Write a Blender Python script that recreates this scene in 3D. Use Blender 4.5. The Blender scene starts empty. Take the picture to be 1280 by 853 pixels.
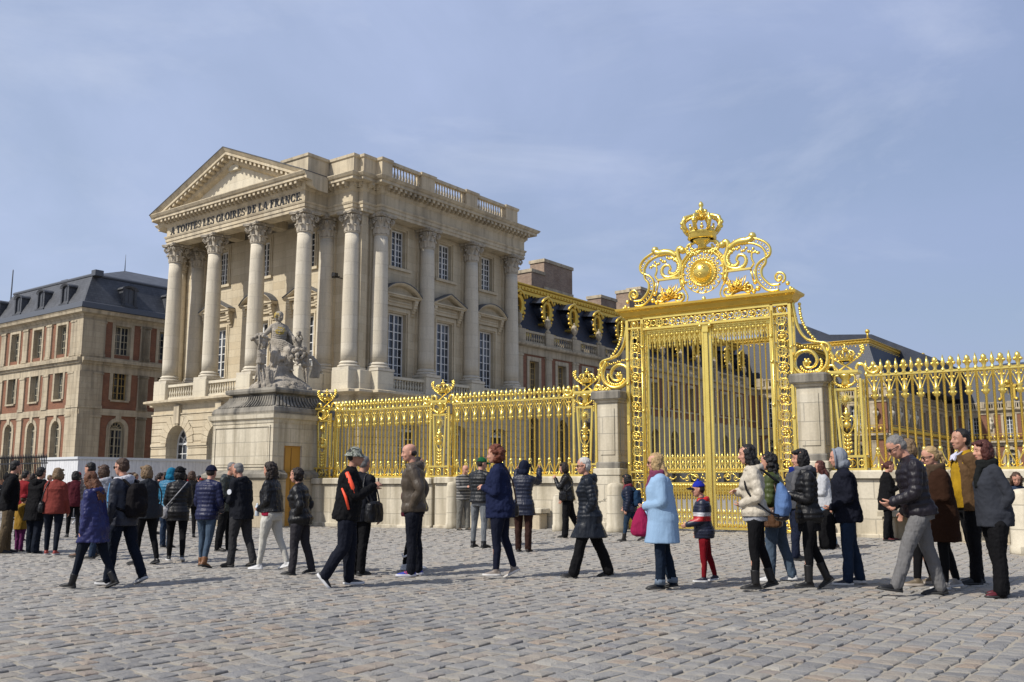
import bpy, bmesh, math, random
import numpy as np
from mathutils import Vector, Matrix
random.seed(7)
SC = bpy.context.scene
COL = SC.collection
R = math.radians
PI = math.pi

# ------------------------------------------------------------------ helpers
class MB:
    """collects boxes, tubes, lathes ...; build() links them as ONE mesh object"""
    def __init__(s):
        s.v = []; s.f = []; s.m = []; s.s = []
    def add(s, vs, fs, m=0, smooth=False, M=None):
        o = len(s.v)
        if M is not None:
            vs = [tuple(M @ Vector(p)) for p in vs]
        s.v.extend(vs)
        for f in fs:
            s.f.append(tuple(i + o for i in f)); s.m.append(m); s.s.append(smooth)
    def mbox(s, mp, a0, a1, d0, d1, z0, z1, m=0):
        p = [mp(a, d, z) for z in (z0, z1) for d in (d0, d1) for a in (a0, a1)]
        s.add(p, [(0, 2, 3, 1), (4, 5, 7, 6), (0, 1, 5, 4), (2, 6, 7, 3), (0, 4, 6, 2), (1, 3, 7, 5)], m)
    def box(s, x0, x1, y0, y1, z0, z1, m=0, M=None):
        p = [(x, y, z) for z in (z0, z1) for y in (y0, y1) for x in (x0, x1)]
        s.add(p, [(0, 2, 3, 1), (4, 5, 7, 6), (0, 1, 5, 4), (2, 6, 7, 3), (0, 4, 6, 2), (1, 3, 7, 5)], m, False, M)
    def bbox(s, x0, x1, y0, y1, z0, z1, b=.02, m=0, M=None):
        """box with chamfered vertical edges and top"""
        def ring(i, z):
            return [(x0+i+b, y0+i, z), (x1-i-b, y0+i, z), (x1-i, y0+i+b, z), (x1-i, y1-i-b, z),
                    (x1-i-b, y1-i, z), (x0+i+b, y1-i, z), (x0+i, y1-i-b, z), (x0+i, y0+i+b, z)]
        s.loft([ring(0, z0), ring(0, z1-b), ring(b*.8, z1)], m, False, M, cap=True)
    def loft(s, rings, m=0, smooth=True, M=None, cap=True, closed=False):
        n = len(rings[0]); vs = [p for r in rings for p in r]; fs = []
        k = len(rings)
        for i in range(k if closed else k-1):
            a = i*n; b = ((i+1) % k)*n
            for j in range(n):
                j2 = (j+1) % n
                fs.append((a+j, a+j2, b+j2, b+j))
        if cap and not closed:
            fs.append(tuple(range(n-1, -1, -1))); fs.append(tuple((k-1)*n+j for j in range(n)))
        s.add(vs, fs, m, smooth, M)
    def lathe(s, prof, n=16, c=(0, 0, 0), m=0, smooth=True, M=None, sx=1., sy=1.):
        rings = []
        for r, z in prof:
            rings.append([(c[0]+sx*r*math.cos(2*PI*j/n), c[1]+sy*r*math.sin(2*PI*j/n), c[2]+z) for j in range(n)])
        s.loft(rings, m, smooth, M)
    def sphere(s, c, r, n=8, sc=(1, 1, 1), m=0, M=None):
        k = max(4, n//2)
        s.lathe([(max(1e-4, r*math.sin(PI*i/k)), -r*math.cos(PI*i/k)*sc[2]) for i in range(k+1)], n, c, m, True, M, sc[0], sc[1])
    def tube(s, pts, r, n=6, m=0, closed=False, M=None, fl=None, cap=True):
        """r number or list; fl = (axis vector, factor) flattens the section along that axis"""
        P = [Vector(p) for p in pts]; k = len(P); rings = []; up = None
        for i in range(k):
            if closed: t = P[(i+1) % k]-P[i-1]
            else: t = P[min(i+1, k-1)]-P[max(i-1, 0)]
            if t.length < 1e-9: t = Vector((0, 0, 1))
            t.normalize()
            if up is None:
                up = Vector((0, 1, 0)) if abs(t.y) < .9 else Vector((1, 0, 0))
            u = up-t*up.dot(t)
            if u.length < 1e-6: u = t.orthogonal()
            u.normalize(); w = t.cross(u); up = u
            rr = r[i] if isinstance(r, (list, tuple)) else r
            ring = []
            for j in range(n):
                a = 2*PI*j/n + PI/n
                o = u*math.cos(a)*rr + w*math.sin(a)*rr
                if fl:
                    ax = Vector(fl[0]); o = o + ax*(o.dot(ax)*(fl[1]-1))
                ring.append(tuple(P[i]+o))
            rings.append(ring)
        s.loft(rings, m, n > 4, M, cap=cap, closed=closed)
    def prism(s, poly, a, b, ax='y', m=0, M=None):
        f = {'y': lambda p, t: (p[0], t, p[1]), 'x': lambda p, t: (t, p[0], p[1]), 'z': lambda p, t: (p[0], p[1], t)}[ax]
        s.loft([[f(p, a) for p in poly], [f(p, b) for p in poly]], m, False, M)
    def sweep(s, prof, path, closed=False, m=0, caps=True, smooth=False):
        """prof: closed list of (offset outward, z); path: plan polyline, outward = right of travel"""
        P = [Vector(p) for p in path]; k = len(P); rings = []
        def nrm(a, b):
            d = (b-a).normalized(); return Vector((d.y, -d.x))
        for i in range(k):
            if closed or 0 < i < k-1:
                n1 = nrm(P[i-1], P[i]); n2 = nrm(P[i], P[(i+1) % k])
                mi = (n1+n2); mi = mi/max(.2, mi.dot(n1))
            elif i == 0: mi = nrm(P[0], P[1])
            else: mi = nrm(P[-2], P[-1])
            rings.append([(P[i].x+mi.x*o, P[i].y+mi.y*o, z) for o, z in prof])
        s.loft(rings, m, smooth, None, cap=caps and not closed, closed=closed)
    def wall(s, mp, a0, a1, z0, z1, ops=(), depth=.3, m=0, mr=None, reveal=True):
        xs = {a0, a1}
        for c, w, b, t, r in ops:
            if t <= z0 or b >= z1: continue
            if r > 0:
                for i in range(13): xs.add(c - w/2*math.cos(PI*i/12))
            xs.add(c-w/2); xs.add(c+w/2)
        xs = sorted(x for x in xs if a0-1e-6 <= x <= a1+1e-6)
        def zt(o, x):
            c, w, b, t, r = o
            q = max(0., 1-((x-c)/(w/2))**2)
            return t-r+r*math.sqrt(q)
        for i in range(len(xs)-1):
            l, h = xs[i], xs[i+1]
            if h-l < 1e-5: continue
            mid = (l+h)/2
            act = sorted([o for o in ops if o[0]-o[1]/2 < mid < o[0]+o[1]/2 and o[3] > z0 and o[2] < z1], key=lambda o: o[2])
            cl, ch = z0, z0
            for o in act+[None]:
                bl = bh = z1 if o is None else min(z1, max(z0, o[2]))
                if bl-cl > 1e-4 or bh-ch > 1e-4:
                    s.add([mp(l, 0, cl), mp(h, 0, ch), mp(h, 0, bh), mp(l, 0, bl)], [(0, 1, 2, 3)], m)
                if o is not None:
                    cl = min(z1, max(z0, zt(o, l))); ch = min(z1, max(z0, zt(o, h)))
        if reveal:
            for c, w, b, t, r in ops:
                pts = [(c-w/2, max(b, z0))]
                if r > 0: pts += [(c-w/2*math.cos(PI*j/12), min(z1, zt((c, w, b, t, r), c-w/2*math.cos(PI*j/12)))) for j in range(13)]
                else: pts += [(c-w/2, min(t, z1)), (c+w/2, min(t, z1))]
                pts += [(c+w/2, max(b, z0))]
                n = len(pts)
                for i in range(n):
                    p, q = pts[i], pts[(i+1) % n]
                    if abs(p[0]-q[0])+abs(p[1]-q[1]) < 1e-5: continue
                    s.add([mp(p[0], 0, p[1]), mp(q[0], 0, q[1]), mp(q[0], depth, q[1]), mp(p[0], depth, p[1])], [(0, 1, 2, 3)], m if mr is None else mr)
    def mesh(s, name, mats):
        me = bpy.data.meshes.new(name)
        me.from_pydata([tuple(p) for p in s.v], [], s.f)
        for mt in mats: me.materials.append(mt)
        me.polygons.foreach_set('material_index', s.m)
        me.polygons.foreach_set('use_smooth', s.s)
        bm = bmesh.new(); bm.from_mesh(me)
        bmesh.ops.recalc_face_normals(bm, faces=bm.faces)
        bm.to_mesh(me); bm.free()
        me.update()
        return me
    def build(s, name, mats, parent=None, label=None):
        if not isinstance(mats, (list, tuple)): mats = [mats]
        o = bpy.data.objects.new(name, s.mesh(name, mats)); COL.objects.link(o)
        if parent: o.parent = parent
        if label: o['label'] = label
        return o

def thing(name, label, cat, loc=(0, 0, 0), rz=0., group=None):
    o = bpy.data.objects.new(name, None); COL.objects.link(o)
    o.location = loc; o.rotation_euler = (0, 0, rz); o.empty_display_size = .3
    o['label'] = label; o['category'] = cat
    if group: o['group'] = group
    return o
def tag(o, label, cat, group=None):
    o['label'] = label; o['category'] = cat
    if group: o['group'] = group
    return o
def structure(o):
    o['kind'] = 'structure'; return o
def dup(o, parent, loc=None, rz=None):
    c = o.copy(); COL.objects.link(c); c.parent = parent
    if loc is not None: c.location = loc
    if rz is not None: c.rotation_euler = (0, 0, rz)
    for ch in list(o.children): dup(ch, c)
    return c
def arc(cx, cz, r, a0, a1, n=12, y=0., rx=None):
    rx = r if rx is None else rx
    return [(cx+rx*math.cos(R(a0+(a1-a0)*i/n)), y, cz+r*math.sin(R(a0+(a1-a0)*i/n))) for i in range(n+1)]
def spiral(cx, cz, r0, r1, a0, a1, n=28, y=0.):
    return [(cx+(r0+(r1-r0)*i/n)*math.cos(R(a0+(a1-a0)*i/n)), y, cz+(r0+(r1-r0)*i/n)*math.sin(R(a0+(a1-a0)*i/n))) for i in range(n+1)]
def smoothpath(pts, k=5):
    P = [Vector(p) for p in pts]; out = []
    for i in range(len(P)-1):
        p0 = P[max(i-1, 0)]; p1 = P[i]; p2 = P[i+1]; p3 = P[min(i+2, len(P)-1)]
        for j in range(k):
            t = j/k
            out.append(tuple(.5*((2*p1)+(p2-p0)*t+(2*p0-5*p1+4*p2-p3)*t*t+(3*p1-p0-3*p2+p3)*t**3)))
    out.append(tuple(P[-1])); return out

# ------------------------------------------------------------------ materials
def newmat(name, base=(.5, .5, .5), rough=.7, metal=0., spec=None):
    m = bpy.data.materials.new(name); m.use_nodes = True
    b = m.node_tree.nodes['Principled BSDF']
    b.inputs['Base Color'].default_value = (*base, 1); b.inputs['Roughness'].default_value = rough
    b.inputs['Metallic'].default_value = metal
    if spec is not None: b.inputs['Specular IOR Level'].default_value = spec
    return m
class NT:
    def __init__(s, m): s.m = m; s.t = m.node_tree; s.b = s.t.nodes['Principled BSDF']
    def n(s, typ, **k):
        nd = s.t.nodes.new(typ)
        for a, v in k.items():
            if a.startswith('i_'):
                key = a[2:]; key = int(key) if key.isdigit() else key.replace('_', ' ')
                nd.inputs[key].default_value = v
            else: setattr(nd, a, v)
        return nd
    def l(s, a, b): s.t.links.new(a, b)
    def math(s, op, a, b=None, c=None):
        nd = s.n('ShaderNodeMath', operation=op)
        for i, x in enumerate((a, b, c)):
            if x is None: continue
            if isinstance(x, (int, float)): nd.inputs[i].default_value = x
            else: s.l(x, nd.inputs[i])
        return nd.outputs[0]
    def mix(s, f, a, b, typ='MIX'):
        nd = s.n('ShaderNodeMix', data_type='RGBA', blend_type=typ)
        for i, x in ((0, f), (6, a), (7, b)):
            if isinstance(x, (int, float)): nd.inputs[i].default_value = x
            elif isinstance(x, tuple): nd.inputs[i].default_value = (*x[:3], 1)
            else: s.l(x, nd.inputs[i])
        return nd.outputs[2]
    def coord(s, kind='Object'): return s.n('ShaderNodeTexCoord').outputs[kind]
    def noise(s, vec, scale, detail=4, rough=.55, dim=None):
        nd = s.n('ShaderNodeTexNoise'); nd.inputs['Scale'].default_value = scale
        nd.inputs['Detail'].default_value = detail; nd.inputs['Roughness'].default_value = rough
        s.l(vec, nd.inputs['Vector']); return nd.outputs['Fac']
    def ramp(s, f, stops):
        nd = s.n('ShaderNodeValToRGB'); s.l(f, nd.inputs[0]); e = nd.color_ramp.elements
        e[0].position = stops[0][0]; e[0].color = (*stops[0][1], 1)
        e[1].position = stops[-1][0]; e[1].color = (*stops[-1][1], 1)
        for p, c in stops[1:-1]:
            q = e.new(p); q.color = (*c, 1)
        return nd.outputs[0]
    def mapping(s, vec, scale=(1, 1, 1), rot=(0, 0, 0)):
        nd = s.n('ShaderNodeMapping'); s.l(vec, nd.inputs[0])
        nd.inputs['Scale'].default_value = scale; nd.inputs['Rotation'].default_value = rot
        return nd.outputs[0]
    def bump(s, h, strength=.3, dist=.02, prev=None):
        nd = s.n('ShaderNodeBump'); nd.inputs['Strength'].default_value = strength
        nd.inputs['Distance'].default_value = dist; s.l(h, nd.inputs['Height'])
        if prev is not None: s.l(prev, nd.inputs['Normal'])
        return nd.outputs[0]
    def base(s, c): s.l(c, s.b.inputs['Base Color'])
    def normal(s, c): s.l(c, s.b.inputs['Normal'])

def stone(name, c1, c2, dirt=(.1, .09, .075), bw=1.1, bh=.48, joint=.35, streak=.35, rough=.85, blotch=.0, moss=None, dirtamt=.35):
    """ashlar blocks on walls that run along the local x and y axes"""
    m = newmat(name, c1, rough, spec=.25); q = NT(m); co = q.coord()
    sep = q.n('ShaderNodeSeparateXYZ'); q.l(co, sep.inputs[0])
    cmb = q.n('ShaderNodeCombineXYZ'); q.l(q.math('ADD', sep.outputs[0], sep.outputs[1]), cmb.inputs[0]); q.l(sep.outputs[2], cmb.inputs[1])
    br = q.n('ShaderNodeTexBrick'); q.l(cmb.outputs[0], br.inputs['Vector'])
    for k, v in (('Scale', 1.), ('Mortar Size', .012), ('Mortar Smooth', .3), ('Brick Width', bw), ('Row Height', bh), ('Bias', 0.)):
        br.inputs[k].default_value = v
    br.inputs['Color1'].default_value = (0, 0, 0, 1); br.inputs['Color2'].default_value = (1, 1, 1, 1); br.inputs['Mortar'].default_value = (.5, .5, .5, 1)
    n1 = q.noise(co, .9, 5); n2 = q.noise(co, 14, 5, .7)
    n3 = q.noise(q.mapping(co, (1.6, 1.6, .12)), 1.6, 4, .6)
    f = q.math('ADD', q.math('MULTIPLY', br.outputs['Color'], .55), q.math('MULTIPLY', n1, .45))
    c = q.mix(f, c1, c2)
    c = q.mix(q.ramp(n2, [(.35, (0, 0, 0)), (.75, (.22, .22, .22))]), c, dirt)
    st = q.ramp(n3, [(.45, (0, 0, 0)), (.72, (streak,)*3)])
    c = q.mix(st, c, dirt)
    if dirtamt: c = q.mix(q.ramp(q.noise(co, .35, 6, .65), [(.5, (0, 0, 0)), (.75, (dirtamt,)*3)]), c, dirt)
    if joint: c = q.mix(q.math('MULTIPLY', br.outputs['Fac'], joint), c, tuple(x*.45 for x in c1))
    if moss: c = q.mix(q.ramp(q.noise(co, 3.1, 5, .6), [(.58, (0, 0, 0)), (.68, (.9, .9, .9))]), c, moss)
    q.base(c)
    h = q.math('SUBTRACT', q.math('MULTIPLY', n2, .35), q.math('MULTIPLY', br.outputs['Fac'], 1. if joint else 0.))
    q.normal(q.bump(h, .55, .02))
    return m

M = {}
M['stone'] = stone('cream_limestone', (.60, .52, .375), (.47, .385, .255), bw=1.2, bh=.5, joint=.35, streak=.22, dirtamt=.18)
M['stone_pale'] = stone('pale_limestone', (.63, .575, .45), (.57, .505, .38), bw=1.4, bh=.7, joint=.2, streak=.2, dirtamt=.2)
M['stone_trim'] = stone('trim_limestone', (.58, .50, .36), (.50, .415, .28), dirt=(.12, .10, .08), bw=1.6, bh=50., joint=.2, streak=.5, dirtamt=.5)
M['stone_column'] = stone('column_limestone', (.62, .565, .46), (.54, .48, .37), bw=50., bh=.8, joint=.4, streak=.2, dirtamt=.25)
M['stone_old'] = stone('weathered_limestone', (.50, .43, .31), (.41, .34, .235), dirt=(.10, .085, .065), bw=1.0, bh=.45, joint=.45, streak=.6, dirtamt=.5)
M['stone_wall'] = stone('low_wall_limestone', (.60, .55, .44), (.50, .44, .33), dirt=(.14, .115, .07), bw=.95, bh=.42, joint=.6, streak=.75, dirtamt=.75)
M['stone_black'] = stone('blackened_stone', (.33, .30, .245), (.16, .148, .125), dirt=(.03, .03, .03), bw=2, bh=50., joint=.1, streak=.9, dirtamt=.9)
M['stone_statue'] = stone('statue_stone', (.43, .385, .315), (.28, .245, .20), dirt=(.04, .037, .032), bw=50, bh=50., joint=0., streak=.6, dirtamt=.8)
M['dark_gap'] = newmat('recess_stone', (.12, .10, .07), .9)
def brick_mat(name, c1, c2, mort=(.42, .36, .28), bw=.24, bh=.075):
    m = newmat(name, c1, .85, spec=.2); q = NT(m); co = q.coord()
    sep = q.n('ShaderNodeSeparateXYZ'); q.l(co, sep.inputs[0])
    cmb = q.n('ShaderNodeCombineXYZ'); q.l(q.math('ADD', sep.outputs[0], sep.outputs[1]), cmb.inputs[0]); q.l(sep.outputs[2], cmb.inputs[1])
    br = q.n('ShaderNodeTexBrick'); q.l(cmb.outputs[0], br.inputs['Vector'])
    for k, v in (('Scale', 1.), ('Mortar Size', .008), ('Brick Width', bw), ('Row Height', bh)): br.inputs[k].default_value = v
    br.inputs['Color1'].default_value = (*c1, 1); br.inputs['Color2'].default_value = (*c2, 1); br.inputs['Mortar'].default_value = (*mort, 1)
    n = q.noise(co, 1.3, 5)
    q.base(q.mix(q.ramp(n, [(.4, (0, 0, 0)), (.75, (.55,)*3)]), br.outputs['Color'], (.12, .07, .05)))
    return m
M['brick'] = brick_mat('red_brick', (.225, .088, .05), (.165, .062, .037), mort=(.26, .18, .12))
M['brick_dark'] = brick_mat('chimney_brick', (.29, .205, .145), (.20, .14, .105), mort=(.34, .29, .23))
def slate(name, c1, c2, sc=1.):
    m = newmat(name, c1, .55, spec=.4); q = NT(m); co = q.coord()
    sep = q.n('ShaderNodeSeparateXYZ'); q.l(co, sep.inputs[0])
    cmb = q.n('ShaderNodeCombineXYZ'); q.l(q.math('ADD', sep.outputs[0], sep.outputs[1]), cmb.inputs[0]); q.l(sep.outputs[2], cmb.inputs[1])
    br = q.n('ShaderNodeTexBrick'); q.l(cmb.outputs[0], br.inputs['Vector'])
    for k, v in (('Scale', 1.), ('Mortar Size', .012), ('Brick Width', .3*sc), ('Row Height', .2*sc)): br.inputs[k].default_value = v
    br.inputs['Color1'].default_value = (*c1, 1); br.inputs['Color2'].default_value = (*c2, 1); br.inputs['Mortar'].default_value = (c1[0]*.5, c1[1]*.5, c1[2]*.5, 1)
    n = q.noise(q.mapping(co, (1, 1, .4)), .8, 5, .65)
    q.base(q.mix(q.ramp(n, [(.42, (0, 0, 0)), (.8, (.45,)*3)]), br.outputs['Color'], tuple(x*2.2 for x in c1)))
    q.normal(q.bump(br.outputs['Fac'], .3, -.01))
    return m
M['slate'] = slate('grey_slate', (.062, .065, .072), (.042, .045, .052))
M['slate_blue'] = slate('dark_blue_slate', (.020, .027, .045), (.014, .020, .036))
M['lead'] = newmat('lead_sheet', (.085, .092, .105), .5, .2)
def gold(name, base, rough, metal=.85):
    m = newmat(name, base, rough, metal); q = NT(m); co = q.coord()
    n = q.noise(co, 5., 4); n2 = q.noise(co, 60, 3)
    q.base(q.mix(n, tuple(min(1, x*1.05) for x in base), tuple(x*.72 for x in base)))
    q.l(q.math('ADD', q.math('MULTIPLY', n2, .2), rough-.1), q.b.inputs['Roughness'])
    q.normal(q.bump(n2, .12, .004))
    return m
M['gold'] = gold('gilded_iron', (.97, .73, .185), .28, .82)
M['gold_dark'] = gold('gilded_lead', (.78, .53, .10), .42, .8)
M['glass'] = newmat('window_glass', (.018, .022, .028), .06, spec=.6)
_q = NT(M['glass']); _c = _q.coord(); _q.base(_q.ramp(_q.noise(_q.mapping(_c, (.7, .7, .5)), 1.1, 3, .6), [(.38, (.012, .015, .02)), (.52, (.03, .035, .045)), (.66, (.11, .12, .135))])); _q.normal(_q.bump(_q.noise(_c, 1.7, 2), .25, .03))
M['white_paint'] = newmat('white_window_paint', (.62, .62, .60), .5)
M['cream_paint'] = newmat('cream_window_paint', (.40, .36, .26), .55)
M['gold_paint'] = newmat('ochre_window_paint', (.36, .25, .09), .5)
M['letter'] = newmat('black_letter_paint', (.012, .012, .013), .5)
M['iron'] = newmat('dark_painted_iron', (.02, .02, .022), .5, .3)

# ------------------------------------------------------------------ camera, light, sky
def setup_view():
    cam = bpy.data.cameras.new('camera'); co = bpy.data.objects.new('camera', cam); COL.objects.link(co)
    SC.camera = co; co.location = (0, 0, 1.30)
    pitch = math.atan((604-426.5)/1175.)
    co.rotation_euler = (PI/2+pitch, 0, 0)
    cam.sensor_width = 36.; cam.lens = 1175/1280*36.; cam.clip_end = 4000; cam.clip_start = .1
    SC.render.resolution_x = 1024; SC.render.resolution_y = 682
    SC.view_settings.view_transform = 'Standard'; SC.view_settings.look = 'None'
    SC.view_settings.exposure = EXPOSURE; SC.view_settings.gamma = 1
    sun_el, sun_az = R(45.), R(57.)        # light travels towards azimuth +57 deg (right of straight ahead)
    d = Vector((math.sin(sun_az)*math.cos(sun_el), math.cos(sun_az)*math.cos(sun_el), -math.sin(sun_el)))
    L = bpy.data.lights.new('sun', 'SUN'); L.energy = SUN; L.angle = R(1.0); L.color = (1., .95, .87)
    lo = bpy.data.objects.new('sun', L); COL.objects.link(lo)
    lo.rotation_euler = d.to_track_quat('-Z', 'Y').to_euler()
    w = bpy.data.worlds.new('World'); SC.world = w; w.use_nodes = True
    t = w.node_tree; bg = t.nodes['Background']
    def N(ty): return t.nodes.new(ty)
    sky = N('ShaderNodeTexSky'); sky.sky_type = 'NISHITA'; sky.sun_disc = False
    sky.sun_elevation = sun_el; s_dir = -d
    sky.sun_rotation = math.atan2(s_dir.x, s_dir.y)
    sky.air_density = 1.2; sky.dust_density = 2.5; sky.ozone_density = 1.5
    # thin high cloud veil: driven by direction, brighter patches drifting over the blue
    tc = N('ShaderNodeTexCoord'); mp = N('ShaderNodeMapping'); t.links.new(tc.outputs['Generated'], mp.inputs[0])
    mp.inputs['Scale'].default_value = (1.6, 1.3, 2.6); mp.inputs['Location'].default_value = (.3, 1.7, .1)
    no = N('ShaderNodeTexNoise'); no.inputs['Scale'].default_value = 1.6; no.inputs['Detail'].default_value = 7; no.inputs['Roughness'].default_value = .55
    no.inputs['Distortion'].default_value = .35
    t.links.new(mp.outputs[0], no.inputs['Vector'])
    rp = N('ShaderNodeValToRGB'); e = rp.color_ramp.elements
    e[0].position = .36; e[0].color = (.52, .52, .52, 1); e[1].position = .70; e[1].color = (.92, .92, .92, 1)
    t.links.new(no.outputs['Fac'], rp.inputs[0])
    mx = N('ShaderNodeMix'); mx.data_type = 'RGBA'
    t.links.new(rp.outputs[0], mx.inputs[0]); t.links.new(sky.outputs[0], mx.inputs[6])
    # the veil is thinner and greyer to the right of the square
    sx = N('ShaderNodeSeparateXYZ'); t.links.new(tc.outputs['Generated'], sx.inputs[0])
    mr = N('ShaderNodeMapRange'); mr.inputs['From Min'].default_value = -.5; mr.inputs['From Max'].default_value = .55; t.links.new(sx.outputs[0], mr.inputs[0])
    vm = N('ShaderNodeMix'); vm.data_type = 'RGBA'; t.links.new(mr.outputs[0], vm.inputs[0]); vm.inputs[6].default_value = VEIL; vm.inputs[7].default_value = VEIL2
    t.links.new(vm.outputs[2], mx.inputs[7])
    n2 = N('ShaderNodeTexNoise'); n2.inputs['Scale'].default_value = 2.1; n2.inputs['Detail'].default_value = 8; n2.inputs['Roughness'].default_value = .6; n2.inputs['Distortion'].default_value = .6
    m2 = N('ShaderNodeMapping'); t.links.new(tc.outputs['Generated'], m2.inputs[0]); m2.inputs['Scale'].default_value = (1.2, 1., 3.4); m2.inputs['Location'].default_value = (.2, 0, .75)
    t.links.new(m2.outputs[0], n2.inputs['Vector'])
    r2 = N('ShaderNodeValToRGB'); t.links.new(n2.outputs['Fac'], r2.inputs[0]); f2 = r2.color_ramp.elements
    f2[0].position = .50; f2[0].color = (0, 0, 0, 1); f2[1].position = .80; f2[1].color = (.38, .38, .38, 1)
    w2 = N('ShaderNodeMix'); w2.data_type = 'RGBA'; t.links.new(r2.outputs[0], w2.inputs[0]); t.links.new(mx.outputs[2], w2.inputs[6]); w2.inputs[7].default_value = (6.6, 7.1, 8.4, 1)
    t.links.new(w2.outputs[2], bg.inputs['Color'])
    bg.inputs['Strength'].default_value = SKY
EXPOSURE = .22
SUN = 4.2
SKY = .095
VEIL = (4.75, 5.6, 7.9, 1)
VEIL2 = (3.2, 3.95, 6.15, 1)
setup_view()
# ------------------------------------------------------------------ ground
def sstep(x): x = max(0., min(1., x)); return x*x*(3-2*x)
def ground_z(x, y):
    return .17*sstep((y-13)/8.)*sstep((x+6)/9.)
def setts_material():
    m = newmat('granite_setts', (.2, .2, .2), .8, spec=.3); q = NT(m); co = q.coord()
    g = q.n('ShaderNodeNewGeometry')
    rnd = g.outputs['Random Per Island']
    c = q.ramp(rnd, [(0., (0.121, 0.121, 0.126)), (.22, (0.173, 0.172, 0.175)), (.42, (0.215, 0.209, 0.202)), (.6, (0.247, 0.228, 0.198)),
                     (.74, (0.257, 0.212, 0.166)), (.86, (0.273, 0.197, 0.140)), (.93, (0.163, 0.167, 0.181)), (1., (0.357, 0.328, 0.279))])
    n = q.noise(co, 9, 5, .7); n2 = q.noise(co, 70, 4, .7); n3 = q.noise(co, .25, 4, .6)
    c = q.mix(q.ramp(n, [(.35, (0, 0, 0)), (.8, (.55,)*3)]), c, (.33, .30, .25))
    c = q.mix(q.ramp(n2, [(.3, (.3,)*3), (.7, (0, 0, 0))]), c, (.11, .11, .11))
    c = q.mix(q.ramp(n3, [(.35, (0, 0, 0)), (.7, (.42,)*3)]), c, (.33, .315, .285))
    sy = q.n('ShaderNodeSeparateXYZ'); q.l(co, sy.inputs[0])      # trodden sand lies over the setts nearer the gate
    du = q.math('ADD', sy.outputs[1], q.math('MULTIPLY', q.math('SUBTRACT', n3, .5), 7.))
    mr = q.n('ShaderNodeMapRange'); q.l(du, mr.inputs[0]); mr.inputs['From Min'].default_value = 9.; mr.inputs['From Max'].default_value = 16.; mr.inputs['To Max'].default_value = .55
    c = q.mix(mr.outputs[0], c, (.315, .295, .262))
    q.base(c)
    q.normal(q.bump(n2, .9, .01, q.bump(n, .9, .03)))
    return m
def sand_material():
    m = newmat('sandy_joints', (.30, .27, .22), .95, spec=.1); q = NT(m); co = q.coord()
    n = q.noise(co, 3, 5, .7); n2 = q.noise(co, 40, 4, .7)
    c = q.mix(n2, (.36, .325, .265), (.22, .20, .165))
    c = q.mix(q.ramp(n, [(.62, (0, 0, 0)), (.72, (.5,)*3)]), c, (.11, .12, .05))
    q.base(c); q.normal(q.bump(n2, .6, .01))
    return m
def far_paving():
    m = newmat('distant_paving', (.29, .275, .25), .9); q = NT(m); co = q.coord()
    q.base(q.mix(q.noise(co, 1.2, 6, .7), (.31, .29, .26), (.20, .195, .19))); return m
def build_ground():
    # one sheet out to the horizon, its grid fine near the camera
    xs = [-1500, -600, -250, -120, -70] + [-40+2*i for i in range(41)] + [70, 120, 250, 600, 1500]
    ys = [-300, -60, -20, -6] + [2*i for i in range(24)] + [56, 70, 100, 200, 500, 1500, 3000]
    mb = MB(); n = len(xs)
    vs = [(x, y, ground_z(x, y)-.0115) for y in ys for x in xs]
    fs = []; ms = []
    for j in range(len(ys)-1):
        for i in range(n-1):
            fs.append((j*n+i, j*n+i+1, (j+1)*n+i+1, (j+1)*n+i))
    mb.v = vs; mb.f = fs; mb.s = [True]*len(fs)
    mb.m = [0 if (abs(xs[f[0] % n]) <= 40 and 0 <= ys[f[0]//n] <= 46) else 1 for f in fs]
    structure(mb.build('courtyard_ground', [sand_material(), far_paving()]))
    # the setts, course after course along the palace axis
    rnd = random.Random(3); a37 = R(37); cx, sx = math.cos(-a37), math.sin(-a37)
    V = []; F = []
    def wor(a, b): return a*cx-b*sx, a*sx+b*cx
    a = -45.
    while a < 30:
        w = rnd.uniform(.155, .20)
        b = -12+rnd.uniform(0, .3)
        while b < 62:
            l = rnd.uniform(.14, .235)
            X, Y = wor(a+w/2, b+l/2)
            if 4.3 < Y < 42 and abs(X) < .57*Y+1.2:
                near = Y < 20
                g = rnd.uniform(.006, .013)
                # jittered corners
                J = [(a+g, b+g), (a+w-g, b+g), (a+w-g, b+l-g), (a+g, b+l-g)]
                J = [(p+rnd.gauss(0, .009), q_+rnd.gauss(0, .009)) for p, q_ in J]
                ca = sum(p for p, _ in J)/4; cb = sum(q_ for _, q_ in J)/4
                tx, ty = rnd.gauss(0, .026), rnd.gauss(0, .026); h0 = rnd.gauss(0, .004)
                o = len(V)
                def put(p, q_, z):
                    x, y = wor(p, q_); V.append((x, y, ground_z(x, y)+h0+z+(p-ca)*tx+(q_-cb)*ty))
                for p, q_ in J: put(p, q_, -.045)
                for p, q_ in J: put(p, q_, -.0095)
                for p, q_ in J: put(ca+(p-ca)*.93, cb+(q_-cb)*.93, -.003+rnd.gauss(0, .0015))
                F += [(o+i, o+(i+1) % 4, o+4+(i+1) % 4, o+4+i) for i in range(4)]
                F += [(o+4+i, o+4+(i+1) % 4, o+8+(i+1) % 4, o+8+i) for i in range(4)]
                if near:
                    for p, q_ in J: put(ca+(p-ca)*.55, cb+(q_-cb)*.55, .003)
                    F += [(o+8+i, o+8+(i+1) % 4, o+12+(i+1) % 4, o+12+i) for i in range(4)]
                    F.append((o+12, o+13, o+14, o+15))
                else: F.append((o+8, o+9, o+10, o+11))
            b += l
        a += w
    me = bpy.data.meshes.new('stone_setts'); me.from_pydata(V, [], F)
    me.materials.append(setts_material())
    o = bpy.data.objects.new('stone_setts', me); COL.objects.link(o); structure(o)
build_ground()
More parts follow.
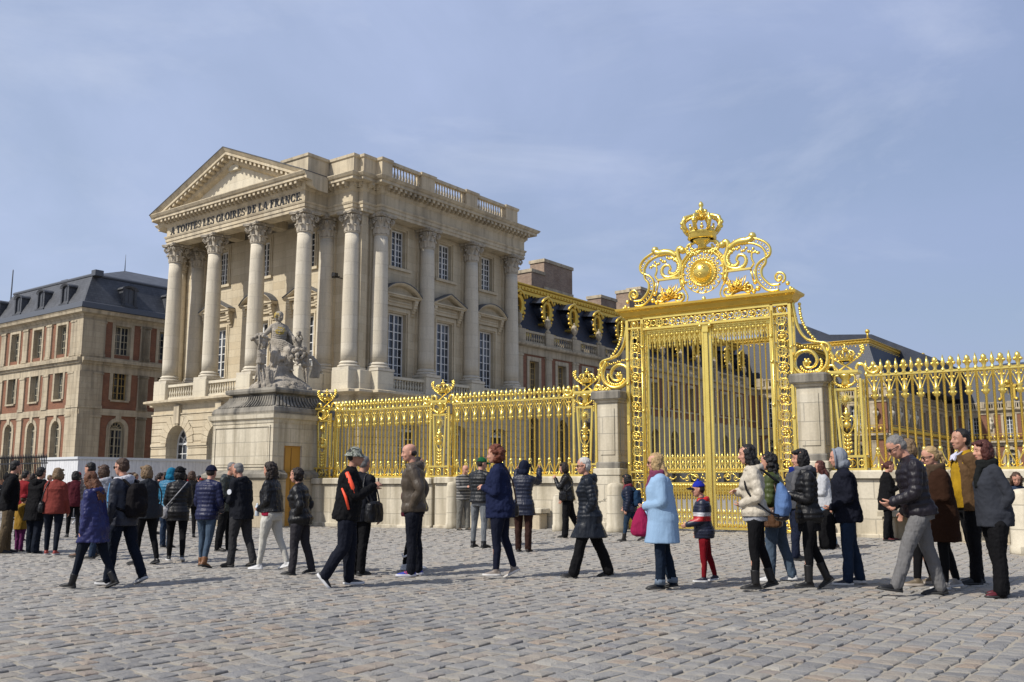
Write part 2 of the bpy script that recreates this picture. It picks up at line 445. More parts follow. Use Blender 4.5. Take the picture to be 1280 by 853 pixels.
# ------------------------------------------------------------------ classical pieces
def MF(y0): return lambda a, d, z: (a, y0+d, z)          # wall facing -y
def MS(x0): return lambda a, d, z: (x0-d, a, z)          # wall facing +x

def window(root, mp, c, w, b, t, r=0., d=.3, nx=4, nz=5, fm=None, th=.05, name='window', transom=None):
    """frame and glazing bars in one mesh, the pane as its sub-part"""
    fm = fm or M['white_paint']
    fr = MB(); hw = w/2
    fr.mbox(mp, c-hw, c-hw+.08, d-.05, d+.03, b, t-r, 0); fr.mbox(mp, c+hw-.08, c+hw, d-.05, d+.03, b, t-r, 0)
    fr.mbox(mp, c-hw+.08, c+hw-.08, d-.05, d+.03, b, b+.09, 0)
    if r <= 0: fr.mbox(mp, c-hw+.08, c+hw-.08, d-.05, d+.03, t-.09, t, 0)
    fr.mbox(mp, c-.055, c+.055, d-.06, d+.03, b+.09, t-.09 if r <= 0 else t-r, 0)
    def top(x):
        if r <= 0: return t-.09
        return t-r+(r-.05)*math.sqrt(max(0, 1-((x-c)/(hw-.05))**2))
    base_top = t-.09 if r <= 0 else t-r
    for i in range(1, nx):
        x = c-hw+w*i/nx
        if abs(x-c) < .03: continue
        fr.mbox(mp, x-th/2, x+th/2, d-.025, d+.02, b+.09, base_top, 0)
    for k in range(1, nz):
        z = b+(base_top-b)*k/nz
        fr.mbox(mp, c-hw+.08, c+hw-.08, d-.022, d+.018, z-th/2, z+th/2, 0)
    if r > 0:
        fr.mbox(mp, c-hw+.02, c+hw-.02, d-.06, d+.032, t-r-.07, t-r+.07, 0)
        n = 14
        for rr0, rr1 in ((1., .9), (.5, .44)):
            ring = []
            for i in range(n+1):
                a = PI*i/n
                ring.append([mp(c-hw*q_*math.cos(a), dd, t-r+r*q_*math.sin(a)) for q_, dd in ((rr0, d-.05), (rr1, d-.05), (rr1, d+.03), (rr0, d+.03))])
            fr.loft(ring, 0, False)
        for a in (30, 60, 90, 120, 150):
            ca, sa = math.cos(R(a)), math.sin(R(a)); e = th/2
            p = []
            for dd in (d-.03, d+.02):
                for q_ in (.1, .95):
                    for s_ in (-e, e): p.append(mp(c+hw*q_*ca-s_*sa, dd, t-r+r*q_*sa+s_*ca))
            fr.add(p, [(0, 1, 3, 2), (4, 6, 7, 5), (0, 4, 5, 1), (2, 3, 7, 6), (0, 2, 6, 4), (1, 5, 7, 3)], 0)
    o = fr.build(name, fm, root)
    g = MB(); pts = [(c-hw+.01, b), (c+hw-.01, b)]
    if r > 0: pts += [(c+(hw-.01)*math.cos(PI*i/12), t-r+(r-.01)*math.sin(PI*i/12)) for i in range(13)]
    else: pts += [(c+hw-.01, t), (c-hw+.01, t)]
    g.add([mp(x, d+.008, z) for x, z in pts], [tuple(range(len(pts)))], 0)
    g.build('pane', M['glass'], o)
    return o

def column_set(root, name='column', h=9.45, r=.5, mat=None):
    """shaft, with base and capital as its sub-parts; origin at the foot of the base"""
    mat = mat or M['stone_column']
    s = MB(); hb = .52; hc = 1.25
    prof = []
    for i in range(11):
        t = i/10; rr = r*(1-.145*max(0, (t-.25)/.75)**1.4)
        prof.append((rr, hb+(h-hb-hc)*t))
    s.lathe(prof, 28, m=0)
    col = s.build(name, mat, root)
    b = MB(); b.box(-.68, .68, -.68, .68, 0, .16)
    tor = [(.5, .16)]
    for i in range(9): a = -PI/2+PI*i/8; tor.append((.60+.075*math.cos(a), .235+.075*math.sin(a)))
    tor += [(.57, .315), (.55, .34), (.55, .37)]
    for i in range(7): a = -PI/2+PI*i/6; tor.append((.55+.045*math.cos(a), .415+.045*math.sin(a)))
    tor += [(.53, .47), (.51, .53)]
    b.lathe(tor, 28); b.build('column_base', mat, col)
    c = MB(); z0 = h-hc; rr = r*.855
    c.lathe([(rr, z0-.02), (rr+.05, z0), (rr+.05, z0+.05), (rr-.02, z0+.07), (rr-.02, z0+.55), (rr+.03, z0+.85), (rr+.16, z0+1.02), (rr+.16, z0+1.06)], 20)
    def leaf(ang, zb, hh, ww, out, curl):
        ca, sa = math.cos(ang), math.sin(ang); rings = []
        for i in range(7):
            t = i/6; rad = rr+.0+out*t**2.2*.8+.03; z = zb+hh*math.sin(t*PI*.62)/math.sin(PI*.5)
            if i == 6: rad += curl; z -= hh*.12
            if i == 5: rad += curl*.6
            wd = ww*(.75+.5*math.sin(PI*min(1, t*1.05)))*(1 if t < .9 else .65)
            ring = []
            for o_, k in ((-1, -.02), (-.5, .015), (0, .045), (.5, .015), (1, -.02)):
                ring.append((ca*(rad+k)-sa*wd*o_, sa*(rad+k)+ca*wd*o_, z+(.03 if abs(o_) == .5 else 0)))
            for o_, k in ((.7, -.07), (-.7, -.07)):
                ring.append((ca*(rad+k)-sa*wd*o_, sa*(rad+k)+ca*wd*o_, z-.02))
            rings.append(ring)
        c.loft(rings, 0, False)
    for i in range(8): leaf(2*PI*i/8+PI/8, z0+.07, .40, .13, .12, .07)
    for i in range(8): leaf(2*PI*i/8, z0+.10, .72, .12, .17, .09)
    for i in range(4):
        a = PI/4+PI/2*i; ca, sa = math.cos(a), math.sin(a)
        # corner volutes
        for k in range(2):
            pts = []
            for j in range(15):
                q_ = j/14; th_ = R(-100)+R(520)*q_; ra = .15*(1-q_*.75)
                rad = rr+.24+ra*math.cos(th_); pts.append((ca*rad-sa*(k*2-1)*.05, sa*rad+ca*(k*2-1)*.05, z0+.90+ra*math.sin(th_)))
            c.tube(pts, .038, 5)
        a2 = PI/2*i; c2, s2 = math.cos(a2), math.sin(a2)
        for sg in (-1, 1):
            pts = []
            for j in range(11):
                q_ = j/10; th_ = R(200)-R(430)*q_; ra = .10*(1-q_*.7)
                lat = sg*(.10+ra*math.cos(th_)); pts.append((c2*(rr+.14)-s2*lat, s2*(rr+.14)+c2*lat, z0+.92+ra*math.sin(th_)))
            c.tube(pts, .028, 5)
        c.sphere((c2*(rr+.22), s2*(rr+.22), z0+1.14), .1, 8)
    # abacus with hollowed sides
    ab = []
    for i in range(4):
        a = PI/4+PI/2*i; A = Vector((math.cos(a), math.sin(a)))*.92
        T = Vector((-math.sin(a), math.cos(a)))*.08
        B = Vector((math.cos(a+PI/2), math.sin(a+PI/2)))*.92
        ab += [tuple(A-T), tuple(A+T)]
        mid = (A+B)/2*.80
        for t in (.25, .5, .75):
            p = (A+T).lerp(B-Vector((-math.sin(a+PI/2), math.cos(a+PI/2)))*.08, t); k = 1-.17*math.sin(PI*t); ab.append((p.x*k, p.y*k))
    c.prism(ab, z0+1.09, z0+1.17, 'z'); c.prism([(x*1.05, y*1.05) for x, y in ab], z0+1.17, z0+1.25, 'z')
    c.build('capital', M['stone_capital'], col)
    return col
M['stone_capital'] = stone('capital_limestone', (.50, .45, .36), (.42, .36, .28), dirt=(.07, .06, .05), bw=50, bh=50., joint=0., streak=.5, dirtamt=.6)

def baluster_mesh(h, r=.085):
    mb = MB(); pr = [(.9, 0), (.9, .08), (.55, .10), (.5, .14), (.95, .30), (1., .38), (.8, .50), (.5, .64), (.42, .76), (.6, .82), (.6, .86), (.45, .88), (.85, .94), (.85, 1.)]
    return [(a*r, b*h) for a, b in pr]
def balustrade(root, mp, a0, a1, z0, z1, n, dc=.0, wd=.24, mat=None, name='balustrade', rail=.16, plinth=.16):
    """plinth and rail, the balusters one mesh of repeats inside this part"""
    mb = MB()
    mb.mbox(mp, a0, a1, dc-wd/2, dc+wd/2, z0, z0+plinth)
    mb.mbox(mp, a0, a1, dc-wd/2-.02, dc+wd/2+.02, z1-rail, z1)
    prof = baluster_mesh(z1-rail-z0-plinth)
    for i in range(n):
        a = a0+(a1-a0)*(i+.5)/n; x, y, z = mp(a, dc, z0+plinth)
        mb.lathe(prof, 8, (x, y, z))
    return mb.build(name, mat or M['stone_pale'], root)

def hood(root, mp, c, w, zb, arch):
    """window hood: architrave panel, consoles, triangular or segmental pediment"""
    mb = MB(); hw = w/2
    mb.mbox(mp, c-hw+.42, c+hw-.42, -.16, 0, zb-.62, zb-.1)
    mb.mbox(mp, c-hw+.55, c+hw-.55, -.22, -.16, zb-.42, zb-.34); mb.mbox(mp, c-hw+.55, c+hw-.55, -.22, -.16, zb-.24, zb-.18)
    for s_ in (-1, 1):
        x = c+s_*(hw-.26)
        for i in range(6):
            t = i/5; dpt = .34*(1-t)**.7+.08
            mb.mbox(mp, x-.14, x+.14, -dpt, 0, zb-.1-.16*(i+1), zb-.1-.16*i)
    mb.mbox(mp, c-hw, c+hw, -.42, 0, zb-.1, zb+.0)
    mb.mbox(mp, c-hw-.05, c+hw+.05, -.5, 0, zb+.002, zb+.09)
    n = 12 if arch else 2; rise = .72
    top = []; 
    for i in range(n+1):
        u = -1+2*i/n
        z = rise*(math.sqrt(max(0, 1.56-(u*1.0)**2))-math.sqrt(.56))/(math.sqrt(1.56)-math.sqrt(.56)) if arch else rise*(1-abs(u))
        top.append((c+u*(hw+.08), zb+.09+z))
    rings = []
    for x, z in top:
        rings.append([mp(x, d_, z+dz) for d_, dz in ((-.55, .0), (-.55, -.08), (-.42, -.16), (-.14, -.18), (0, -.18), (0, .02))])
    mb.loft(rings, 0, False)
    rings = [[mp(x, -.6, z+.045) , mp(x, 0, z+.075), mp(x, 0, z+.02), mp(x, -.6, z)] for x, z in top]
    mb.loft(rings, 1, False)
    poly = [mp(x*.94+c*.06, -.12, z-.1) for x, z in top]+[mp(c+hw, -.12, zb+.05), mp(c-hw, -.12, zb+.05)]
    mb.add(poly, [tuple(range(len(poly)))], 0)
    return mb.build('window_hood', [M['stone'], M['lead']], root)

def surround(mb, mp, c, w, b, t, sill=True):
    for k, (e, pr) in enumerate(((.34, .05), (.22, .09))):
        mb.mbox(mp, c-w/2-e, c-w/2-e+.13, -pr, .01, b-.05, t+e); mb.mbox(mp, c+w/2+e-.13, c+w/2+e, -pr, .01, b-.05, t+e)
        mb.mbox(mp, c-w/2-e+.13, c+w/2+e-.13, -pr, .01, t+e-.13, t+e)
    if sill: mb.mbox(mp, c-w/2-.42, c+w/2+.42, -.16, .02, b-.22, b-.05)

def rusticated(mb, mp, a0, a1, ops, z0=.0, z1=5.9, step=.43, proud=.06, gap=.045, edges=True):
    z = z0
    while z < z1-.1:
        e = min(z1, z+step)
        pm = (lambda mp_: (lambda a, d, zz: mp_(a, d-proud, zz)))(mp)
        ops2 = [(c, w+ (0 if z > 99 else .0), b, t, r) for c, w, b, t, r in ops]
        mb.wall(pm, a0, a1, z+gap, e, ops2, proud, 0, reveal=False)
        # undersides and tops of the course
        segs = [(a0, a1)]
        zt_ = (z+e)/2
        for c, w, b, t, r in ops:
            if b < zt_ < t:
                hw = w/2 if zt_ <= t-r else w/2*math.sqrt(max(0, 1-((zt_-(t-r))/r)**2))
                ns = []
                for s0, s1 in segs:
                    if c-hw > s0 and c+hw < s1: ns += [(s0, c-hw), (c+hw, s1)]
                    else: ns.append((s0, s1))
                segs = ns
        for s0, s1 in segs:
            for zz in (z+gap, e):
                mb.add([mp(s0, -proud, zz), mp(s1, -proud, zz), mp(s1, 0, zz), mp(s0, 0, zz)], [(0, 1, 2, 3)])
            for aa in (s0, s1):
                mb.add([mp(aa, -proud, z+gap), mp(aa, -proud, e), mp(aa, 0, e), mp(aa, 0, z+gap)], [(0, 1, 2, 3)])
        z = e
def voussoirs(mb, mp, c, w, t, r, n=11, outer=.62, proud=.1):
    for i in range(n):
        a0_ = PI*(i+.04)/n; a1_ = PI*(i+.96)/n; k = outer+(.32 if i == n//2 else .12*(i % 2))
        p = []
        for d_ in (-proud-(.06 if i == n//2 else 0), 0.01):
            for a, q_ in ((a0_, 0), (a1_, 0), (a1_, k), (a0_, k)):
                p.append(mp(c-(w/2+q_)*math.cos(a), d_, t-r+(r+q_)*math.sin(a)))
        mb.add(p, [(0, 1, 2, 3), (7, 6, 5, 4), (0, 4, 5, 1), (1, 5, 6, 2), (2, 6, 7, 3), (3, 7, 4, 0)])

# ------------------------------------------------------------------ the pavilion
PA = (-12.0635, 54.0); ROT = R(-37)
def build_pavilion():
    P = thing('palace_pavilion', 'cream stone palace pavilion with a pedimented column portico and black inscription', 'palace', (PA[0], PA[1], 0), ROT)
    st, pale, trim = M['stone'], M['stone_pale'], M['stone_trim']
    CX = [-.28, -4.63, -8.98, -13.33]; SY = [3.25, 7.4, 11.8, 16.25]
    END = 17.15
    # ground floor -------------------------------------------------
    GP = [(-16.1, 9), (-16.1, 1.2), (-14.0, 1.2), (-14.0, -.6), (.4, -.6), (.4, 1.2), (2.55, 1.2), (2.55, 1.65), (2.95, 1.65), (2.95, 2.7), (3.4, 2.7), (3.4, END), (1, END)]
    mb = MB(); zt = 6.25
    fo = [(-11.15, 2.3, 0, 4.95, 1.15), (-6.8, 2.3, 0, 4.95, 1.15), (-2.45, 2.3, 0, 4.95, 1.15)]
    so = [(5.35, 1.9, 0.4, 4.9, .5), (9.7, 1.9, .4, 4.9, .5), (14.05, 1.9, .4, 4.9, .5)]
    segs = [(MF(-.6), -14.0, .4, fo), (MS(3.4), 2.7, END, so), (MF(1.2), -16.1, -14.0, []), (MF(1.2), .4, 2.55, []), (MF(1.65), 2.55, 2.95, []), (MF(2.7), 2.95, 3.4, []),
            (MS(.4), -.6, 1.2, []), (MS(2.55), 1.2, 1.65, []), (MS(2.95), 1.65, 2.7, [])]
    for mp, a0, a1, ops in segs:
        mb.wall(mp, a0, a1, -.3, zt, ops, .85, 0, mr=0)
    mb.box(-16.1, -16.08, 1.2, 9, 0, zt); mb.box(-14.0, -13.98, -.6, 1.2, 0, zt); mb.box(1, 3.4, END-.01, END, 0, zt)
    mb.build('ground_floor_wall', M['stone'], P)
    rm = MB()
    for mp, a0, a1, ops in segs:
        wide = [(c, w+(1.3 if r > 1 else .0), b, t+(.65 if r > 1 else .0), r+(.65 if r > 1 else 0)) for c, w, b, t, r in ops]
        if ops and ops[0][4] > 1:
            # courses run up to the voussoirs only above the springing
            lo = [(c, w, b, t, r) for c, w, b, t, r in ops]
            rusticated(rm, mp, a0, a1, lo, 0, 3.87); rusticated(rm, mp, a0, a1, wide, 3.87, 5.6)
            for c, w, b, t, r in ops: voussoirs(rm, mp, c, w, t, r)
            for s0, s1 in ((a0, fo[0][0]-1.15), (fo[0][0]+1.15, fo[1][0]-1.15), (fo[1][0]+1.15, fo[2][0]-1.15), (fo[2][0]+1.15, a1)):
                rm.mbox(mp, s0, s1, -.12, 0, 3.62, 3.78)
        else: rusticated(rm, mp, a0, a1, ops, 0, 5.6)
    rm.build('rusticated_blocks', M['stone'], P)
    kb = MB()
    for c in (-11.15, -6.8, -2.45): kb.mbox(MF(-.6), c-.28, c+.28, -.22, 0, 5.05, 6.22)
    kb.sweep([(0, 5.62), (.10, 5.64), (.10, 5.72), (0, 5.74)], GP)
    kb.build('keystones', trim, P)
    for c, w, b, t, r in fo: window(P, MF(-.6), c, w, b, t, r, .8, 4, 6, name='arched_door')
    for c, w, b, t, r in so: window(P, MS(3.4), c, w, b, t, r*.999, .55, 4, 8, name='window')
    lg = MB()
    lg.sweep([(-.5, 6.25), (.05, 6.25), (.1, 6.32), (.3, 6.36), (.45, 6.42), (.5, 6.44), (.5, 6.56), (.3, 6.62), (-.5, 6.64)], GP)
    lg.build('ledge_cornice', trim, P)
    # pedestals and balustrades -----------------------------------
    pd = MB(); z0, z1 = 6.64, 7.75
    for e in [(x-.67, x+.67, -.72, .66) for x in CX]+[(-16.2, -14.64, 1.04, 2.1), (1.22, 2.62, 1.04, 2.2), (2.2, 2.9, 1.7, 2.64)]+[(2.2, 3.46, y-.66, y+.66) for y in SY]+[(-14.0, -12.6, 1.1, 2.1), (-.95, .4, 1.1, 2.1)]:
        k_ = MB(); k_.bbox(*e, z0, z1, .03); k_.build('column_pedestal', pale, P)
    pd.box(-13.8, .2, -.1, 2.2, 6.5, 6.7)
    pd.build('portico_floor', pale, P)
    for i in range(3): balustrade(P, MF(-.4), CX[i+1]+.67, CX[i]-.67, z0, 7.62, 12)
    for i in range(3): balustrade(P, MS(3.12), SY[i]+.66, SY[i+1]-.66, z0, 7.55, 12)
    bs = MB(); bs.box(.25, .4, -.1, 1.2, z0, 7.6); bs.build('side_parapet', pale, P); bs = MB(); bs.box(-14.0, -13.85, -.1, 1.2, z0, 7.6); bs.build('side_parapet', pale, P)
    # upper walls --------------------------------------------------
    W1, W2 = 2.1, 2.3; uz0, uz1 = 6.6, 17.3
    fwin = [(c, 1.5, 7.75, 11.5, 0) for c in (-2.4, -6.75, -11.1)]; fup = [(c, 1.2, 14.55, 16.85, 0) for c in (-2.4, -6.75, -11.1)]
    swin = [(c, 1.55, 7.4, 11.6, 0) for c in (5.3, 9.7, 14.1)]; sup = [(c, 1.22, 14.5, 16.85, 0) for c in (5.3, 9.7, 14.1)]
    uw = MB()
    uw.wall(MF(W1), -15.9, W2, uz0, uz1, fwin+fup, .4); uw.wall(MS(W2), W1, END-.2, uz0, uz1, swin+sup, .45)
    uw.box(-15.9, -15.88, W1, 12, uz0, uz1); uw.box(-2, W2, END-.22, END-.2, uz0, uz1)
    uw.build('upper_wall', st, P)
    for L_, mp_, sl_ in ((fwin, MF(W1), False), (fup, MF(W1), True), (swin, MS(W2), False), (sup, MS(W2), True)):
        for c, w, b, t, r in L_: sr = MB(); surround(sr, mp_, c, w, b, t, sl_); sr.build('window_surround', M['stone'], P)
    for c, w, b, t, r in fwin: window(P, MF(W1), c, w, b, t, 0, .3, 4, 7)
    for c, w, b, t, r in fup: window(P, MF(W1), c, w, b, t, 0, .3, 4, 6)
    for c, w, b, t, r in swin: window(P, MS(W2), c, w, b, t, 0, .33, 4, 8)
    for c, w, b, t, r in sup: window(P, MS(W2), c, w, b, t, 0, .33, 4, 6)
    for i, c in enumerate((-2.4, -6.75, -11.1)): hood(P, MF(W1), c, 3.1, 12.62, i == 1)
    for i, c in enumerate((5.3, 9.7, 14.1)): hood(P, MS(W2), c, 3.1, 12.62, i != 1)
    # columns ------------------------------------------------------
    c0 = column_set(P); c0.location = (CX[0], 0, 7.75)
    spots = [(x, 0) for x in CX[1:]]+[(-.28, 1.75), (-13.33, 1.75), (-15.45, 1.75), (1.92, 1.75)]+[(2.8, y) for y in SY]
    for x, y in spots: dup(c0, P, (x, y, 7.75))
    for e in [(2.22, 2.52, 1.95, 2.45)]+[(x-.5, x+.5, 1.92, 2.22) for x in (-.28, -13.33)]+[(1.42, 2.21, 1.92, 2.22)]+[(2.25, 2.44, y-.5, y+.5) for y in SY]:
        pl = MB(); pl.box(*e, 7.75, 17.2); pl.build('pilaster', st, P)
    # entablature --------------------------------------------------
    EP = [(-15.95, 9), (-15.95, 1.25), (-13.8, 1.25), (-13.8, -.5), (.22, -.5), (.22, 1.25), (2.4, 1.25), (2.4, 1.7), (2.8, 1.7), (2.8, 2.75), (3.28, 2.75), (3.28, END), (1, END)]
    en = MB(); z = 17.2
    en.sweep([(-.9, z), (0, z), (0, z+.2), (.05, z+.2), (.05, z+.42), (.09, z+.42), (.13, z+.52), (.13, z+.55), (0, z+.58), (0, z+1.18), (.1, z+1.28), (.14, z+1.4), (-.9, z+1.4)], EP)
    for x in CX: en.box(x-.45, x+.45, .35, 1.9, z+.003, z+.55)
    en.box(-13.6, .1, .3, 2.2, z+.5, z+.7)
    en.build('entablature', trim, P)
    co = MB(); z = 18.6
    co.sweep([(-.9, z), (.16, z), (.16, z+.02), (.2, z+.27), (.66, z+.27), (.66, z+.45), (.74, z+.47), (.85, z+.62), (.85, z+.66), (-.9, z+.74)], EP)
    def mods(a, b, n_, out):
        A, B = Vector(a), Vector(b); L = (B-A).length; k = max(1, int(round(L/.42))); t = (B-A).normalized(); nn = Vector((t.y, -t.x))
        for i in range(k):
            p = A+t*(L*(i+.5)/k)
            q_ = [p+t*(-.1)+nn*.12, p+t*.1+nn*.12, p+t*.1+nn*.6, p+t*(-.1)+nn*.6]
            co.prism([(v.x, v.y) for v in q_], z+.08, z+.268, 'z')
            q_ = [p+t*(-.06)+nn*.12, p+t*.06+nn*.12, p+t*.06+nn*.45, p+t*(-.06)+nn*.45]
            co.prism([(v.x, v.y) for v in q_], z-.02, z+.082, 'z')
    for i in range(1, len(EP)-1): mods(EP[i], EP[i+1], 0, 0)
    co.build('cornice', trim, P)
    # attic and roof ----------------------------------------------
    at = MB(); AP = [(-2.6, 3), (-2.6, .02), (-.22, .02), (-.22, 1.7), (1.95, 1.7), (1.95, 2.15), (2.35, 2.15), (2.35, 3.2), (2.83, 3.2), (2.83, 4.1)]
    aprof = [(-.5, 19.3), (.05, 19.3), (.05, 19.55), (0, 19.6), (0, 20.68), (.08, 20.74), (.1, 20.9), (-.5, 20.92)]
    at.sweep(aprof, AP)
    for y0_, y1_ in ((6.75, 8.0), (11.2, 12.4), (15.6, 16.95)): at.sweep(aprof, [(2.3, y0_), (2.83, y0_), (2.83, y1_), (2.3, y1_)])
    at.box(2.28, 2.80, 4.1, 15.6, 19.3, 19.58)
    at.box(-15, 2.4, 4, 16.9, 19.2, 19.5)
    at.build('attic', trim, P)
    for a, b in ((4.1, 6.75), (8.0, 11.2), (12.4, 15.6)): balustrade(P, MS(2.83), a, b, 19.55, 20.88, int((b-a)/.25), .22, .3, trim, rail=.2, plinth=.2)
    # pediment -----------------------------------------------------
    pe = MB(); xl, xr, xa = -14.65, 1.07, -6.79; zb_, za = 19.22, 22.33
    def rake(poly, m=0):
        rings = []
        for x in (xl, xa, xr):
            zz = zb_+(za-zb_)*(1-abs(x-xa)/(xr-xa))
            rings.append([(x, y, zz+h_) for y, h_ in poly])
        pe.loft(rings, m, False)
    rake([(.5, 0), (-1.35, 0), (-1.32, -.06), (-1.2, -.22), (-1.16, -.25), (-1.16, -.42), (-.7, -.45), (-.66, -.68), (-.6, -.8), (-.5, -.86), (-.3, -.95), (.5, -.95)])
    ty = -.28
    pe.add([(xl+1.2, ty, 19.3), (xr-1.2, ty, 19.3), (xa, ty, 22.0)], [(0, 1, 2)], 1)
    pe.box(xa-.5, xa+.5, -.5, ty, 21.05, 21.4, 1)
    for sgn in (-1, 1):
        n = 17
        for i in range(n):
            t = (i+.6)/n; x = xa+sgn*(7.3*t+.1); zz = zb_+(za-zb_)*(1-abs(x-xa)/(xr-xa))
            sl = -sgn*(za-zb_)/(xr-xa)
            pe.add([(x+dx, y, zz+sl*dx+h_) for h_ in (-.44, -.62) for y in (-1.1, -.6) for dx in (-.1, .1)],
                   [(0, 2, 3, 1), (4, 5, 7, 6), (0, 1, 5, 4), (2, 6, 7, 3), (0, 4, 6, 2), (1, 3, 7, 5)], 0)
    pe.build('pediment', [trim, pale], P)
    rf = MB()
    rings = []
    for x in (xl-.02, xa, xr+.02):
        zz = zb_+(za-zb_)*(1-abs(x-xa)/(xr-xa))
        rings.append([(x, y, zz+h_) for y, h_ in ((-1.38, .0), (-1.38, .05), (8, .05), (8, .0))])
    rf.loft(rings, 0, False)
    rf.build('roof', M['slate'], P)
    # inscription --------------------------------------------------
    inscription(P, 'A TOUTES LES GLOIRES DE LA FRANCE.', -13.35, -.02, 17.83, .50, -.512)
    # small floodlight bracket between the columns
    lb = MB(); lb.box(.95, 1.0, 1.3, 2.1, 13.35, 13.4); lb.box(.85, 1.1, 1.2, 1.45, 13.4, 13.6); lb.box(.6, .7, 1.4, 1.5, 13.38, 13.7); lb.tube([(.6, 1.6, 13.4), (1.2, 1.5, 13.4)], .03)
    lb.build('spotlight_bracket', M['iron'], P)
    return P

def inscription(root, text, x0, x1, z0, h, y):
    """Roman capitals with thick and thin strokes and slab serifs"""
    T, t_, s_ = .215, .095, .085      # thick, thin, serif height (units of cap height)
    def bar(x, z, X, Z): return [(x, z), (X, z), (X, Z), (x, Z)]
    def slab(x, z, w=.34): return bar(x-w/2, z, x+w/2, z+s_)
    def diag(xb, xt, w, zb=0., zt=1.): return [(xb-w/2, zb), (xb+w/2, zb), (xt+w/2, zt), (xt-w/2, zt)]
    def ell(cx, cz, rx, rz, a0, a1, wx, wz, n=10):
        o = []
        for i in range(n):
            A, B = R(a0+(a1-a0)*i/n), R(a0+(a1-a0)*(i+1)/n)
            o.append([(cx+rx*math.cos(A), cz+rz*math.sin(A)), (cx+rx*math.cos(B), cz+rz*math.sin(B)),
                      (cx+(rx-wx)*math.cos(B), cz+(rz-wz)*math.sin(B)), (cx+(rx-wx)*math.cos(A), cz+(rz-wz)*math.sin(A))])
        return o
    G = {
     'A': (.86, [diag(.12, .42, t_), diag(.70, .42, T), bar(.2, .3, .62, .3+t_), slab(.12, 0, .26), slab(.70, 0, .32)]),
     'T': (.78, [bar(.39-T/2, 0, .39+T/2, 1), bar(.04, 1-t_, .74, 1), bar(.04, .74, .09, 1), bar(.69, .74, .74, 1), slab(.39, 0, .36)]),
     'O': (.86, ell(.43, .5, .4, .52, 0, 360, T*1.05, t_, 22)),
     'U': (.84, [bar(.14, .3, .14+T, 1), bar(.62, .3, .62+t_, 1), slab(.22, 1-s_, .34), slab(.655, 1-s_, .26)]+ell(.415, .32, .275, .34, 180, 360, .13, .12)),
     'E': (.76, [bar(.14, 0, .14+T, 1), bar(.06, 0, .68, t_), bar(.06, 1-t_, .66, 1), bar(.3, .47, .52, .47+t_), bar(.63, 0, .68, .28), bar(.61, .72, .66, 1), bar(.49, .36, .53, .66)]),
     'S': (.66, ell(.33, .74, .25, .26, 40, 250, .09, t_, 10)+ell(.33, .26, .27, .28, -140, 80, .11, t_, 10)+[[(.12, .62), (.30, .60), (.56, .36), (.40, .34)], bar(.5, .7, .55, 1), bar(.07, 0, .12, .3)]),
     'L': (.74, [bar(.14, 0, .14+T, 1), bar(.06, 0, .66, t_), slab(.22, 1-s_, .36), bar(.61, 0, .66, .34)]),
     'G': (.84, ell(.42, .5, .38, .52, 45, 330, T, t_, 16)+[bar(.60, 0.05, .60+T*.9, .42), slab(.68, .4, .3), bar(.62, .7, .67, 1)]),
     'I': (.40, [bar(.2-T/2, 0, .2+T/2, 1), slab(.2, 0, .36), slab(.2, 1-s_, .36)]),
     'R': (.82, [bar(.14, 0, .14+T, 1), slab(.22, 0, .36), bar(.06, 1-t_, .4, 1), bar(.3, .46, .42, .46+t_), diag(.68, .44, T*.9, 0, .5), slab(.70, 0, .26)]+ell(.4, .73, .27, .27, -90, 90, .15, t_, 9)),
     'D': (.84, [bar(.14, 0, .14+T, 1), bar(.06, 0, .4, t_), bar(.06, 1-t_, .4, 1)]+ell(.36, .5, .42, .5, -90, 90, T, t_, 12)),
     'F': (.72, [bar(.14, 0, .14+T, 1), slab(.22, 0, .38), bar(.06, 1-t_, .66, 1), bar(.3, .47, .52, .47+t_), bar(.61, .7, .66, 1), bar(.49, .36, .53, .66)]),
     'N': (.88, [bar(.16, 0, .16+t_, 1), bar(.64, 0, .64+t_, 1), diag(.655, .22, T, 0, 1), slab(.195, 0, .26), slab(.675, 1-s_, .26), bar(.04, 1-s_, .24, 1)]),
     'C': (.78, ell(.42, .5, .38, .52, 42, 322, T, t_, 16)+[bar(.64, .68, .69, .98), bar(.64, .04, .69, .3)]),
     '.': (.26, ell(.1, .08, .09, .09, 0, 360, .085, .085, 8)),
     ' ': (.30, []),
    }
    tot = sum(G[c][0] for c in text); k = (x1-x0)/tot; mb = MB(); x = x0
    for c in text:
        w, polys = G[c]
        if c == ' ': mb.build('inscription_word', M['letter'], root); mb = MB()
        for i, p in enumerate(polys):
            dy = (i % 5)*.0018
            q_ = [(x+a*k, z0+b*h) for a, b in p]
            mb.prism(q_, y-.02-dy, y+.005, 'y')
        x += w*k
    return mb.build('inscription_word', M['letter'], root)
build_pavilion()
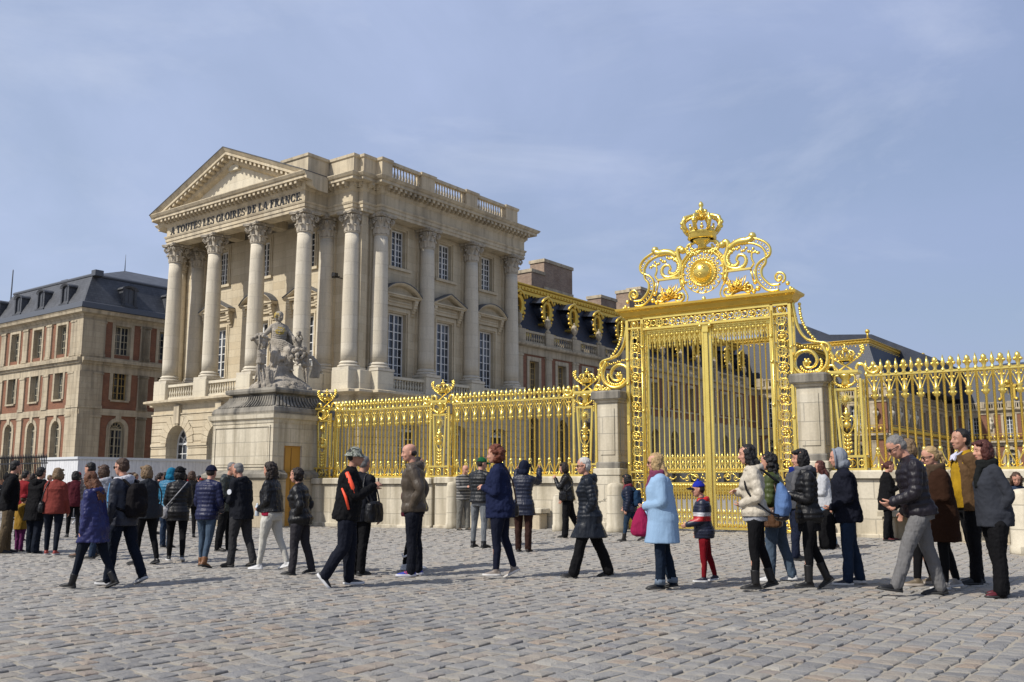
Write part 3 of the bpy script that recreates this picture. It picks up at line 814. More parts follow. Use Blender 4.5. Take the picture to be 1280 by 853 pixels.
# ------------------------------------------------------------------ brick and stone ranges
def brick_range(root, mp, a0, a1, cs, S):
    """one facade: openings with glazing, stone pilasters, bands and surrounds over a brick ground"""
    ops = []
    for c in cs:
        for fl in S['floors']: ops.append((c, fl['w'], fl['b'], fl['t'], fl.get('r', 0)))
    wl = MB(); wl.wall(mp, a0, a1, 0, S['top'], ops, .5, 0, mr=1)
    wl.build('wall', [S.get('ground', M['brick']), S['stone']], root)
    bay = S['bay']; st = MB()
    edges = sorted(set([round(c-bay/2, 3) for c in cs]+[round(c+bay/2, 3) for c in cs]))
    pw = S['pil']
    for e in edges:
        lo, hi = max(a0, e-pw/2), min(a1, e+pw/2)
        if hi-lo < .1: continue
        for z0, z1 in S['pilz']:
            st.mbox(mp, lo, hi, -.12, .01, z0, z1)
            st.mbox(mp, lo-.05, hi+.05, -.17, .01, z1-.18, z1-.05); st.mbox(mp, lo-.04, hi+.04, -.16, .01, z0, z0+.22)
    for z0, z1, p in S['bands']: st.mbox(mp, a0, a1, -p, .012, z0, z1)
    for c in cs:
        for fl in S['floors']:
            w, b, t, r = fl['w'], fl['b'], fl['t'], fl.get('r', 0); e = fl.get('e', .26); p = .055
            st.mbox(mp, c-w/2-e, c-w/2, -p, .01, fl.get('sb', b), t-r); st.mbox(mp, c+w/2, c+w/2+e, -p, .01, fl.get('sb', b), t-r)
            if r: 
                rings = []
                for i in range(13):
                    A = PI*i/12; rings.append([mp(c-q_*math.cos(A), d_, t-r+(r+q_-w/2)*math.sin(A)) for q_, d_ in ((w/2, -p), (w/2+e, -p), (w/2+e, .01), (w/2, .01))])
                st.loft(rings, 0, False); st.mbox(mp, c-.22, c+.22, -p-.06, .01, t, fl.get('kt', t+.6))
            else: st.mbox(mp, c-w/2-e, c+w/2+e, -p, .01, t, t+e)
            if fl.get('sill'): st.mbox(mp, c-w/2-.12, c+w/2+.12, -.14, .012, b-.14, b)
    st.build('stone_dressing', S['stone'], root)
    for c in cs:
        for fl in S['floors']:
            window(root, mp, c, fl['w'], fl['b'], fl['t'], fl.get('r', 0), .38, fl.get('nx', 4), fl.get('nz', 4), fl.get('fm', M['cream_paint']), .045)
def mansard(root, x0, x1, y0, y1, z0, z1, inset, mat, cap=None, name='mansard_roof', hip=1.6):
    mb = MB(); i = inset
    a = [(x0, y0, z0), (x1, y0, z0), (x1, y1, z0), (x0, y1, z0)]; b = [(x0+i, y0+i, z1), (x1-i, y0+i, z1), (x1-i, y1-i, z1), (x0+i, y1-i, z1)]
    mb.loft([a, b], 0, False, cap=False)
    w, d = x1-x0, y1-y0; k = min(w, d)/2
    if w > d: rd = [(x0+k, (y0+y1)/2, z1+hip), (x1-k, (y0+y1)/2, z1+hip)]
    else: rd = [((x0+x1)/2, y0+k, z1+hip), ((x0+x1)/2, y1-k, z1+hip)]
    o = len(mb.v)
    mb.v += b+rd
    fs = [(0, 1, 5, 4), (1, 2, 5), (2, 3, 4, 5), (3, 0, 4)] if w > d else [(0, 1, 4), (1, 2, 5, 4), (2, 3, 5), (3, 0, 4, 5)]
    for f in fs: mb.f.append(tuple(o+q_ for q_ in f)); mb.m.append(0); mb.s.append(False)
    r = mb.build(name, mat, root)
    if cap is not None:
        c = MB(); c.sweep([(-.1, z1-.1), (.12, z1-.12), (.14, z1), (.06, z1+.1), (-.1, z1+.12)], [(p[0], p[1]) for p in b], True); c.build('roof_edge', cap, root)
    return r

def left_building():
    L = (-33.2447, 72.0)
    B = thing('brick_palace_block', 'brick and stone palace block with grey slate mansard roof at the left edge', 'palace wing', (L[0], L[1], 0), ROT)
    so = M['stone_old']
    S = dict(top=14.2, stone=so, bay=3.85, pil=.8, pilz=((0, 6.55), (7.05, 9.9), (11.1, 13.95)),
             bands=((6.55, 7.05, .09), (9.9, 10.5, .05), (10.5, 10.7, .18), (10.7, 10.95, .35), (10.95, 11.1, .12), (13.95, 14.2, .07)),
             floors=(dict(w=1.25, b=1.6, t=6.1, r=.6, e=.3, kt=6.6, nz=6), dict(w=1.3, b=7.8, t=10.25, e=.26, sill=1, nz=4), dict(w=1.35, b=11.4, t=13.75, e=.26, sb=11.1, nz=4)))
    brick_range(B, MF(0), -34, 0, [-3.2-3.85*i for i in range(8)], S)
    S2 = dict(S); S2['floors'] = (S['floors'][0], dict(S['floors'][1], fm=M['gold_paint']), S['floors'][2])
    brick_range(B, MS(0), 0, 22, [3.3+3.9*i for i in range(5)], S2)
    q = MB()
    for z0, z1 in S['pilz']:
        q.box(-1.15, .14, -.14, .0, z0, z1); q.box(.0, .14, 0, 1.3, z0, z1)
    q.build('corner_quoin', so, B)
    c = MB(); pth = [(-34, 0), (0, 0), (0, 22)]
    c.sweep([(-.3, 14.2), (.12, 14.2), (.18, 14.35), (.5, 14.42), (.55, 14.6), (.62, 14.7), (-.3, 14.7)], pth); c.build('cornice', so, B)
    g = MB(); g.sweep([(-.6, 14.7), (.5, 14.7), (.58, 14.78), (.5, 15.2), (.4, 15.25), (-.6, 15.25)], pth); g.build('gutter', M['lead'], B)
    mansard(B, -15.1, .25, -.25, 21, 15.2, 17.75, 1.25, M['slate'], M['lead'], hip=2.35)
    mansard(B, -34, -15.3, -.1, 21, 15.2, 15.9, 3.0, M['slate'])
    def dormer(mp, c):
        d = MB(); d0 = -.1
        d.mbox(mp, c-.62, c-.42, d0, 1.1, 15.45, 16.9); d.mbox(mp, c+.42, c+.62, d0, 1.1, 15.45, 16.9)
        rings = []
        for i in range(9):
            A = PI*i/8; rings.append([mp(c-q_*math.cos(A), d_, 16.75+q_*.45*math.sin(A)) for q_, d_ in ((.42, d0), (.74, d0-.08), (.74, 1.3), (.42, 1.3))])
        d.loft(rings, 0, False); d.mbox(mp, c-.7, c+.7, d0-.1, .4, 15.3, 15.45)
        o = d.build('dormer', M['slate'], B)
        g_ = MB(); g_.mbox(mp, c-.42, c+.42, d0+.15, d0+.2, 15.45, 16.9); g_.mbox(mp, c-.03, c+.03, d0+.1, d0+.15, 15.45, 16.8)
        g_.build('dormer_shutter', M['lead'], o)
    for i in range(4): dormer(MF(-.05), -3.0-3.85*i)
    for i in range(3): dormer(MS(.05), 3.6+3.9*i)
    m = MB(); m.tube([(-7.4, 7.4, 19.9), (-7.4, 7.4, 21.6)], [.05, .015], 5)
    m.build('lightning_rod', M['lead'], B)
    vt = MB(); vt.box(-.9, -.3, .8, 1.5, 17.6, 18.05); vt.box(-6.4, -5.4, 1.2, 1.8, 17.6, 18.0); vt.build('roof_vent', M['lead'], B)
    # flag mast further left
    tag(obj_mast(), 'tall thin bare mast rising behind the roof at the left edge', 'mast')
def obj_mast():
    m = MB(); m.lathe([(.14, 0), (.10, 12), (.05, 20.5), (.02, 20.6)], 8, (-45.6, 84, 0)); return m.build('mast', M['lead'])
left_building()

def finial_urn(root, mp_pt, s=1.):
    u = MB(); x, y, z = mp_pt
    u.lathe([(.02, 1.45*s), (.07*s, 1.38*s), (.03*s, 1.3*s), (.2*s, 1.15*s), (.26*s, .95*s), (.22*s, .9*s), (.30*s, .8*s), (.20*s, .5*s), (.08*s, .38*s), (.12*s, .3*s), (.22*s, .2*s), (.24*s, 0)][::-1], 10, (x, y, z))
    return u.build('urn', M['stone_old'], root)
def oval_dormer(root, mp, c, zc):
    """gilded round window frame standing on the roof slope, its window and little roof"""
    d = MB(); d0 = 0.
    def ring(rx, rz, dd, k=0): return [(c+rx*math.cos(2*PI*i/20), dd, zc+rz*math.sin(2*PI*i/20)) for i in range(20)]
    def rr(lst): d.loft([[mp(*p) for p in ring(rx, rz, dd)] for rx, rz, dd in lst], 0, True, cap=False)
    rr([(.36, .56, .25), (.36, .56, 0), (.42, .62, -.1), (.5, .7, -.06), (.56, .76, -.14), (.64, .84, -.1), (.66, .86, .02), (.6, .8, .06)])
    # crest, ears and drops
    d.tube([mp(c-.75, -.05, zc+.55), mp(c-.45, -.12, zc+.9), mp(c, -.16, zc+1.12), mp(c+.45, -.12, zc+.9), mp(c+.75, -.05, zc+.55)], .11, 6)
    for s_ in (-1, 1):
        for z, x, r in ((-.2, .66, .14), (-.55, .62, .15), (-.85, .48, .14), (.25, .72, .12), (-1.05, .25, .13)): d.sphere(mp(c+s_*x, -.05, zc+z), r, 6)
    d.sphere(mp(c, -.15, zc+.85), .16, 7); d.mbox(mp, c-.5, c+.5, -.1, .9, zc-1.12, zc-.98)
    o = d.build('dormer_frame', M['gold_dark'], root)
    bd = MB(); bd.loft([[mp(c+.56*math.cos(2*PI*i/20), dd, zc+.78*math.sin(2*PI*i/20)) for i in range(20)] for dd in (.05, 1.3)], 0, True, cap=False); bd.build('dormer_body', M['slate_blue'], o)
    g = MB(); n = 16
    g.add([mp(c+.36*math.cos(2*PI*i/n), .2, zc+.56*math.sin(2*PI*i/n)) for i in range(n)], [tuple(range(n))], 0)
    g.build('pane', M['glass'], o)
    w = MB(); w.mbox(mp, c-.02, c+.02, .14, .19, zc-.54, zc+.54); w.mbox(mp, c-.34, c+.34, .13, .18, zc-.02, zc+.02); w.build('glazing_bar', M['gold_dark'], o)
    rfm = MB(); rfm.loft([[mp(c-.9, -.1, zc+.55), mp(c, -.12, zc+1.2), mp(c+.9, -.1, zc+.55), mp(c, -.12, zc+1.12)], [mp(c-.8, 1.3, zc+.7), mp(c, 1.6, zc+1.2), mp(c+.8, 1.3, zc+.7), mp(c, 1.6, zc+1.1)]], 0, False)
    rfm.build('dormer_roof', M['slate_blue'], o)

def gold_ridge(root, path, z, k=1., drops=True):
    g = MB()
    g.sweep([(-.25, z-.75*k), (.02, z-.75*k), (.04, z-.5*k), (.16, z-.45*k), (.18, z-.2*k), (.30, z-.1*k), (.32, z), (.1, z+.08*k), (-.25, z+.1*k)], path)
    if drops:
        for i in range(len(path)-1):
            A, B_ = Vector(path[i]), Vector(path[i+1]); L = (B_-A).length; n = max(1, int(L/.42)); t = (B_-A)/max(L, 1e-6); nn = Vector((t.y, -t.x))
            for j in range(n):
                p = A+t*(L*(j+.5)/n)+nn*.05; big = j % 3 == 0
                g.sphere((p.x, p.y, z-(.95 if big else .82)*k), .13*k if big else .1*k, 6, (1, 1, 1.4 if big else 1.))
                p = A+t*(L*(j+.5)/n)+nn*.17; g.sphere((p.x, p.y, z-.33*k), .1*k, 5)
    return g.build('gilded_ridge', M['gold_dark'], root)

def court_wings():
    so = M['stone_old']
    # the long range behind the pavilion
    W = thing('palace_court_wing', 'long shaded court wing with gilded round dormers and a dark blue mansard roof', 'palace wing', (PA[0], PA[1], 0), ROT)
    y0, y1 = 17.3, 62.4; X = 1.5; bay = 3.72; cs = [20.75+bay*i for i in range(11)]
    S = dict(top=11.2, stone=so, bay=bay, pil=.75, pilz=((8.0, 10.75),),
             bands=((6.9, 7.2, .1), (7.85, 8.0, .08), (10.75, 11.2, .1)),
             floors=(dict(w=1.5, b=0.2, t=6.1, r=.75, e=.4, kt=6.9, nz=6, nx=4, fm=M['gold_paint']), dict(w=1.2, b=8.15, t=10.3, e=.3, nz=5, fm=M['gold_paint'])))
    brick_range(W, MS(X), y0, y1, cs, S)
    sp = MB()
    for c in cs:      # stone arcade skin over the brick on the ground floor
        pass
    sp.wall(MS(X+.07), y0, y1, 0, 6.9, [(c, 2.3, 0, 6.45, 1.15) for c in cs], .1); sp.build('arcade', so, W)
    for c in cs:
        sq = MB()
        for s_ in (-1, 1): sq.mbox(MS(X), c+s_*.95-.38, c+s_*.95+.38, -.05, .01, 7.2, 7.3)
        for a in (-.35, .95): sq.mbox(MS(X), c+a-.22, c+a+.12, -.06, .01, 7.2, 7.85)
        sq.mbox(MS(X), c+1.55, c+2.17, -.06, .01, 7.2, 7.85)
        sq.build('panel_frame', so, W)
    c_ = MB(); c_.sweep([(-.3, 11.15), (.1, 11.15), (.15, 11.25), (.45, 11.32), (.5, 11.42), (.5, 11.5), (-.3, 11.52)], [(X, y0), (X, y1), (5.0, y1)])
    c_.build('cornice', so, W)
    edges = [18.84+3.7*i for i in range(12)]
    for e in edges: pb = MB(); pb.mbox(MS(X+.15), e-.55, e+.55, -.14, .3, 11.5, 12.55); pb.build('parapet_post', so, W)
    for a, b in zip(edges, edges[1:]): balustrade(W, MS(X+.15), a+.55, b-.55, 11.5, 12.5, 9, .08, .24, so, rail=.16, plinth=.2)
    for e in edges: finial_urn(W, (X-.05+.1, e, 12.55), .95)
    rf = MB(); rf.add([(1.0, y0, 11.5), (1.0, y1+3, 11.5), (-.6, y1+3, 15.9), (-.6, y0, 15.9)], [(0, 1, 2, 3)]); rf.add([(-.6, y0, 15.9), (-.6, y1+3, 15.9), (-7, y1+3, 17.0), (-7, y0, 17.0)], [(0, 1, 2, 3)])
    rf.add([(-.6, y0, 15.9), (-7, y0, 17), (-7, y0, 11), (1, y0, 11.5)], [(0, 1, 2, 3)])
    rf.build('mansard_roof', M['slate_blue'], W)
    gold_ridge(W, [(-.5, y0), (-.5, y1+.5)], 16.65)
    for c in [19.85+3.72*i for i in range(12)]: oval_dormer(W, MS(.75), c, 14.55)
    for c in [21.0+3.72*i for i in range(11)]:
        lo = MB(); lo.loft([[MS(.75)(c-.62*math.cos(PI*i/8)*q_, d_, 12.1+.72*math.sin(PI*i/8)*q_) for i in range(9)] for q_, d_ in ((1, 0), (1, .9))], 0, True); lo.build('low_dormer_hood', M['gold_dark'], W)
    # chimneys, each a stack of its own
    for (xx, ya, yb, za, zb_, h2) in ((-6.5, 31.6, 33.6, 14, 20.2, 0), (-6.5, 33.6, 38.3, 14, 21.5, 1), (-6.5, 49.2, 51.6, 14, 21.2, 0), (-6.5, 51.6, 57.3, 14, 21.9, 0), (-6.5, 43.5, 46.5, 14, 19.7, 0), (-2.2, 18.2, 19.9, 14, 20.4, 1)):
        c = MB(); c.box(xx-1.6, xx, ya, yb, za, zb_); c.box(xx-1.7, xx+.1, ya-.1, yb+.1, zb_, zb_+.3, 1)
        if h2: c.box(xx-1.68, xx+.08, ya-.08, yb+.08, zb_-2.6, zb_-2.35, 1)
        c.build('chimney', [M['brick_dark'], so], W)
    # the range that steps forward round the inner court
    V = thing('palace_inner_court', 'inner court range of brick and stone with gilded ridges seen through the gate', 'palace wing', (PA[0], PA[1], 0), ROT)
    S3 = dict(top=11.2, stone=so, bay=3.6, pil=.8, pilz=((0, 6.3), (7.2, 10.8)), bands=((6.4, 7.1, .12), (10.8, 11.2, .1)),
              floors=(dict(w=1.5, b=.2, t=5.9, r=.7, e=.35, kt=6.4, nz=6), dict(w=1.4, b=7.2, t=10.5, e=.3, nz=6, fm=M['white_paint'])))
    brick_range(V, MF(62.45), 1.5, 5.0, [3.25], S3)
    brick_range(V, MS(5.0), 62.45, 79, [64.5+3.6*i for i in range(4)], S3)
    brick_range(V, MF(79), 5.0, 10.8, [7.2], dict(S3, bay=4.0))
    brick_range(V, MS(10.8), 79, 110, [81.5+3.7*i for i in range(8)], S3)
    brick_range(V, MF(110), 10.8, 44, [14.0+4.6*i for i in range(7)], dict(S3, bay=4.6))
    c_ = MB(); pth = [(1.5, 62.45), (5, 62.45), (5, 79), (10.8, 79), (10.8, 110), (44, 110)]
    c_.sweep([(-.3, 11.15), (.1, 11.15), (.15, 11.25), (.45, 11.32), (.5, 11.42), (.5, 11.5), (-.3, 11.52)], pth); c_.build('cornice', so, V)
    bl = MB(); bl.sweep([(-.2, 11.5), (.1, 11.5), (.1, 11.7), (-.2, 11.7)], pth); bl.sweep([(-.2, 12.35), (.12, 12.35), (.12, 12.5), (-.2, 12.5)], pth)
    for i in range(len(pth)-1):
        A, B_ = Vector(pth[i]), Vector(pth[i+1]); Ln = (B_-A).length
        for j in range(int(Ln/.32)):
            p = A+(B_-A)*((j+.5)/int(Ln/.32)); k = j % 12 < 3
            if k: bl.box(p.x-.17, p.x+.17, p.y-.17, p.y+.17, 11.7, 12.6)
            else: bl.box(p.x-.07, p.x+.07, p.y-.07, p.y+.07, 11.7, 12.35)
    bl.build('parapet', so, V)
    for p in ((5, 62.6), (5, 70.5), (5, 78.8), (7.8, 79), (10.7, 79.1), (10.8, 88), (10.8, 97), (10.8, 106)): finial_urn(V, (p[0]-.1, p[1]+.1, 12.6), 1.3)
    def mroof(x0, x1, y0_, y1_, z0, z1, ins, hip, face=None):
        mansard(V, x0, x1, y0_, y1_, z0, z1, ins, M['slate_blue'], None, hip=hip)
        gold_ridge(V, [(x0+ins, y0_+ins), (x1-ins, y0_+ins), (x1-ins, y1_-ins)], z1+.5, .9)
    mroof(-5, 4.7, 62.9, 90, 12.0, 16.9, 1.3, 1.2)
    mroof(-12, 10.4, 79.5, 112, 12.2, 18.3, 2.0, 2.3)
    mroof(8.5, 50, 110.4, 128, 12.2, 17.3, 2.0, 1.6)
    rr_ = MB(); rr_.prism([(-22, 13), (-8, 25.4), (-.9, 21.9), (5, 21.4), (12.6, 17.6), (12.8, 13)], 95, 112.5, 'y'); rr_.build('rear_roof', M['slate_blue'], V)
    lt = MB(); lt.sphere((8.4, 81.4, 19.7), .3, 8); lt.lathe([(.2, 0), (.1, .5), (.2, .9)], 8, (8.4, 81.4, 18.7)); lt.build('gilded_finial', M['gold_dark'], V)
    lt = MB(); lt.sphere((8.4, 108, 19.7), .3, 8); lt.lathe([(.2, 0), (.1, .5), (.2, .9)], 8, (8.4, 108, 18.7)); lt.build('gilded_finial', M['gold_dark'], V)
    for c in (18.6, 23.2, 27.8):
        mp = MF(110.9); d = MB(); d.mbox(mp, c-.95, c-.55, -.2, .8, 12.5, 14.6); d.mbox(mp, c+.55, c+.95, -.2, .8, 12.5, 14.6); d.mbox(mp, c-1.1, c+1.1, -.3, .8, 14.6, 15.0)
        for s_ in (-1, 1): d.sphere((c+s_*1.05, 110.7, 12.9), .3, 6)
        d.sphere((c, 110.7, 15.3), .42, 7); d.sphere((c-.6, 110.7, 15.1), .25, 6); d.sphere((c+.6, 110.7, 15.1), .25, 6); d.mbox(mp, c-1.1, c+1.1, -.25, .8, 12.35, 12.5)
        o = d.build('dormer_frame', M['gold_dark'], V); g = MB(); g.mbox(mp, c-.55, c+.55, .1, .12, 12.5, 14.6); g.build('pane', M['glass'], o)
        g = MB(); g.mbox(mp, c-.03, c+.03, .04, .09, 12.5, 14.6); g.mbox(mp, c-.55, c+.55, .04, .085, 13.5, 13.56); g.build('glazing_bar', M['gold_dark'], o)
    # gilded balcony rails and busts on the brick
    gb = MB()
    for mp, a, b in ((MF(79), 5.4, 10.6), (MS(10.8), 79, 110), (MF(110), 11, 40)):
        gb.mbox(mp, a, b, -.5, -.45, 8.0, 8.08); gb.mbox(mp, a, b, -.5, -.45, 7.15, 7.22)
        for j in range(int((b-a)/.5)):
            x = a+.25+.5*j; gb.sphere(mp(x, -.48, 7.6), .2, 6, (1, 1, 1.4))
    gb.build('gilded_balcony', M['gold_dark'], V)
    sl = MB()
    for mp, a, b in ((MF(79), 5.2, 10.8), (MS(10.8), 79, 110), (MF(110), 11, 40)): sl.mbox(mp, a, b, -.6, 0, 6.85, 7.1)
    sl.build('balcony_slab', so, V)
    for mp, c in ((MF(79), 9.6), (MS(10.8), 79.8), (MS(10.8), 83.35), (MS(10.8), 87.05), (MS(10.8), 90.75), (MF(110), 16.3), (MF(110), 20.9), (MF(110), 25.5)):
        b = MB(); x, y, z = mp(c, -.3, 8.6)
        b.lathe([(.1, 0), (.16, .25), (.12, .4), (.34, .75), (.42, 1.0), (.2, 1.15), (.12, 1.25), (.2, 1.4), (.21, 1.6), (.1, 1.75), (.01, 1.78)], 10, (x, y, z)); b.build('bust', M['stone_pale'], V)
court_wings()

# ------------------------------------------------------------------ things in front of the left block
def hoarding():
    m = newmat('whitewashed_boards', (.55, .56, .58), .7); q = NT(m); co = q.coord()
    sep = q.n('ShaderNodeSeparateXYZ'); q.l(co, sep.inputs[0]); u = q.math('ADD', sep.outputs[0], sep.outputs[1])
    w = q.math('FRACT', q.math('MULTIPLY', u, 4.2)); ln = q.math('LESS_THAN', w, .07)
    n = q.noise(q.mapping(co, (3, 3, .5)), 3, 5, .7)
    c = q.mix(q.ramp(n, [(.35, (0, 0, 0)), (.75, (.75,)*3)]), (.62, .63, .65), (.36, .37, .39)); c = q.mix(q.math('MULTIPLY', ln, .5), c, (.2, .2, .21)); q.base(c)
    q.normal(q.bump(ln, .5, -.02))
    X, Y = -22.9, 50.0
    H = thing('site_hoarding', 'whitewashed timber hoarding enclosure beneath the brick palace block', 'hoarding', (X, Y, 0), ROT)
    b = MB(); b.box(-3.9, 0, 0, .1, 0, 2.55); b.box(-.1, 0, .1, 9.2, 0, 2.55); b.box(-3.9, -3.8, .1, 9.2, 0, 2.55); b.build('boards', m, H)
    c = MB(); c.box(-4.0, .08, -.08, .18, 2.55, 2.68); c.box(-.18, .08, .18, 9.25, 2.55, 2.68); c.build('coping', newmat('hoarding_coping', (.5, .52, .54), .6), H)
hoarding()
def railing():
    Rl = thing('iron_railing', 'dark spiked iron railing in front of the brick block at far left', 'railing', (-20.6, 42.0, 0), R(-37))
    b = MB(); b.box(-7, 0, -.03, .03, .25, .31); b.box(-7, 0, -.03, .03, 2.15, 2.21); b.build('rail', M['iron'], Rl)
    s = MB(); s.lathe([(.022, 0), (.022, 2.4), (.04, 2.42), (.002, 2.62)], 6); o = s.build('bar', M['iron'], Rl); o.location = (-.1, 0, 0)
    for i in range(1, 46): dup(o, Rl, (-.1-.15*i, 0, 0))
railing()
# ------------------------------------------------------------------ gilded fence, gate, stone piers
FO = (4.83, 22.5); FR = R(-33.7)
def FW(x, y):
    c, s = math.cos(FR), math.sin(FR); return FO[0]+x*c-y*s, FO[1]+x*s+y*c
GO, GD = M['gold'], M['gold_dark']
def low_wall(x0, x1, dz, label):
    W = thing('stone_parapet_wall', label, 'wall', (*FW((x0+x1)/2, 0), dz), FR)
    h = (x1-x0)/2
    b = MB(); b.bbox(-h, h, -.36, .3, -.35, 1.28, .02); b.build('wall_body', M['stone_wall'], W)
    b = MB(); b.bbox(-h, h, -.43, .38, -.4, .12, .02); b.build('wall_plinth', M['stone_wall'], W)
    b = MB(); b.bbox(-h, h, -.44, .38, 1.28, 1.45, .03); b.build('coping', M['stone_wall'], W)
low_wall(-13.0, -8.28, 0, 'pale stone parapet wall between the statue plinth and the middle gilded post')
low_wall(-8.18, -3.1, .02, 'pale stone parapet wall behind the striped sweater man, left of the gate')
low_wall(2.75, 10.5, .12, 'pale stone parapet wall to the right of the gate')

def pier(x, dz, label):
    Pp = thing('stone_pier', label, 'pier', (*FW(x, -.07), dz), FR)
    b = MB(); b.bbox(-.29, .29, -.33, .33, 1.82, 3.3, .015)
    for sy in (-1,):
        b.box(-.2, .2, sy*.33-.02, sy*.33+.0, 2.0, 3.15, 0)
    b.box(.29, .31, -.2, .2, 2.0, 3.15); b.build('shaft', M['stone_wall'], Pp)
    b = MB(); b.bbox(-.40, .40, -.45, .45, -.35, .35, .02); b.bbox(-.36, .36, -.41, .41, .35, 1.5, .02); b.bbox(-.38, .38, -.43, .43, 1.5, 1.66, .02); b.build('base', M['stone_wall'], Pp)
    b = MB(); b.bbox(-.33, .33, -.37, .37, 1.66, 1.82, .03); b.build('base_moulding', M['stone_black'], Pp)
    b = MB(); b.sweep([(-.3, 3.3), (.02, 3.3), (.05, 3.36), (.1, 3.38), (.1, 3.40), (-.3, 3.42)], [(-.29, -.33), (.29, -.33), (.29, .33), (-.29, .33)], True); b.build('neck', M['stone_wall'], Pp)
    b = MB(); b.bbox(-.42, .42, -.46, .46, 3.4, 3.6, .04); b.build('cap', M['stone_black'], Pp)
pier(-2.66, .0, 'square stone pier with a blackened cap on the left of the gilded gate')
pier(2.40, .12, 'square stone pier with a blackened cap on the right of the gilded gate')

def spear_bar():
    b = MB(); b.lathe([(.028, 1.48), (.028, 3.5), (.045, 3.51), (.045, 3.56), (.025, 3.58), (.02, 3.6), (.05, 3.66), (.035, 3.74), (.004, 3.86)], 7); return b
def finial_bar():
    b = MB()
    b.lathe([(.026, 1.9), (.026, 2.98), (.06, 3.0), (.07, 3.06), (.045, 3.12), (.075, 3.15), (.03, 3.2), (.03, 3.5), (.06, 3.53), (.03, 3.58), (.05, 3.62), (.045, 3.7), (.06, 3.73), (.05, 3.79), (.005, 3.83)], 7)
    for s_ in (-1, 1):
        b.tube(smoothpath([(s_*.03, 0, 3.16), (s_*.08, 0, 3.3), (s_*.135, 0, 3.42), (s_*.12, 0, 3.47), (s_*.08, 0, 3.46), (s_*.075, 0, 3.41)], 3), .016, 5)
        b.sphere((s_*.055, 0, 3.68), .04, 6); b.sphere((s_*.06, 0, 3.06), .032, 5); b.sphere((s_*.045, 0, 3.38), .03, 5)
        b.tube(smoothpath([(s_*.02, 0, 1.86), (s_*.07, 0, 1.72), (s_*.13, 0, 1.6), (s_*.10, 0, 1.54), (s_*.06, 0, 1.58)], 3), .016, 5)
    b.lathe([(.045, 1.5), (.05, 1.53), (.022, 1.57), (.022, 1.74), (.045, 1.77), (.052, 1.81), (.03, 1.85), (.05, 1.88), (.05, 1.91), (.026, 1.95)], 8)
    return b
SB, FB = spear_bar().mesh('spear_bar', [GO]), finial_bar().mesh('finial_bar', [GO])
def fence_section(x0, x1, dz, label):
    Fn = thing('gilded_fence_panel', label, 'fence', (*FW(x0, 0), dz), FR, 'gilded fence panels on the low wall')
    L = x1-x0
    b = MB(); b.box(0, L, -.035, .035, 3.49, 3.535); b.build('top_rail', GO, Fn)
    b = MB(); b.box(0, L, -.06, .06, 1.452, 1.51); b.build('bottom_rail', GO, Fn)
    n = max(1, int(round(L/.305)))
    for i in range(n+1):
        o = bpy.data.objects.new('spear_bar', SB); COL.objects.link(o); o.parent = Fn; o.location = (L*i/n, 0, 0)
        if i < n:
            o = bpy.data.objects.new('finial_bar', FB); COL.objects.link(o); o.parent = Fn; o.location = (L*(i+.5)/n, 0, 0)
fence_section(-12.42, -8.6, .0, 'gilded fence panel with spear tips nearest the statue plinth')
fence_section(-7.82, -3.85, .02, 'gilded fence panel between the middle post and the post beside the left pier')
fence_section(3.55, 7.6, .12, 'gilded fence panel at the right edge behind the yellow sweater man')

def crown_piece(b, c, s):
    """a closed royal crown; c centre of its band, s radius"""
    x, y, z = c
    b.lathe([(.86*s, -.28*s), (.95*s, -.2*s), (.92*s, .0), (1.0*s, .08*s), (1.04*s, .2*s), (.9*s, .22*s), (.85*s, .0), (.8*s, -.28*s)], 20, c)
    for i in range(8):
        a = 2*PI*i/8; ca, sa = math.cos(a), math.sin(a); pts = []; rr = []
        for r_, h_, w_ in ((.98, .2, .13), (1.2, .5, .14), (1.32, .85, .15), (1.12, 1.18, .13), (.68, 1.34, .11), (.25, 1.22, .09), (.0, 1.1, .08)):
            pts.append((x+ca*r_*s, y+sa*r_*s, z+h_*s)); rr.append(w_*s)
        b.tube(pts, rr, 6)
        b.sphere((x+ca*1.38*s, y+sa*1.38*s, z+.75*s), .14*s, 5); b.sphere((x+ca*1.22*s, y+sa*1.22*s, z+1.12*s), .12*s, 5)
        a += PI/8; ca, sa = math.cos(a), math.sin(a)
        b.sphere((x+ca*1.02*s, y+sa*1.02*s, z+.36*s), .14*s, 5); b.sphere((x+ca*1.06*s, y+sa*1.06*s, z+.56*s), .09*s, 5)
    b.lathe([(.1*s, 1.05*s), (.26*s, 1.25*s), (.12*s, 1.38*s), (.16*s, 1.45*s), (.24*s, 1.62*s), (.2*s, 1.8*s), (.08*s, 1.92*s), (.17*s, 2.05*s), (.15*s, 2.2*s), (.02*s, 2.36*s)], 10, c)
    for i in range(4):
        a = PI/2*i+.3; b.sphere((x+.27*s*math.cos(a), y+.27*s*math.sin(a), z+1.66*s), .15*s, 6)

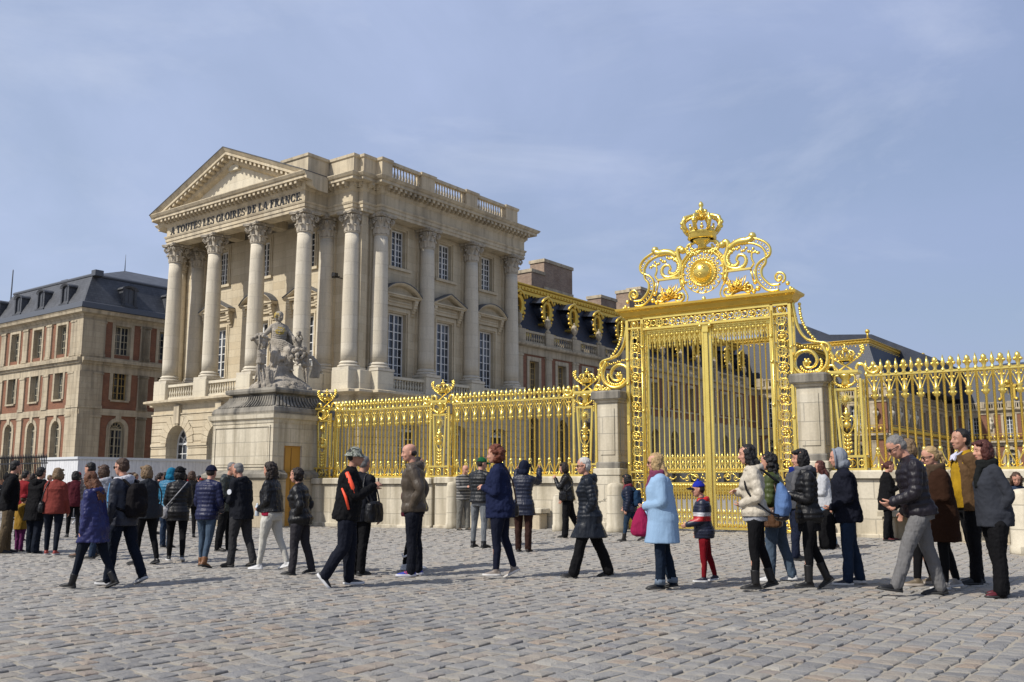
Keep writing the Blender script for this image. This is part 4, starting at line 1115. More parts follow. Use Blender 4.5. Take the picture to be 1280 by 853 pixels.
def post(x, dz, label, mask):
    Q = thing('gilded_post', label, 'fence post', (*FW(x, 0), dz), FR, 'gilded crowned fence posts')
    b = MB()
    for y in (-.14, .14):
        for s_ in (-1, 1):
            b.loft([[(s_*.15-.022, y-.02, 1.78), (s_*.15+.022, y-.02, 1.78), (s_*.15+.022, y+.02, 1.78), (s_*.15-.022, y+.02, 1.78)],
                    [(s_*.22-.022, y-.02, 3.2), (s_*.22+.022, y-.02, 3.2), (s_*.22+.022, y+.02, 3.2), (s_*.22-.022, y+.02, 3.2)]], 0, False)
            b.box(s_*.33-.025, s_*.33+.025, y-.024, y+.024, 1.5, 3.45)
        b.box(-.24, .24, y-.025, y+.025, 3.2, 3.25)
    b.build('tapered_frame', GO, Q)
    b = MB(); b.box(-.38, .38, -.19, .19, 1.452, 1.50); b.box(-.38, .38, -.19, .19, 1.73, 1.78)
    for s_ in (-1, 1):
        for y in (-.17, .17): b.box(s_*.36-.02, s_*.36+.02, y-.02, y+.02, 1.5, 1.73); b.box(s_*.19-.012, s_*.19+.012, y-.012, y+.012, 1.5, 1.73)
    for y in (-.165, .165):
        b.tube(arc(0, 1.615, .085, 0, 360, 14, y)[:-1], .016, 5, closed=True); b.sphere((0, y, 1.615), .045, 6)
        for s_ in (-1, 1): b.tube(arc(s_*.27, 1.615, .06, 0, 360, 12, y)[:-1], .014, 5, closed=True)
    b.build('pedestal_box', GO, Q)
    b = MB(); y = -.14
    # lower drop of leaves, heart shaped frame and ball
    for i, (z, r) in enumerate(((1.84, .07), (1.93, .055), (2.02, .065), (2.1, .05), (2.19, .06))):
        b.sphere((0, y, z), r*.8, 6)
        for s_ in (-1, 1): b.sphere((s_*r, y, z+.02), r*.5, 5); b.tube([(0, y, z-.03), (s_*r*1.4, y, z+.02), (s_*r*1.2, y, z+.06)], .012, 4)
    for s_ in (-1, 1):
        b.tube(smoothpath([(0, y, 2.22), (s_*.10, y, 2.32), (s_*.155, y, 2.5), (s_*.12, y, 2.62), (s_*.05, y, 2.6), (s_*.05, y, 2.54), (s_*.09, y, 2.54)], 4), .016, 5)
    b.sphere((0, y, 2.44), .085, 10); b.lathe([(.03, 2.52), (.07, 2.57), (.03, 2.63), (.09, 2.68), (.09, 2.7), (.03, 2.73), (.05, 2.78), (.005, 2.84)], 8, (0, y, 0))
    # mask with rays
    b.lathe([(.002, 0), (.05, 0), (.075, .02), (.06, .045), (.0, .06)][::-1], 12, (0, y-.02, 3.0), 0, True, Matrix.Translation((0, y-.02, 3.0)) @ Matrix.Rotation(PI/2, 4, 'X') @ Matrix.Translation((0, -(y-.02), -3.0)))
    for i in range(18):
        a = 2*PI*i/18; k = .17 if i % 2 else .145
        b.tube([(.07*math.cos(a), y, 3.0+.07*math.sin(a)), (k*math.cos(a), y, 3.0+k*math.sin(a))], [.014, .004], 4)
    # capital: scrolls and a swag
    for s_ in (-1, 1):
        b.tube(smoothpath([(s_*.05, y, 3.3), (s_*.16, y, 3.33), (s_*.22, y, 3.42), (s_*.2, y, 3.52), (s_*.12, y, 3.53)], 3), .025, 6)
        for i in range(7): t = i/6; b.sphere((s_*(.27-.27*t), y-.03, 3.4-.14*math.sin(t*PI/2)), .026, 5)
        for i in range(5): b.sphere((s_*.28, y-.02, 3.36-.06*i), .024, 5)
    b.lathe([(.06, 3.26), (.11, 3.36), (.08, 3.44), (.15, 3.52), (.15, 3.56)], 10, (0, -.05, 0))
    b.build('hanging_ornament', GO, Q)
    b = MB(); b.box(-.30, .30, -.2, .2, 3.58, 3.64); b.box(-.26, .26, -.17, .17, 3.55, 3.58)
    for s_ in (-1, 1):
        b.tube(smoothpath([(s_*.22, 0, 3.68), (s_*.27, 0, 3.78), (s_*.38, 0, 3.76), (s_*.46, 0, 3.62), (s_*.58, 0, 3.56), (s_*.68, 0, 3.62), (s_*.64, 0, 3.7), (s_*.58, 0, 3.67)], 4), .04, 6)
        for i in range(6): b.sphere((s_*(.5+.035*i), .0, 3.66+.03*math.sin(i*2.)), .042, 5)
    b.build('shelf_consoles', GO, Q)
    b = MB()
    for s_ in (-1, 1):
        pts = smoothpath([(s_*-.12, 0, 3.66), (s_*.02, 0, 3.78), (s_*.16, 0, 3.86), (s_*.3, 0, 3.95), (s_*.38, 0, 4.08), (s_*.36, 0, 4.17)], 4)
        b.tube(pts, .02, 5)
        for i, p in enumerate(pts[6:]): b.sphere((p[0]+.025*(-1)**i, 0, p[2]+.02), .034, 5, (1, 1, 1))
        b.tube(smoothpath([(s_*.15, 0, 3.66), (s_*.0, 0, 3.76), (s_*-.15, 0, 3.84)], 4), .018, 5)
    b.build('palm_branches', GO, Q)
    b = MB(); crown_piece(b, (0, 0, 3.90), .15); b.build('crown', GO, Q)
post(-12.83, .0, 'tall gilded post with a crown beside the statue plinth', 1)
post(-8.2, .01, 'tall gilded post with a crown in the middle of the left fence', 1)
post(-3.45, .02, 'tall gilded post with a crown just left of the left gate pier', 1)
post(3.12, .12, 'tall gilded post with a crown just right of the right gate pier', 1)

def ring_chain(b, ax, pos, n_, y, a0, a1, big, small):
    """alternating large rosettes and small rings along a line; ax 'x' or 'z'"""
    n = int(round((a1-a0)/n_)); st = (a1-a0)/n
    for i in range(n):
        t = a0+st*(i+.5); c = (pos, t) if ax == 'z' else (t, pos)
        r = big if i % 2 == 0 else small
        b.tube(arc(c[0], c[1], r, 0, 360, 14, y)[:-1], .013, 5, closed=True)
        if i % 2 == 0:
            if (i//2) % 2 == 0:
                for k in range(4):
                    a = PI/2*k; b.sphere((c[0]+r*.42*math.cos(a), y-.01, c[1]+r*.42*math.sin(a)), r*.3, 6)
                b.sphere((c[0], y-.02, c[1]), r*.25, 6)
            else:
                for k in range(4):
                    a = PI/2*k+PI/4; b.tube(arc(c[0]+r*.45*math.cos(a), c[1]+r*.45*math.sin(a), r*.36, 0, 360, 8, y)[:-1], .008, 4, closed=True)
        for k in range(4):
            a = PI/4+PI/2*k; b.sphere((c[0]+(r+.012)*math.cos(a), y, c[1]+(r+.012)*math.sin(a)), .018, 5)
def build_gate():
    G = thing('gilded_gate', 'tall gilded palace gate with a crowned crest and two barred leaves', 'gate', (*FW(-.12, 0), .17), FR)
    gx0, gx1, z1 = -2.08, 2.08, 5.33
    for s_ in (-1, 1):
        b = MB(); xi, xo = s_*1.66, s_*2.08
        for y in (-.12, .12):
            for x in (xi, xo): b.box(x-.035, x+.035, y-.03, y+.03, 0.02, 5.22)
            for z in (.02, 1.18, 1.38, 4.98, 5.2): b.box(min(xi, xo)+.035, max(xi, xo)-.035, y-.028, y+.028, z, z+.045)
            ring_chain(b, 'z', s_*1.87, .185, y, 1.45, 4.96, .115, .075)
            ring_chain(b, 'z', s_*1.87, .185, y, .1, 1.14, .115, .09)
            b.tube(arc(s_*1.87, 1.3, .05, 0, 360, 10, y)[:-1], .014, 5, closed=True); b.sphere((s_*1.87, y, 5.11), .07, 8); b.tube(arc(s_*1.87, 5.11, .1, 0, 360, 14, y)[:-1], .013, 5, closed=True)
        for z in [.3+.45*i for i in range(11)]: b.box(xi-.03*s_ if s_ > 0 else xi-.0, xi+.03 if s_ > 0 else xi+.03, -.12, .12, z, z+.03)
        b.tube([(xi-.0, -.16, .1), (xi, -.16, 5.1)], .02, 6)
        for z in (1.9, 2.9, 3.9, 4.5): b.sphere((xi-s_*.02, -.17, z), .045, 6); b.sphere((xo, -.15, z-.3), .04, 6)
        b.build('pierced_pilaster', GO, G)
    b = MB()
    for y in (-.12, .12):
        b.box(-1.625, 1.625, y-.03, y+.03, 4.93, 4.985); b.box(-1.625, 1.625, y-.03, y+.03, 5.2, 5.25)
        ring_chain(b, 'x', 5.092, .17, y, -1.6, 1.6, .095, .065)
    b.box(-1.6, 1.6, -.05, .05, 4.885, 4.928); b.build('lintel', GO, G)
    b = MB(); b.sweep([(-.12, 5.25), (.02, 5.25), (.04, 5.29), (.07, 5.3), (.13, 5.40), (.2, 5.445), (.21, 5.5), (-.12, 5.51)], [(-2.10, -.14), (2.10, -.14), (2.10, .14), (-2.10, .14)], True)
    b.box(-2.1, 2.1, -.13, .13, 5.3, 5.495); b.build('cornice', GD, G)
    b = MB(); b.box(-.045, .045, -.08, .06, .06, 4.93); b.box(-.075, .075, -.11, .08, 4.75, 4.98)
    for s_ in (-1, 1): b.sphere((s_*.12, -.1, 4.9), .06, 6)
    b.build('meeting_stile', GO, G)
    def leaf_bar():
        b = MB(); b.lathe([(.035, 1.42), (.045, 1.44), (.019, 1.5), (.019, 4.74), (.05, 4.77), (.05, 4.8), (.03, 4.84), (.06, 4.86), (.06, 4.89)], 7)
        b.lathe([(.035, .1), (.05, .13), (.024, .2), (.024, .95), (.05, 1.0), (.03, 1.04), (.055, 1.07), (.055, 1.1)], 7); return b.mesh('leaf_bar', [GO])
    LB = leaf_bar()
    for s_ in (-1, 1):
        x0, x1 = (.07, 1.6) if s_ > 0 else (-1.6, -.07)
        b = MB()
        for x in (x0+.025, x1-.025): b.box(x-.025, x+.025, -.035, .035, .05, 4.885)
        for z, h_ in ((.05, .055), (1.10, .045), (1.37, .05), (4.84, .04)): b.box(x0+.05, x1-.05, -.033, .033, z, z+h_)
        Lf = b.build('gate_leaf', GO, G)
        n = 10; st = (x1-x0-.05)/(n+1)
        for i in range(n):
            o = bpy.data.objects.new('leaf_bar', LB); COL.objects.link(o); o.parent = Lf; o.location = (x0+.025+st*(i+1), 0, 0)
        b = MB()
        for i in range(n+1):
            x = x0+.025+st*(i+.5)
            # pendants hanging between the bars, upright finials above the two lower rails
            for zt, k in ((4.8, 1), (1.08, 1)):
                b.lathe([(.002, -.36), (.02, -.33), (.035, -.28), (.015, -.24), (.045, -.19), (.02, -.13), (.05, -.08), (.03, -.03), (.05, 0), (.05, .03)], 6, (x, 0, zt))
                for q_ in (-1, 1): b.tube(smoothpath([(x, 0, zt-.22), (x+q_*.045, 0, zt-.12), (x+q_*.06, 0, zt-.03), (x+q_*.03, 0, zt)], 3), .011, 4)
            for zb, H_ in ((.12, .42), (1.42, .40)):
                b.lathe([(.03, 0), (.04, .03), (.012, .08), (.012, .15), (.04, .19), (.012, .22), (.012, .27), (.035, .31), (.02, .36), (.002, .42)], 6, (x, 0, zb))
                for q_ in (-1, 1): b.tube(smoothpath([(x+q_*.055, 0, zb+.02), (x+q_*.05, 0, zb+.1), (x+q_*.01, 0, zb+.18)], 3), .01, 4); b.tube(smoothpath([(x, 0, zb+.22), (x+q_*.04, 0, zb+.27), (x+q_*.035, 0, zb+.33)], 3), .009, 4)
        b.build('leaf_ornament', GO, Lf); b = MB()
        # scroll panel
        xm = (x0+x1)/2; zc = 1.255
        for q_ in (-1, 1):
            b.tube(spiral(xm+q_*.42, zc, .10, .02, 0 if q_ > 0 else 180, (0 if q_ > 0 else 180)+q_*520, 26, 0), .014, 5)
            b.tube(smoothpath([(xm+q_*.52, 0, zc), (xm+q_*.3, 0, zc+.09), (xm+q_*.15, 0, zc-.03), (xm+q_*.05, 0, zc+.03)], 4), .014, 5)
            for j in range(5): b.sphere((xm+q_*(.6+.03*j), 0, zc+.07*math.sin(j*1.7)), .028, 5)
            b.tube(spiral(xm+q_*.22, zc-.03, .06, .015, 90, 90-q_*480, 20, 0), .012, 5)
        for i in range(12): b.sphere((x0+.08+(x1-x0-.16)*i/11, -.03, 1.39), .022, 5)
        b.build('scroll_panel', GO, Lf)
    # scrolled brackets on both flanks
    for s_ in (-1, 1):
        b = MB(); m_ = lambda L_: [(s_*(x+.12), 0, z-.17) for x, z in L_]
        b.tube(smoothpath(m_([(2.0, 5.45), (2.05, 5.1), (2.12, 4.8), (2.28, 4.56), (2.5, 4.47), (2.72, 4.42), (2.8, 4.32), (2.76, 4.22), (2.68, 4.24)]), 5), .036, 7, fl=((0, 1, 0), 2.))
        b.tube(smoothpath(m_([(2.62, 4.4), (2.74, 4.15), (2.7, 3.9), (2.48, 3.73), (2.22, 3.73), (2.02, 3.88), (1.98, 4.08), (2.08, 4.24), (2.28, 4.29), (2.44, 4.2), (2.5, 4.04), (2.42, 3.91), (2.26, 3.9), (2.2, 4.0), (2.28, 4.08)]), 6), [.05]*40+[.05-.03*i/45 for i in range(45)], 7, fl=((0, 1, 0), 1.8))
        for i in range(16):
            t = i/15; p = (2.16+.03*math.sin(i), 5.35-.95*t) if i < 16 else 0
            x = 2.13+.32*t**2.6; b.sphere(m_([(x+.03, 5.38-.85*t)])[0], .042-.01*(i % 2), 6)
        for i in range(12):
            x = 2.0+.06*i; b.sphere(m_([(x, 4.42-.012*i+.02*(i % 2))])[0], .03, 5)
        for i in range(14):
            a = R(200+14*i); b.sphere(m_([(2.36+.24*math.cos(a), 3.98+.19*math.sin(a))])[0], .04, 5)
        b.sphere(m_([(2.27, 4.02)])[0], .075, 8)
        for i in range(6): a = 2*PI*i/6; b.sphere(m_([(2.27+.07*math.cos(a), 4.02+.07*math.sin(a))])[0], .035, 5)
        b.tube(smoothpath(m_([(2.72, 3.78), (2.86, 3.72), (3.0, 3.66), (2.95, 3.78), (2.84, 3.92), (2.86, 4.1), (2.78, 4.25)]), 4), .035, 6)
        for i in range(7): b.sphere(m_([(2.74+.04*i, 3.68+.03*(i % 2))])[0], .04, 5)
        b.build('scrolled_bracket', GO, G)
    # crest ---------------------------------------------------------
    dz = -.17; cx = -.04
    Cr = MB(); Cr.box(-1.9, 1.85, -.08, .08, 5.5, 5.54); Cr = Cr.build('crest', GO, G)
    b = MB(); mz = 6.42+dz
    M1 = Matrix.Translation((cx, 0, mz)) @ Matrix.Rotation(PI/2, 4, 'X')
    b.lathe([(.002, .26), (.10, .245), (.19, .19), (.245, .1), (.26, 0), (.3, .02), (.32, .06), (.35, .03), (.36, -.03), (.002, -.04)][::-1], 28, (0, 0, 0), 0, True, M1)
    for fx, fz in ((-.09, .06), (.09, .06), (0, -.1)):    # three lilies on the boss
        for dx, dz2, r in ((0, .045, .026), (-.03, .015, .022), (.03, .015, .022), (0, -.02, .02)): b.sphere((cx+fx+dx, -.235, mz+fz+dz2), r, 6)
    for i in range(30):
        a = 2*PI*i/30; b.sphere((cx+.335*math.cos(a), -.05, mz+.335*math.sin(a)), .028, 5)
        k = .49 if i % 2 else .43
        b.tube([(cx+.34*math.cos(a), 0, mz+.34*math.sin(a)), (cx+k*math.cos(a+.05), 0, mz+k*math.sin(a+.05))], [.022, .014], 4); b.sphere((cx+k*math.cos(a), -.02, mz+k*math.sin(a)), .034, 5); b.sphere((cx+.40*math.cos(a+.1), -.02, mz+.40*math.sin(a+.1)), .02, 4)
    b.tube(arc(cx, mz, .515, 0, 360, 36)[:-1], .014, 5, closed=True)
    b.build('medallion', GO, Cr)
    b = MB()
    for rr_ in (.545, .62):
        pts = arc(cx, mz, rr_, 210-(.62-rr_)*60, -30+(.62-rr_)*60, 40)
        b.tube(pts, .027, 6, fl=((0, 1, 0), 2.2))
    for i in range(38):
        a = R(-28+236*i/37); b.sphere((cx+.583*math.cos(a), -.0, mz+.583*math.sin(a)), .028, 5)
    for s_ in (-1, 1):
        b.tube(smoothpath([(cx+s_*.54, 0, mz-.3), (cx+s_*.46, 0, mz-.45), (cx+s_*.42, 0, mz-.58), (cx+s_*.46, 0, mz-.7)], 4), .022, 6)
        b.tube(spiral(cx+s_*.62, mz-.54, .165, .03, 90, 90-s_*560, 34), .03, 6, fl=((0, 1, 0), 1.8))
        b.sphere((cx+s_*.62, 0, mz-.54), .04, 6)
        for i in range(7): b.sphere((cx+s_*(.6+.05*i), 0, mz-.34-.02*i), .045-.004*i, 5)
    b.lathe([(.02, -.86), (.07, -.8), (.03, -.76), (.05, -.68), (.05, -.64), (.02, -.6)], 8, (cx, 0, mz))
    for i in range(4): a = PI/2*i; b.sphere((cx+.07*math.cos(a), 0, mz-.76+.07*math.sin(a)), .035, 6)
    b.build('medallion_collar', GO, Cr)
    b = MB(); cz = 7.34+dz; crown_piece(b, (cx, 0, cz), .375)
    b.lathe([(.26, -.08), (.2, -.16), (.1, -.24), (.12, -.32)], 16, (cx, 0, cz))
    for s_ in (-1, 1):
        b.tube(smoothpath([(cx+s_*.14, 0, cz-.12), (cx+s_*.26, 0, cz-.16), (cx+s_*.38, 0, cz-.2), (cx+s_*.42, 0, cz-.34), (cx+s_*.33, 0, cz-.44), (cx+s_*.24, 0, cz-.36), (cx+s_*.3, 0, cz-.28)], 4), .04, 6)
        for i in range(8): b.sphere((cx+s_*(.1+.04*i), -.02, cz-.42+.03*math.sin(i*2.2)), .05, 5)
        for i in range(5): b.sphere((cx+s_*.32+.07*math.cos(i*1.3), -.02, cz-.3+.07*math.sin(i*1.3)), .035, 5)
    b.build('royal_crown', GO, Cr)
    for s_ in (-1, 1):
        b = MB(); m_ = lambda L_: [(cx+s_*(x+.14), 0, z+dz) for x, z in L_]
        outer = smoothpath(m_([(1.72, 5.77), (1.5, 5.77), (1.32, 5.9), (1.2, 6.1), (1.19, 6.35), (1.3, 6.5), (1.52, 6.62), (1.55, 6.8), (1.43, 6.96), (1.2, 7.08), (1.0, 7.13)]), 5)
        inner = smoothpath(m_([(1.75, 5.9), (1.56, 5.9), (1.43, 6.0), (1.33, 6.15), (1.33, 6.32), (1.42, 6.44), (1.44, 6.56), (1.43, 6.72), (1.33, 6.86), (1.15, 6.96), (.98, 7.0)]), 5)
        b.tube(outer, .03, 6, fl=((0, 1, 0), 2.)); b.tube(inner, .03, 6, fl=((0, 1, 0), 2.))
        for i in range(1, len(outer)-1, 2): b.sphere(tuple((a+c)/2 for a, c in zip(outer[i], inner[i])), .022, 5)
        b.tube([m_([(1.84, 5.97)])[0]]+spiral(*(m_([(1.74, 6.06)])[0][i] for i in (0, 2)), .15, .03, -60 if s_ > 0 else 240, (-60 if s_ > 0 else 240)+s_*520, 30), .028, 6, fl=((0, 1, 0), 1.8))
        b.sphere(m_([(1.74, 6.06)])[0], .05, 6)
        for p, r in (((1.93, 5.9), .055), ((1.99, 5.78), .045), ((1.9, 5.74), .04), ((2.04, 5.74), .05)): b.sphere(m_([p])[0], r, 6)
        b.build('crest_scroll_band', GO, Cr)
        b = MB()
        lf = smoothpath(m_([(1.14, 7.12), (1.02, 7.06), (.85, 7.06), (.68, 7.02), (.55, 6.92)]), 5)
        b.tube(lf, [.10-.06*abs(i/len(lf)-.4) for i in range(len(lf))], 7); b.sphere(m_([(1.13, 7.15)])[0], .10, 9)
        b.tube(smoothpath(m_([(.40, 7.08), (.46, 7.12), (.52, 7.04), (.5, 6.88), (.44, 6.7), (.46, 6.52), (.58, 6.43), (.75, 6.4), (.9, 6.45), (.96, 6.58), (.9, 6.7), (.78, 6.72), (.72, 6.62), (.78, 6.55)]), 6), [.062]*30+[.06-.032*i/49 for i in range(49)], 7)
        b.sphere(m_([(.38, 7.04)])[0], .095, 9)
        for i in range(26):      # serrated acanthus edge
            a = R(75+9.5*i); k_ = 1.14 if i % 2 else 1.0; b.tube([m_([(.66+.17*math.cos(a), 6.68+.24*math.sin(a))])[0], m_([(.66+.10*k_*math.cos(a+.25), 6.68+.15*k_*math.sin(a+.25))])[0]], [.035, .008], 5)
        for i in range(len(lf)//2): p = lf[i*2]; b.tube([p, (p[0]-s_*.05, 0, p[2]-.12)], [.035, .008], 5)
        for i in range(9):
            a = R(100+17*i); b.sphere(m_([(.62+.13*math.cos(a), 6.66+.17*math.sin(a))])[0], .052, 5)
        for i in range(10):
            t = i/9; b.sphere(m_([(.75+.5*t, 6.88-.12*t+.05*math.sin(i*2))])[0], .042, 5)
        b.tube(smoothpath(m_([(1.3, 6.72), (1.12, 6.74), (1.1, 6.6), (1.14, 6.48), (1.08, 6.38)]), 4), .028, 5)
        b.build('crest_leaf', GO, Cr)
        b = MB()
        b.box(*sorted((m_([(.42, 0)])[0][0], m_([(1.08, 0)])[0][0])), -.05, .05, 6.34+dz, 6.385+dz)
        for x0_, x1_ in ((.44, .38), (1.06, 1.12)):
            b.tube(m_([(x0_, 6.34), ((x0_+x1_)/2, 6.2), (x1_, 6.05)]), .025, 6); b.tube(m_([(x0_+.06, 6.34), ((x0_+x1_)/2+.06, 6.2), (x1_+.06, 6.05)]), .012, 5)
        q = m_([(1.0, 5.9)])[0]; b.tube(spiral(q[0], q[2], .13, .03, 90, 90+s_*540, 30), .03, 6, fl=((0, 1, 0), 1.8))
        for p, r in (((1.16, 6.02), .06), ((1.22, 5.86), .07), ((1.12, 5.8), .06)): b.sphere(m_([p])[0], r, 6)
        b.build('crest_shelf', GO, Cr)
        b = MB(); rnd = random.Random(11); c0 = m_([(.74, 5.92)])[0]
        for i in range(46):
            a = R(rnd.uniform(-15, 195)); L_ = rnd.uniform(.2, .42); y = rnd.uniform(-.08, .08)
            x = c0[0]+rnd.uniform(-.12, .12)
            b.tube([(x, y, c0[2]-.05), (x+L_*.75*math.cos(a), y*1.6, c0[2]-.05+L_*math.sin(a)*(.95))], [.024, .008], 5)
            if i % 2: b.sphere((x+L_*.45*math.cos(a), y, c0[2]+L_*.5*math.sin(a)), rnd.uniform(.03, .055), 6)
        b.box(c0[0]-.3, c0[0]+.3, -.05, .05, 5.5, 5.6)
        b.build('crest_trophy', GD, Cr)
build_gate()

# ------------------------------------------------------------------ plinth of the sculpture, bollards, benches
def statue_plinth():
    Q = thing('sculpture_plinth', 'tall pale stone plinth with an ochre side door and blackened stepped top', 'plinth', (*FW(-14.5, -.3), 0), FR)
    hx, hy = 1.38, 1.6
    mp = lambda a, d, z: (hx-d, a, z)
    b = MB(); b.wall(mp, -hy, hy, 1.6, 3.12, [(-.78, .72, 0, 2.42, 0)], .3); b.box(-hx, hx, -hy, -hy+.02, 1.6, 3.12); b.box(-hx, -hx+.02, -hy, hy, 1.6, 3.12); b.box(-hx, hx, hy-.02, hy, 1.6, 3.12)
    b.build('shaft', M['stone_wall'], Q)
    b = MB()
    for e, p in ((.0, .035),):
        b.box(-hx+.12, hx-.12, -hy-.03, -hy+.01, 1.78, 1.83); b.box(-hx+.12, hx-.12, -hy-.03, -hy+.01, 2.98, 3.03)
        b.box(-hx+.12, -hx+.17, -hy-.03, -hy+.01, 1.83, 2.98); b.box(hx-.17, hx-.12, -hy-.03, -hy+.01, 1.83, 2.98)
        b.box(-hx+.2, hx-.2, -hy-.02, -hy+.01, 1.86, 2.95)
    b.build('panel_frame', M['stone_wall'], Q)
    b = MB(); b.wall(lambda a, d, z: (hx+.12-d, a, z), -hy-.12, hy+.1, -.2, 1.6, [(-.78, .72, 0.02, 2.42, 0)], .42); b.box(-hx-.12, hx+.12, -hy-.12, -hy, -.2, 1.42); b.box(-hx-.12, -hx, -hy-.12, hy, -.2, 1.42)
    b.build('base', M['stone_old'], Q)
    b = MB()
    rr = [(-hx, hy), (-hx, -hy), (hx, -hy)]
    b.sweep([(-.05, 1.42), (.13, 1.40), (.2, 1.46), (.2, 1.56), (.12, 1.62), (.05, 1.68), (-.05, 1.68)], rr+[(hx, -1.16)]); b.sweep([(-.05, 1.42), (.13, 1.40), (.2, 1.46), (.2, 1.56), (.12, 1.62), (.05, 1.68), (-.05, 1.68)], [(hx, -.4), (hx, hy)])
    b.build('base_moulding', M['stone_black'], Q)
    b = MB(); full = [(-hx, -hy), (hx, -hy), (hx, hy), (-hx, hy)]
    b.sweep([(-.1, 3.1), (.02, 3.1), (.04, 3.2), (.1, 3.24), (.12, 3.38), (-.1, 3.4)], full, True); b.box(-hx, hx, -hy, hy, 3.36, 3.392); b.build('shaft_cornice', M['stone_wall'], Q)
    b = MB()
    def sq(i, z): return [(-hx+i, -hy+i, z), (hx-i, -hy+i, z), (hx-i, hy-i, z), (-hx+i, hy-i, z)]
    b.loft([sq(-.02, 3.38), sq(-.04, 3.46), sq(-.0, 3.58), sq(.08, 3.62)], 0, False); 
    b.loft([sq(.06, 3.6), sq(.2, 3.66), sq(.32, 3.78), sq(.38, 3.92), sq(.40, 4.04)], 0, False, cap=False)
    for k in range(4):        # acanthus flutes round the hollow
        n = 20
        for i in range(n):
            t = -1+2*(i+.5)/n; 
            P_ = []
            for ins, z in ((.08, 3.61), (.2, 3.70), (.31, 3.82), (.35, 3.95)):
                e = (hx if k % 2 == 0 else hy)-ins; o_ = (hy if k % 2 == 0 else hx)-ins+.03
                P_.append(((t*e, -o_, z), (o_, t*e, z), (-t*e, o_, z), (-o_, -t*e, z))[k])
            b.tube(P_, [.045, .05, .05, .04], 4)
    b.build('hollow_moulding', M['stone_black'], Q)
    b = MB(); i = .28
    b.loft([sq(i+.06, 4.03), sq(i-.03, 4.06), sq(i-.05, 4.13), sq(i-.03, 4.2), sq(i+.05, 4.22)], 0, False); b.build('top_slab', M['stone_black'], Q)
    d = MB(); d.box(hx-.14, hx-.07, -1.14, -.42, .02, 2.42); 
    d = d.build('door', newmat('ochre_door_paint', (.42, .22, .035), .5), Q)
    k = MB(); k.box(hx-.075, hx-.055, -1.1, -1.04, .1, 2.36); k.box(hx-.075, hx-.055, -.8, -.785, .1, 2.36); k.sphere((hx-.04, -1.05, 1.1), .035, 8); k.build('door_fittings', newmat('dark_ochre_paint', (.22, .11, .02), .5), d)
    return Q
statue_plinth()
def bollard(px, py, h, r, label):
    z = ground_z(px, py)
    B = MB(); B.lathe([(r*1.12, -.1), (r*1.12, .12), (r*1.02, .16), (r, h*.5), (r*.94, h-.10), (r*.84, h-.03), (r*.5, h), (.01, h+.012)], 20)
    o = B.build('stone_bollard', M['stone_wall']); o.location = (px, py, z); tag(o, label, 'bollard', 'stone bollards along the fence')
bollard(2.44, 22.4, 1.13, .22, 'tall thick stone bollard between the white haired woman and the child')
bollard(1.16, 23.2, .88, .17, 'shorter conical stone bollard behind the woman in black')
bollard(-1.62, 26.0, 1.25, .17, 'slim stone bollard behind the man in the striped sweater')
bollard(9.05, 16.75, 1.12, .30, 'rounded stone bollard at the right edge of the picture')
def bench(x, L, dz, label):
    B = thing('stone_bench', label, 'bench', (*FW(x, -.62), dz), FR, 'stone benches against the low wall')
    b = MB(); b.bbox(-L/2, L/2, -.22, .22, .46, .58, .02); b.build('seat', M['stone_wall'], B)
    for s_ in (-1, 1):
        b = MB(); b.bbox(s_*(L/2-.2)-.12, s_*(L/2-.2)+.12, -.17, .2, -.1, .46, .02); b.build('leg', M['stone_old'], B)
    b = MB(); b.box(-L/2+.1, L/2-.1, .12, .18, -.1, .46); b.build('back_slab', M['stone_old'], B)
bench(-5.35, 2.0, .08, 'pale stone bench behind the woman photographing with raised arms')
bench(4.7, 1.8, .16, 'pale stone bench behind the grey trousered man')
bench(6.75, 1.7, .16, 'pale stone bench beside the bollard at the right edge')
def chain():
    b = MB(); A = Vector((1.16, 23.2, .9)); B_ = Vector((2.3, 22.5, .8)); n = 22
    for i in range(n):
        t = i/(n-1); p = A.lerp(B_, t); z = p.z-.22*math.sin(PI*t)+ground_z(1.8, 22.8)
        b.tube([(p.x+.022*math.cos(a), p.y+.022*math.cos(a)*-.5, z+.02*math.sin(a)) if i % 2 else (p.x+.022*math.cos(a), p.y+.018*math.sin(a), z) for a in [2*PI*k/8 for k in range(8)]], .006, 4, closed=True)
    tag(b.build('chain', M['iron']), 'dark iron chain hanging between two stone bollards', 'chain')
chain()
def barrier(x, y, rz, label):
    B = thing('crowd_barrier', label, 'barrier', (x, y, 0), rz, 'crowd barriers')
    mt = bpy.data.materials.get('galvanised_steel') or newmat('galvanised_steel', (.45, .46, .47), .4, .6)
    b = MB(); b.tube([(-1.15, 0, .2), (-1.15, 0, 1.02), (-1.1, 0, 1.08), (1.1, 0, 1.08), (1.15, 0, 1.02), (1.15, 0, .2)], .02, 6, closed=True); b.build('frame', mt, B)
    b = MB()
    for i in range(15): b.tube([(-1.0+2*i/14, 0, .2), (-1.0+2*i/14, 0, 1.07)], .009, 5)
    b.build('bars', mt, B)
    for s_ in (-1, 1):
        b = MB(); b.tube([(s_*.9, -.28, .02), (s_*.9, 0, .2), (s_*.9, .28, .02)], .018, 5); b.build('foot', mt, B)
for i, w in enumerate(('leftmost steel crowd barrier behind the black hooded man', 'steel crowd barrier behind the coral sweater woman', 'steel crowd barrier behind the man in the dark quilted jacket', 'steel crowd barrier behind the girl in the blue parka', 'rightmost steel crowd barrier left of the beanie woman')):
    barrier(-15.4+2.36*i, 30.5+.12*i, R(2), w)
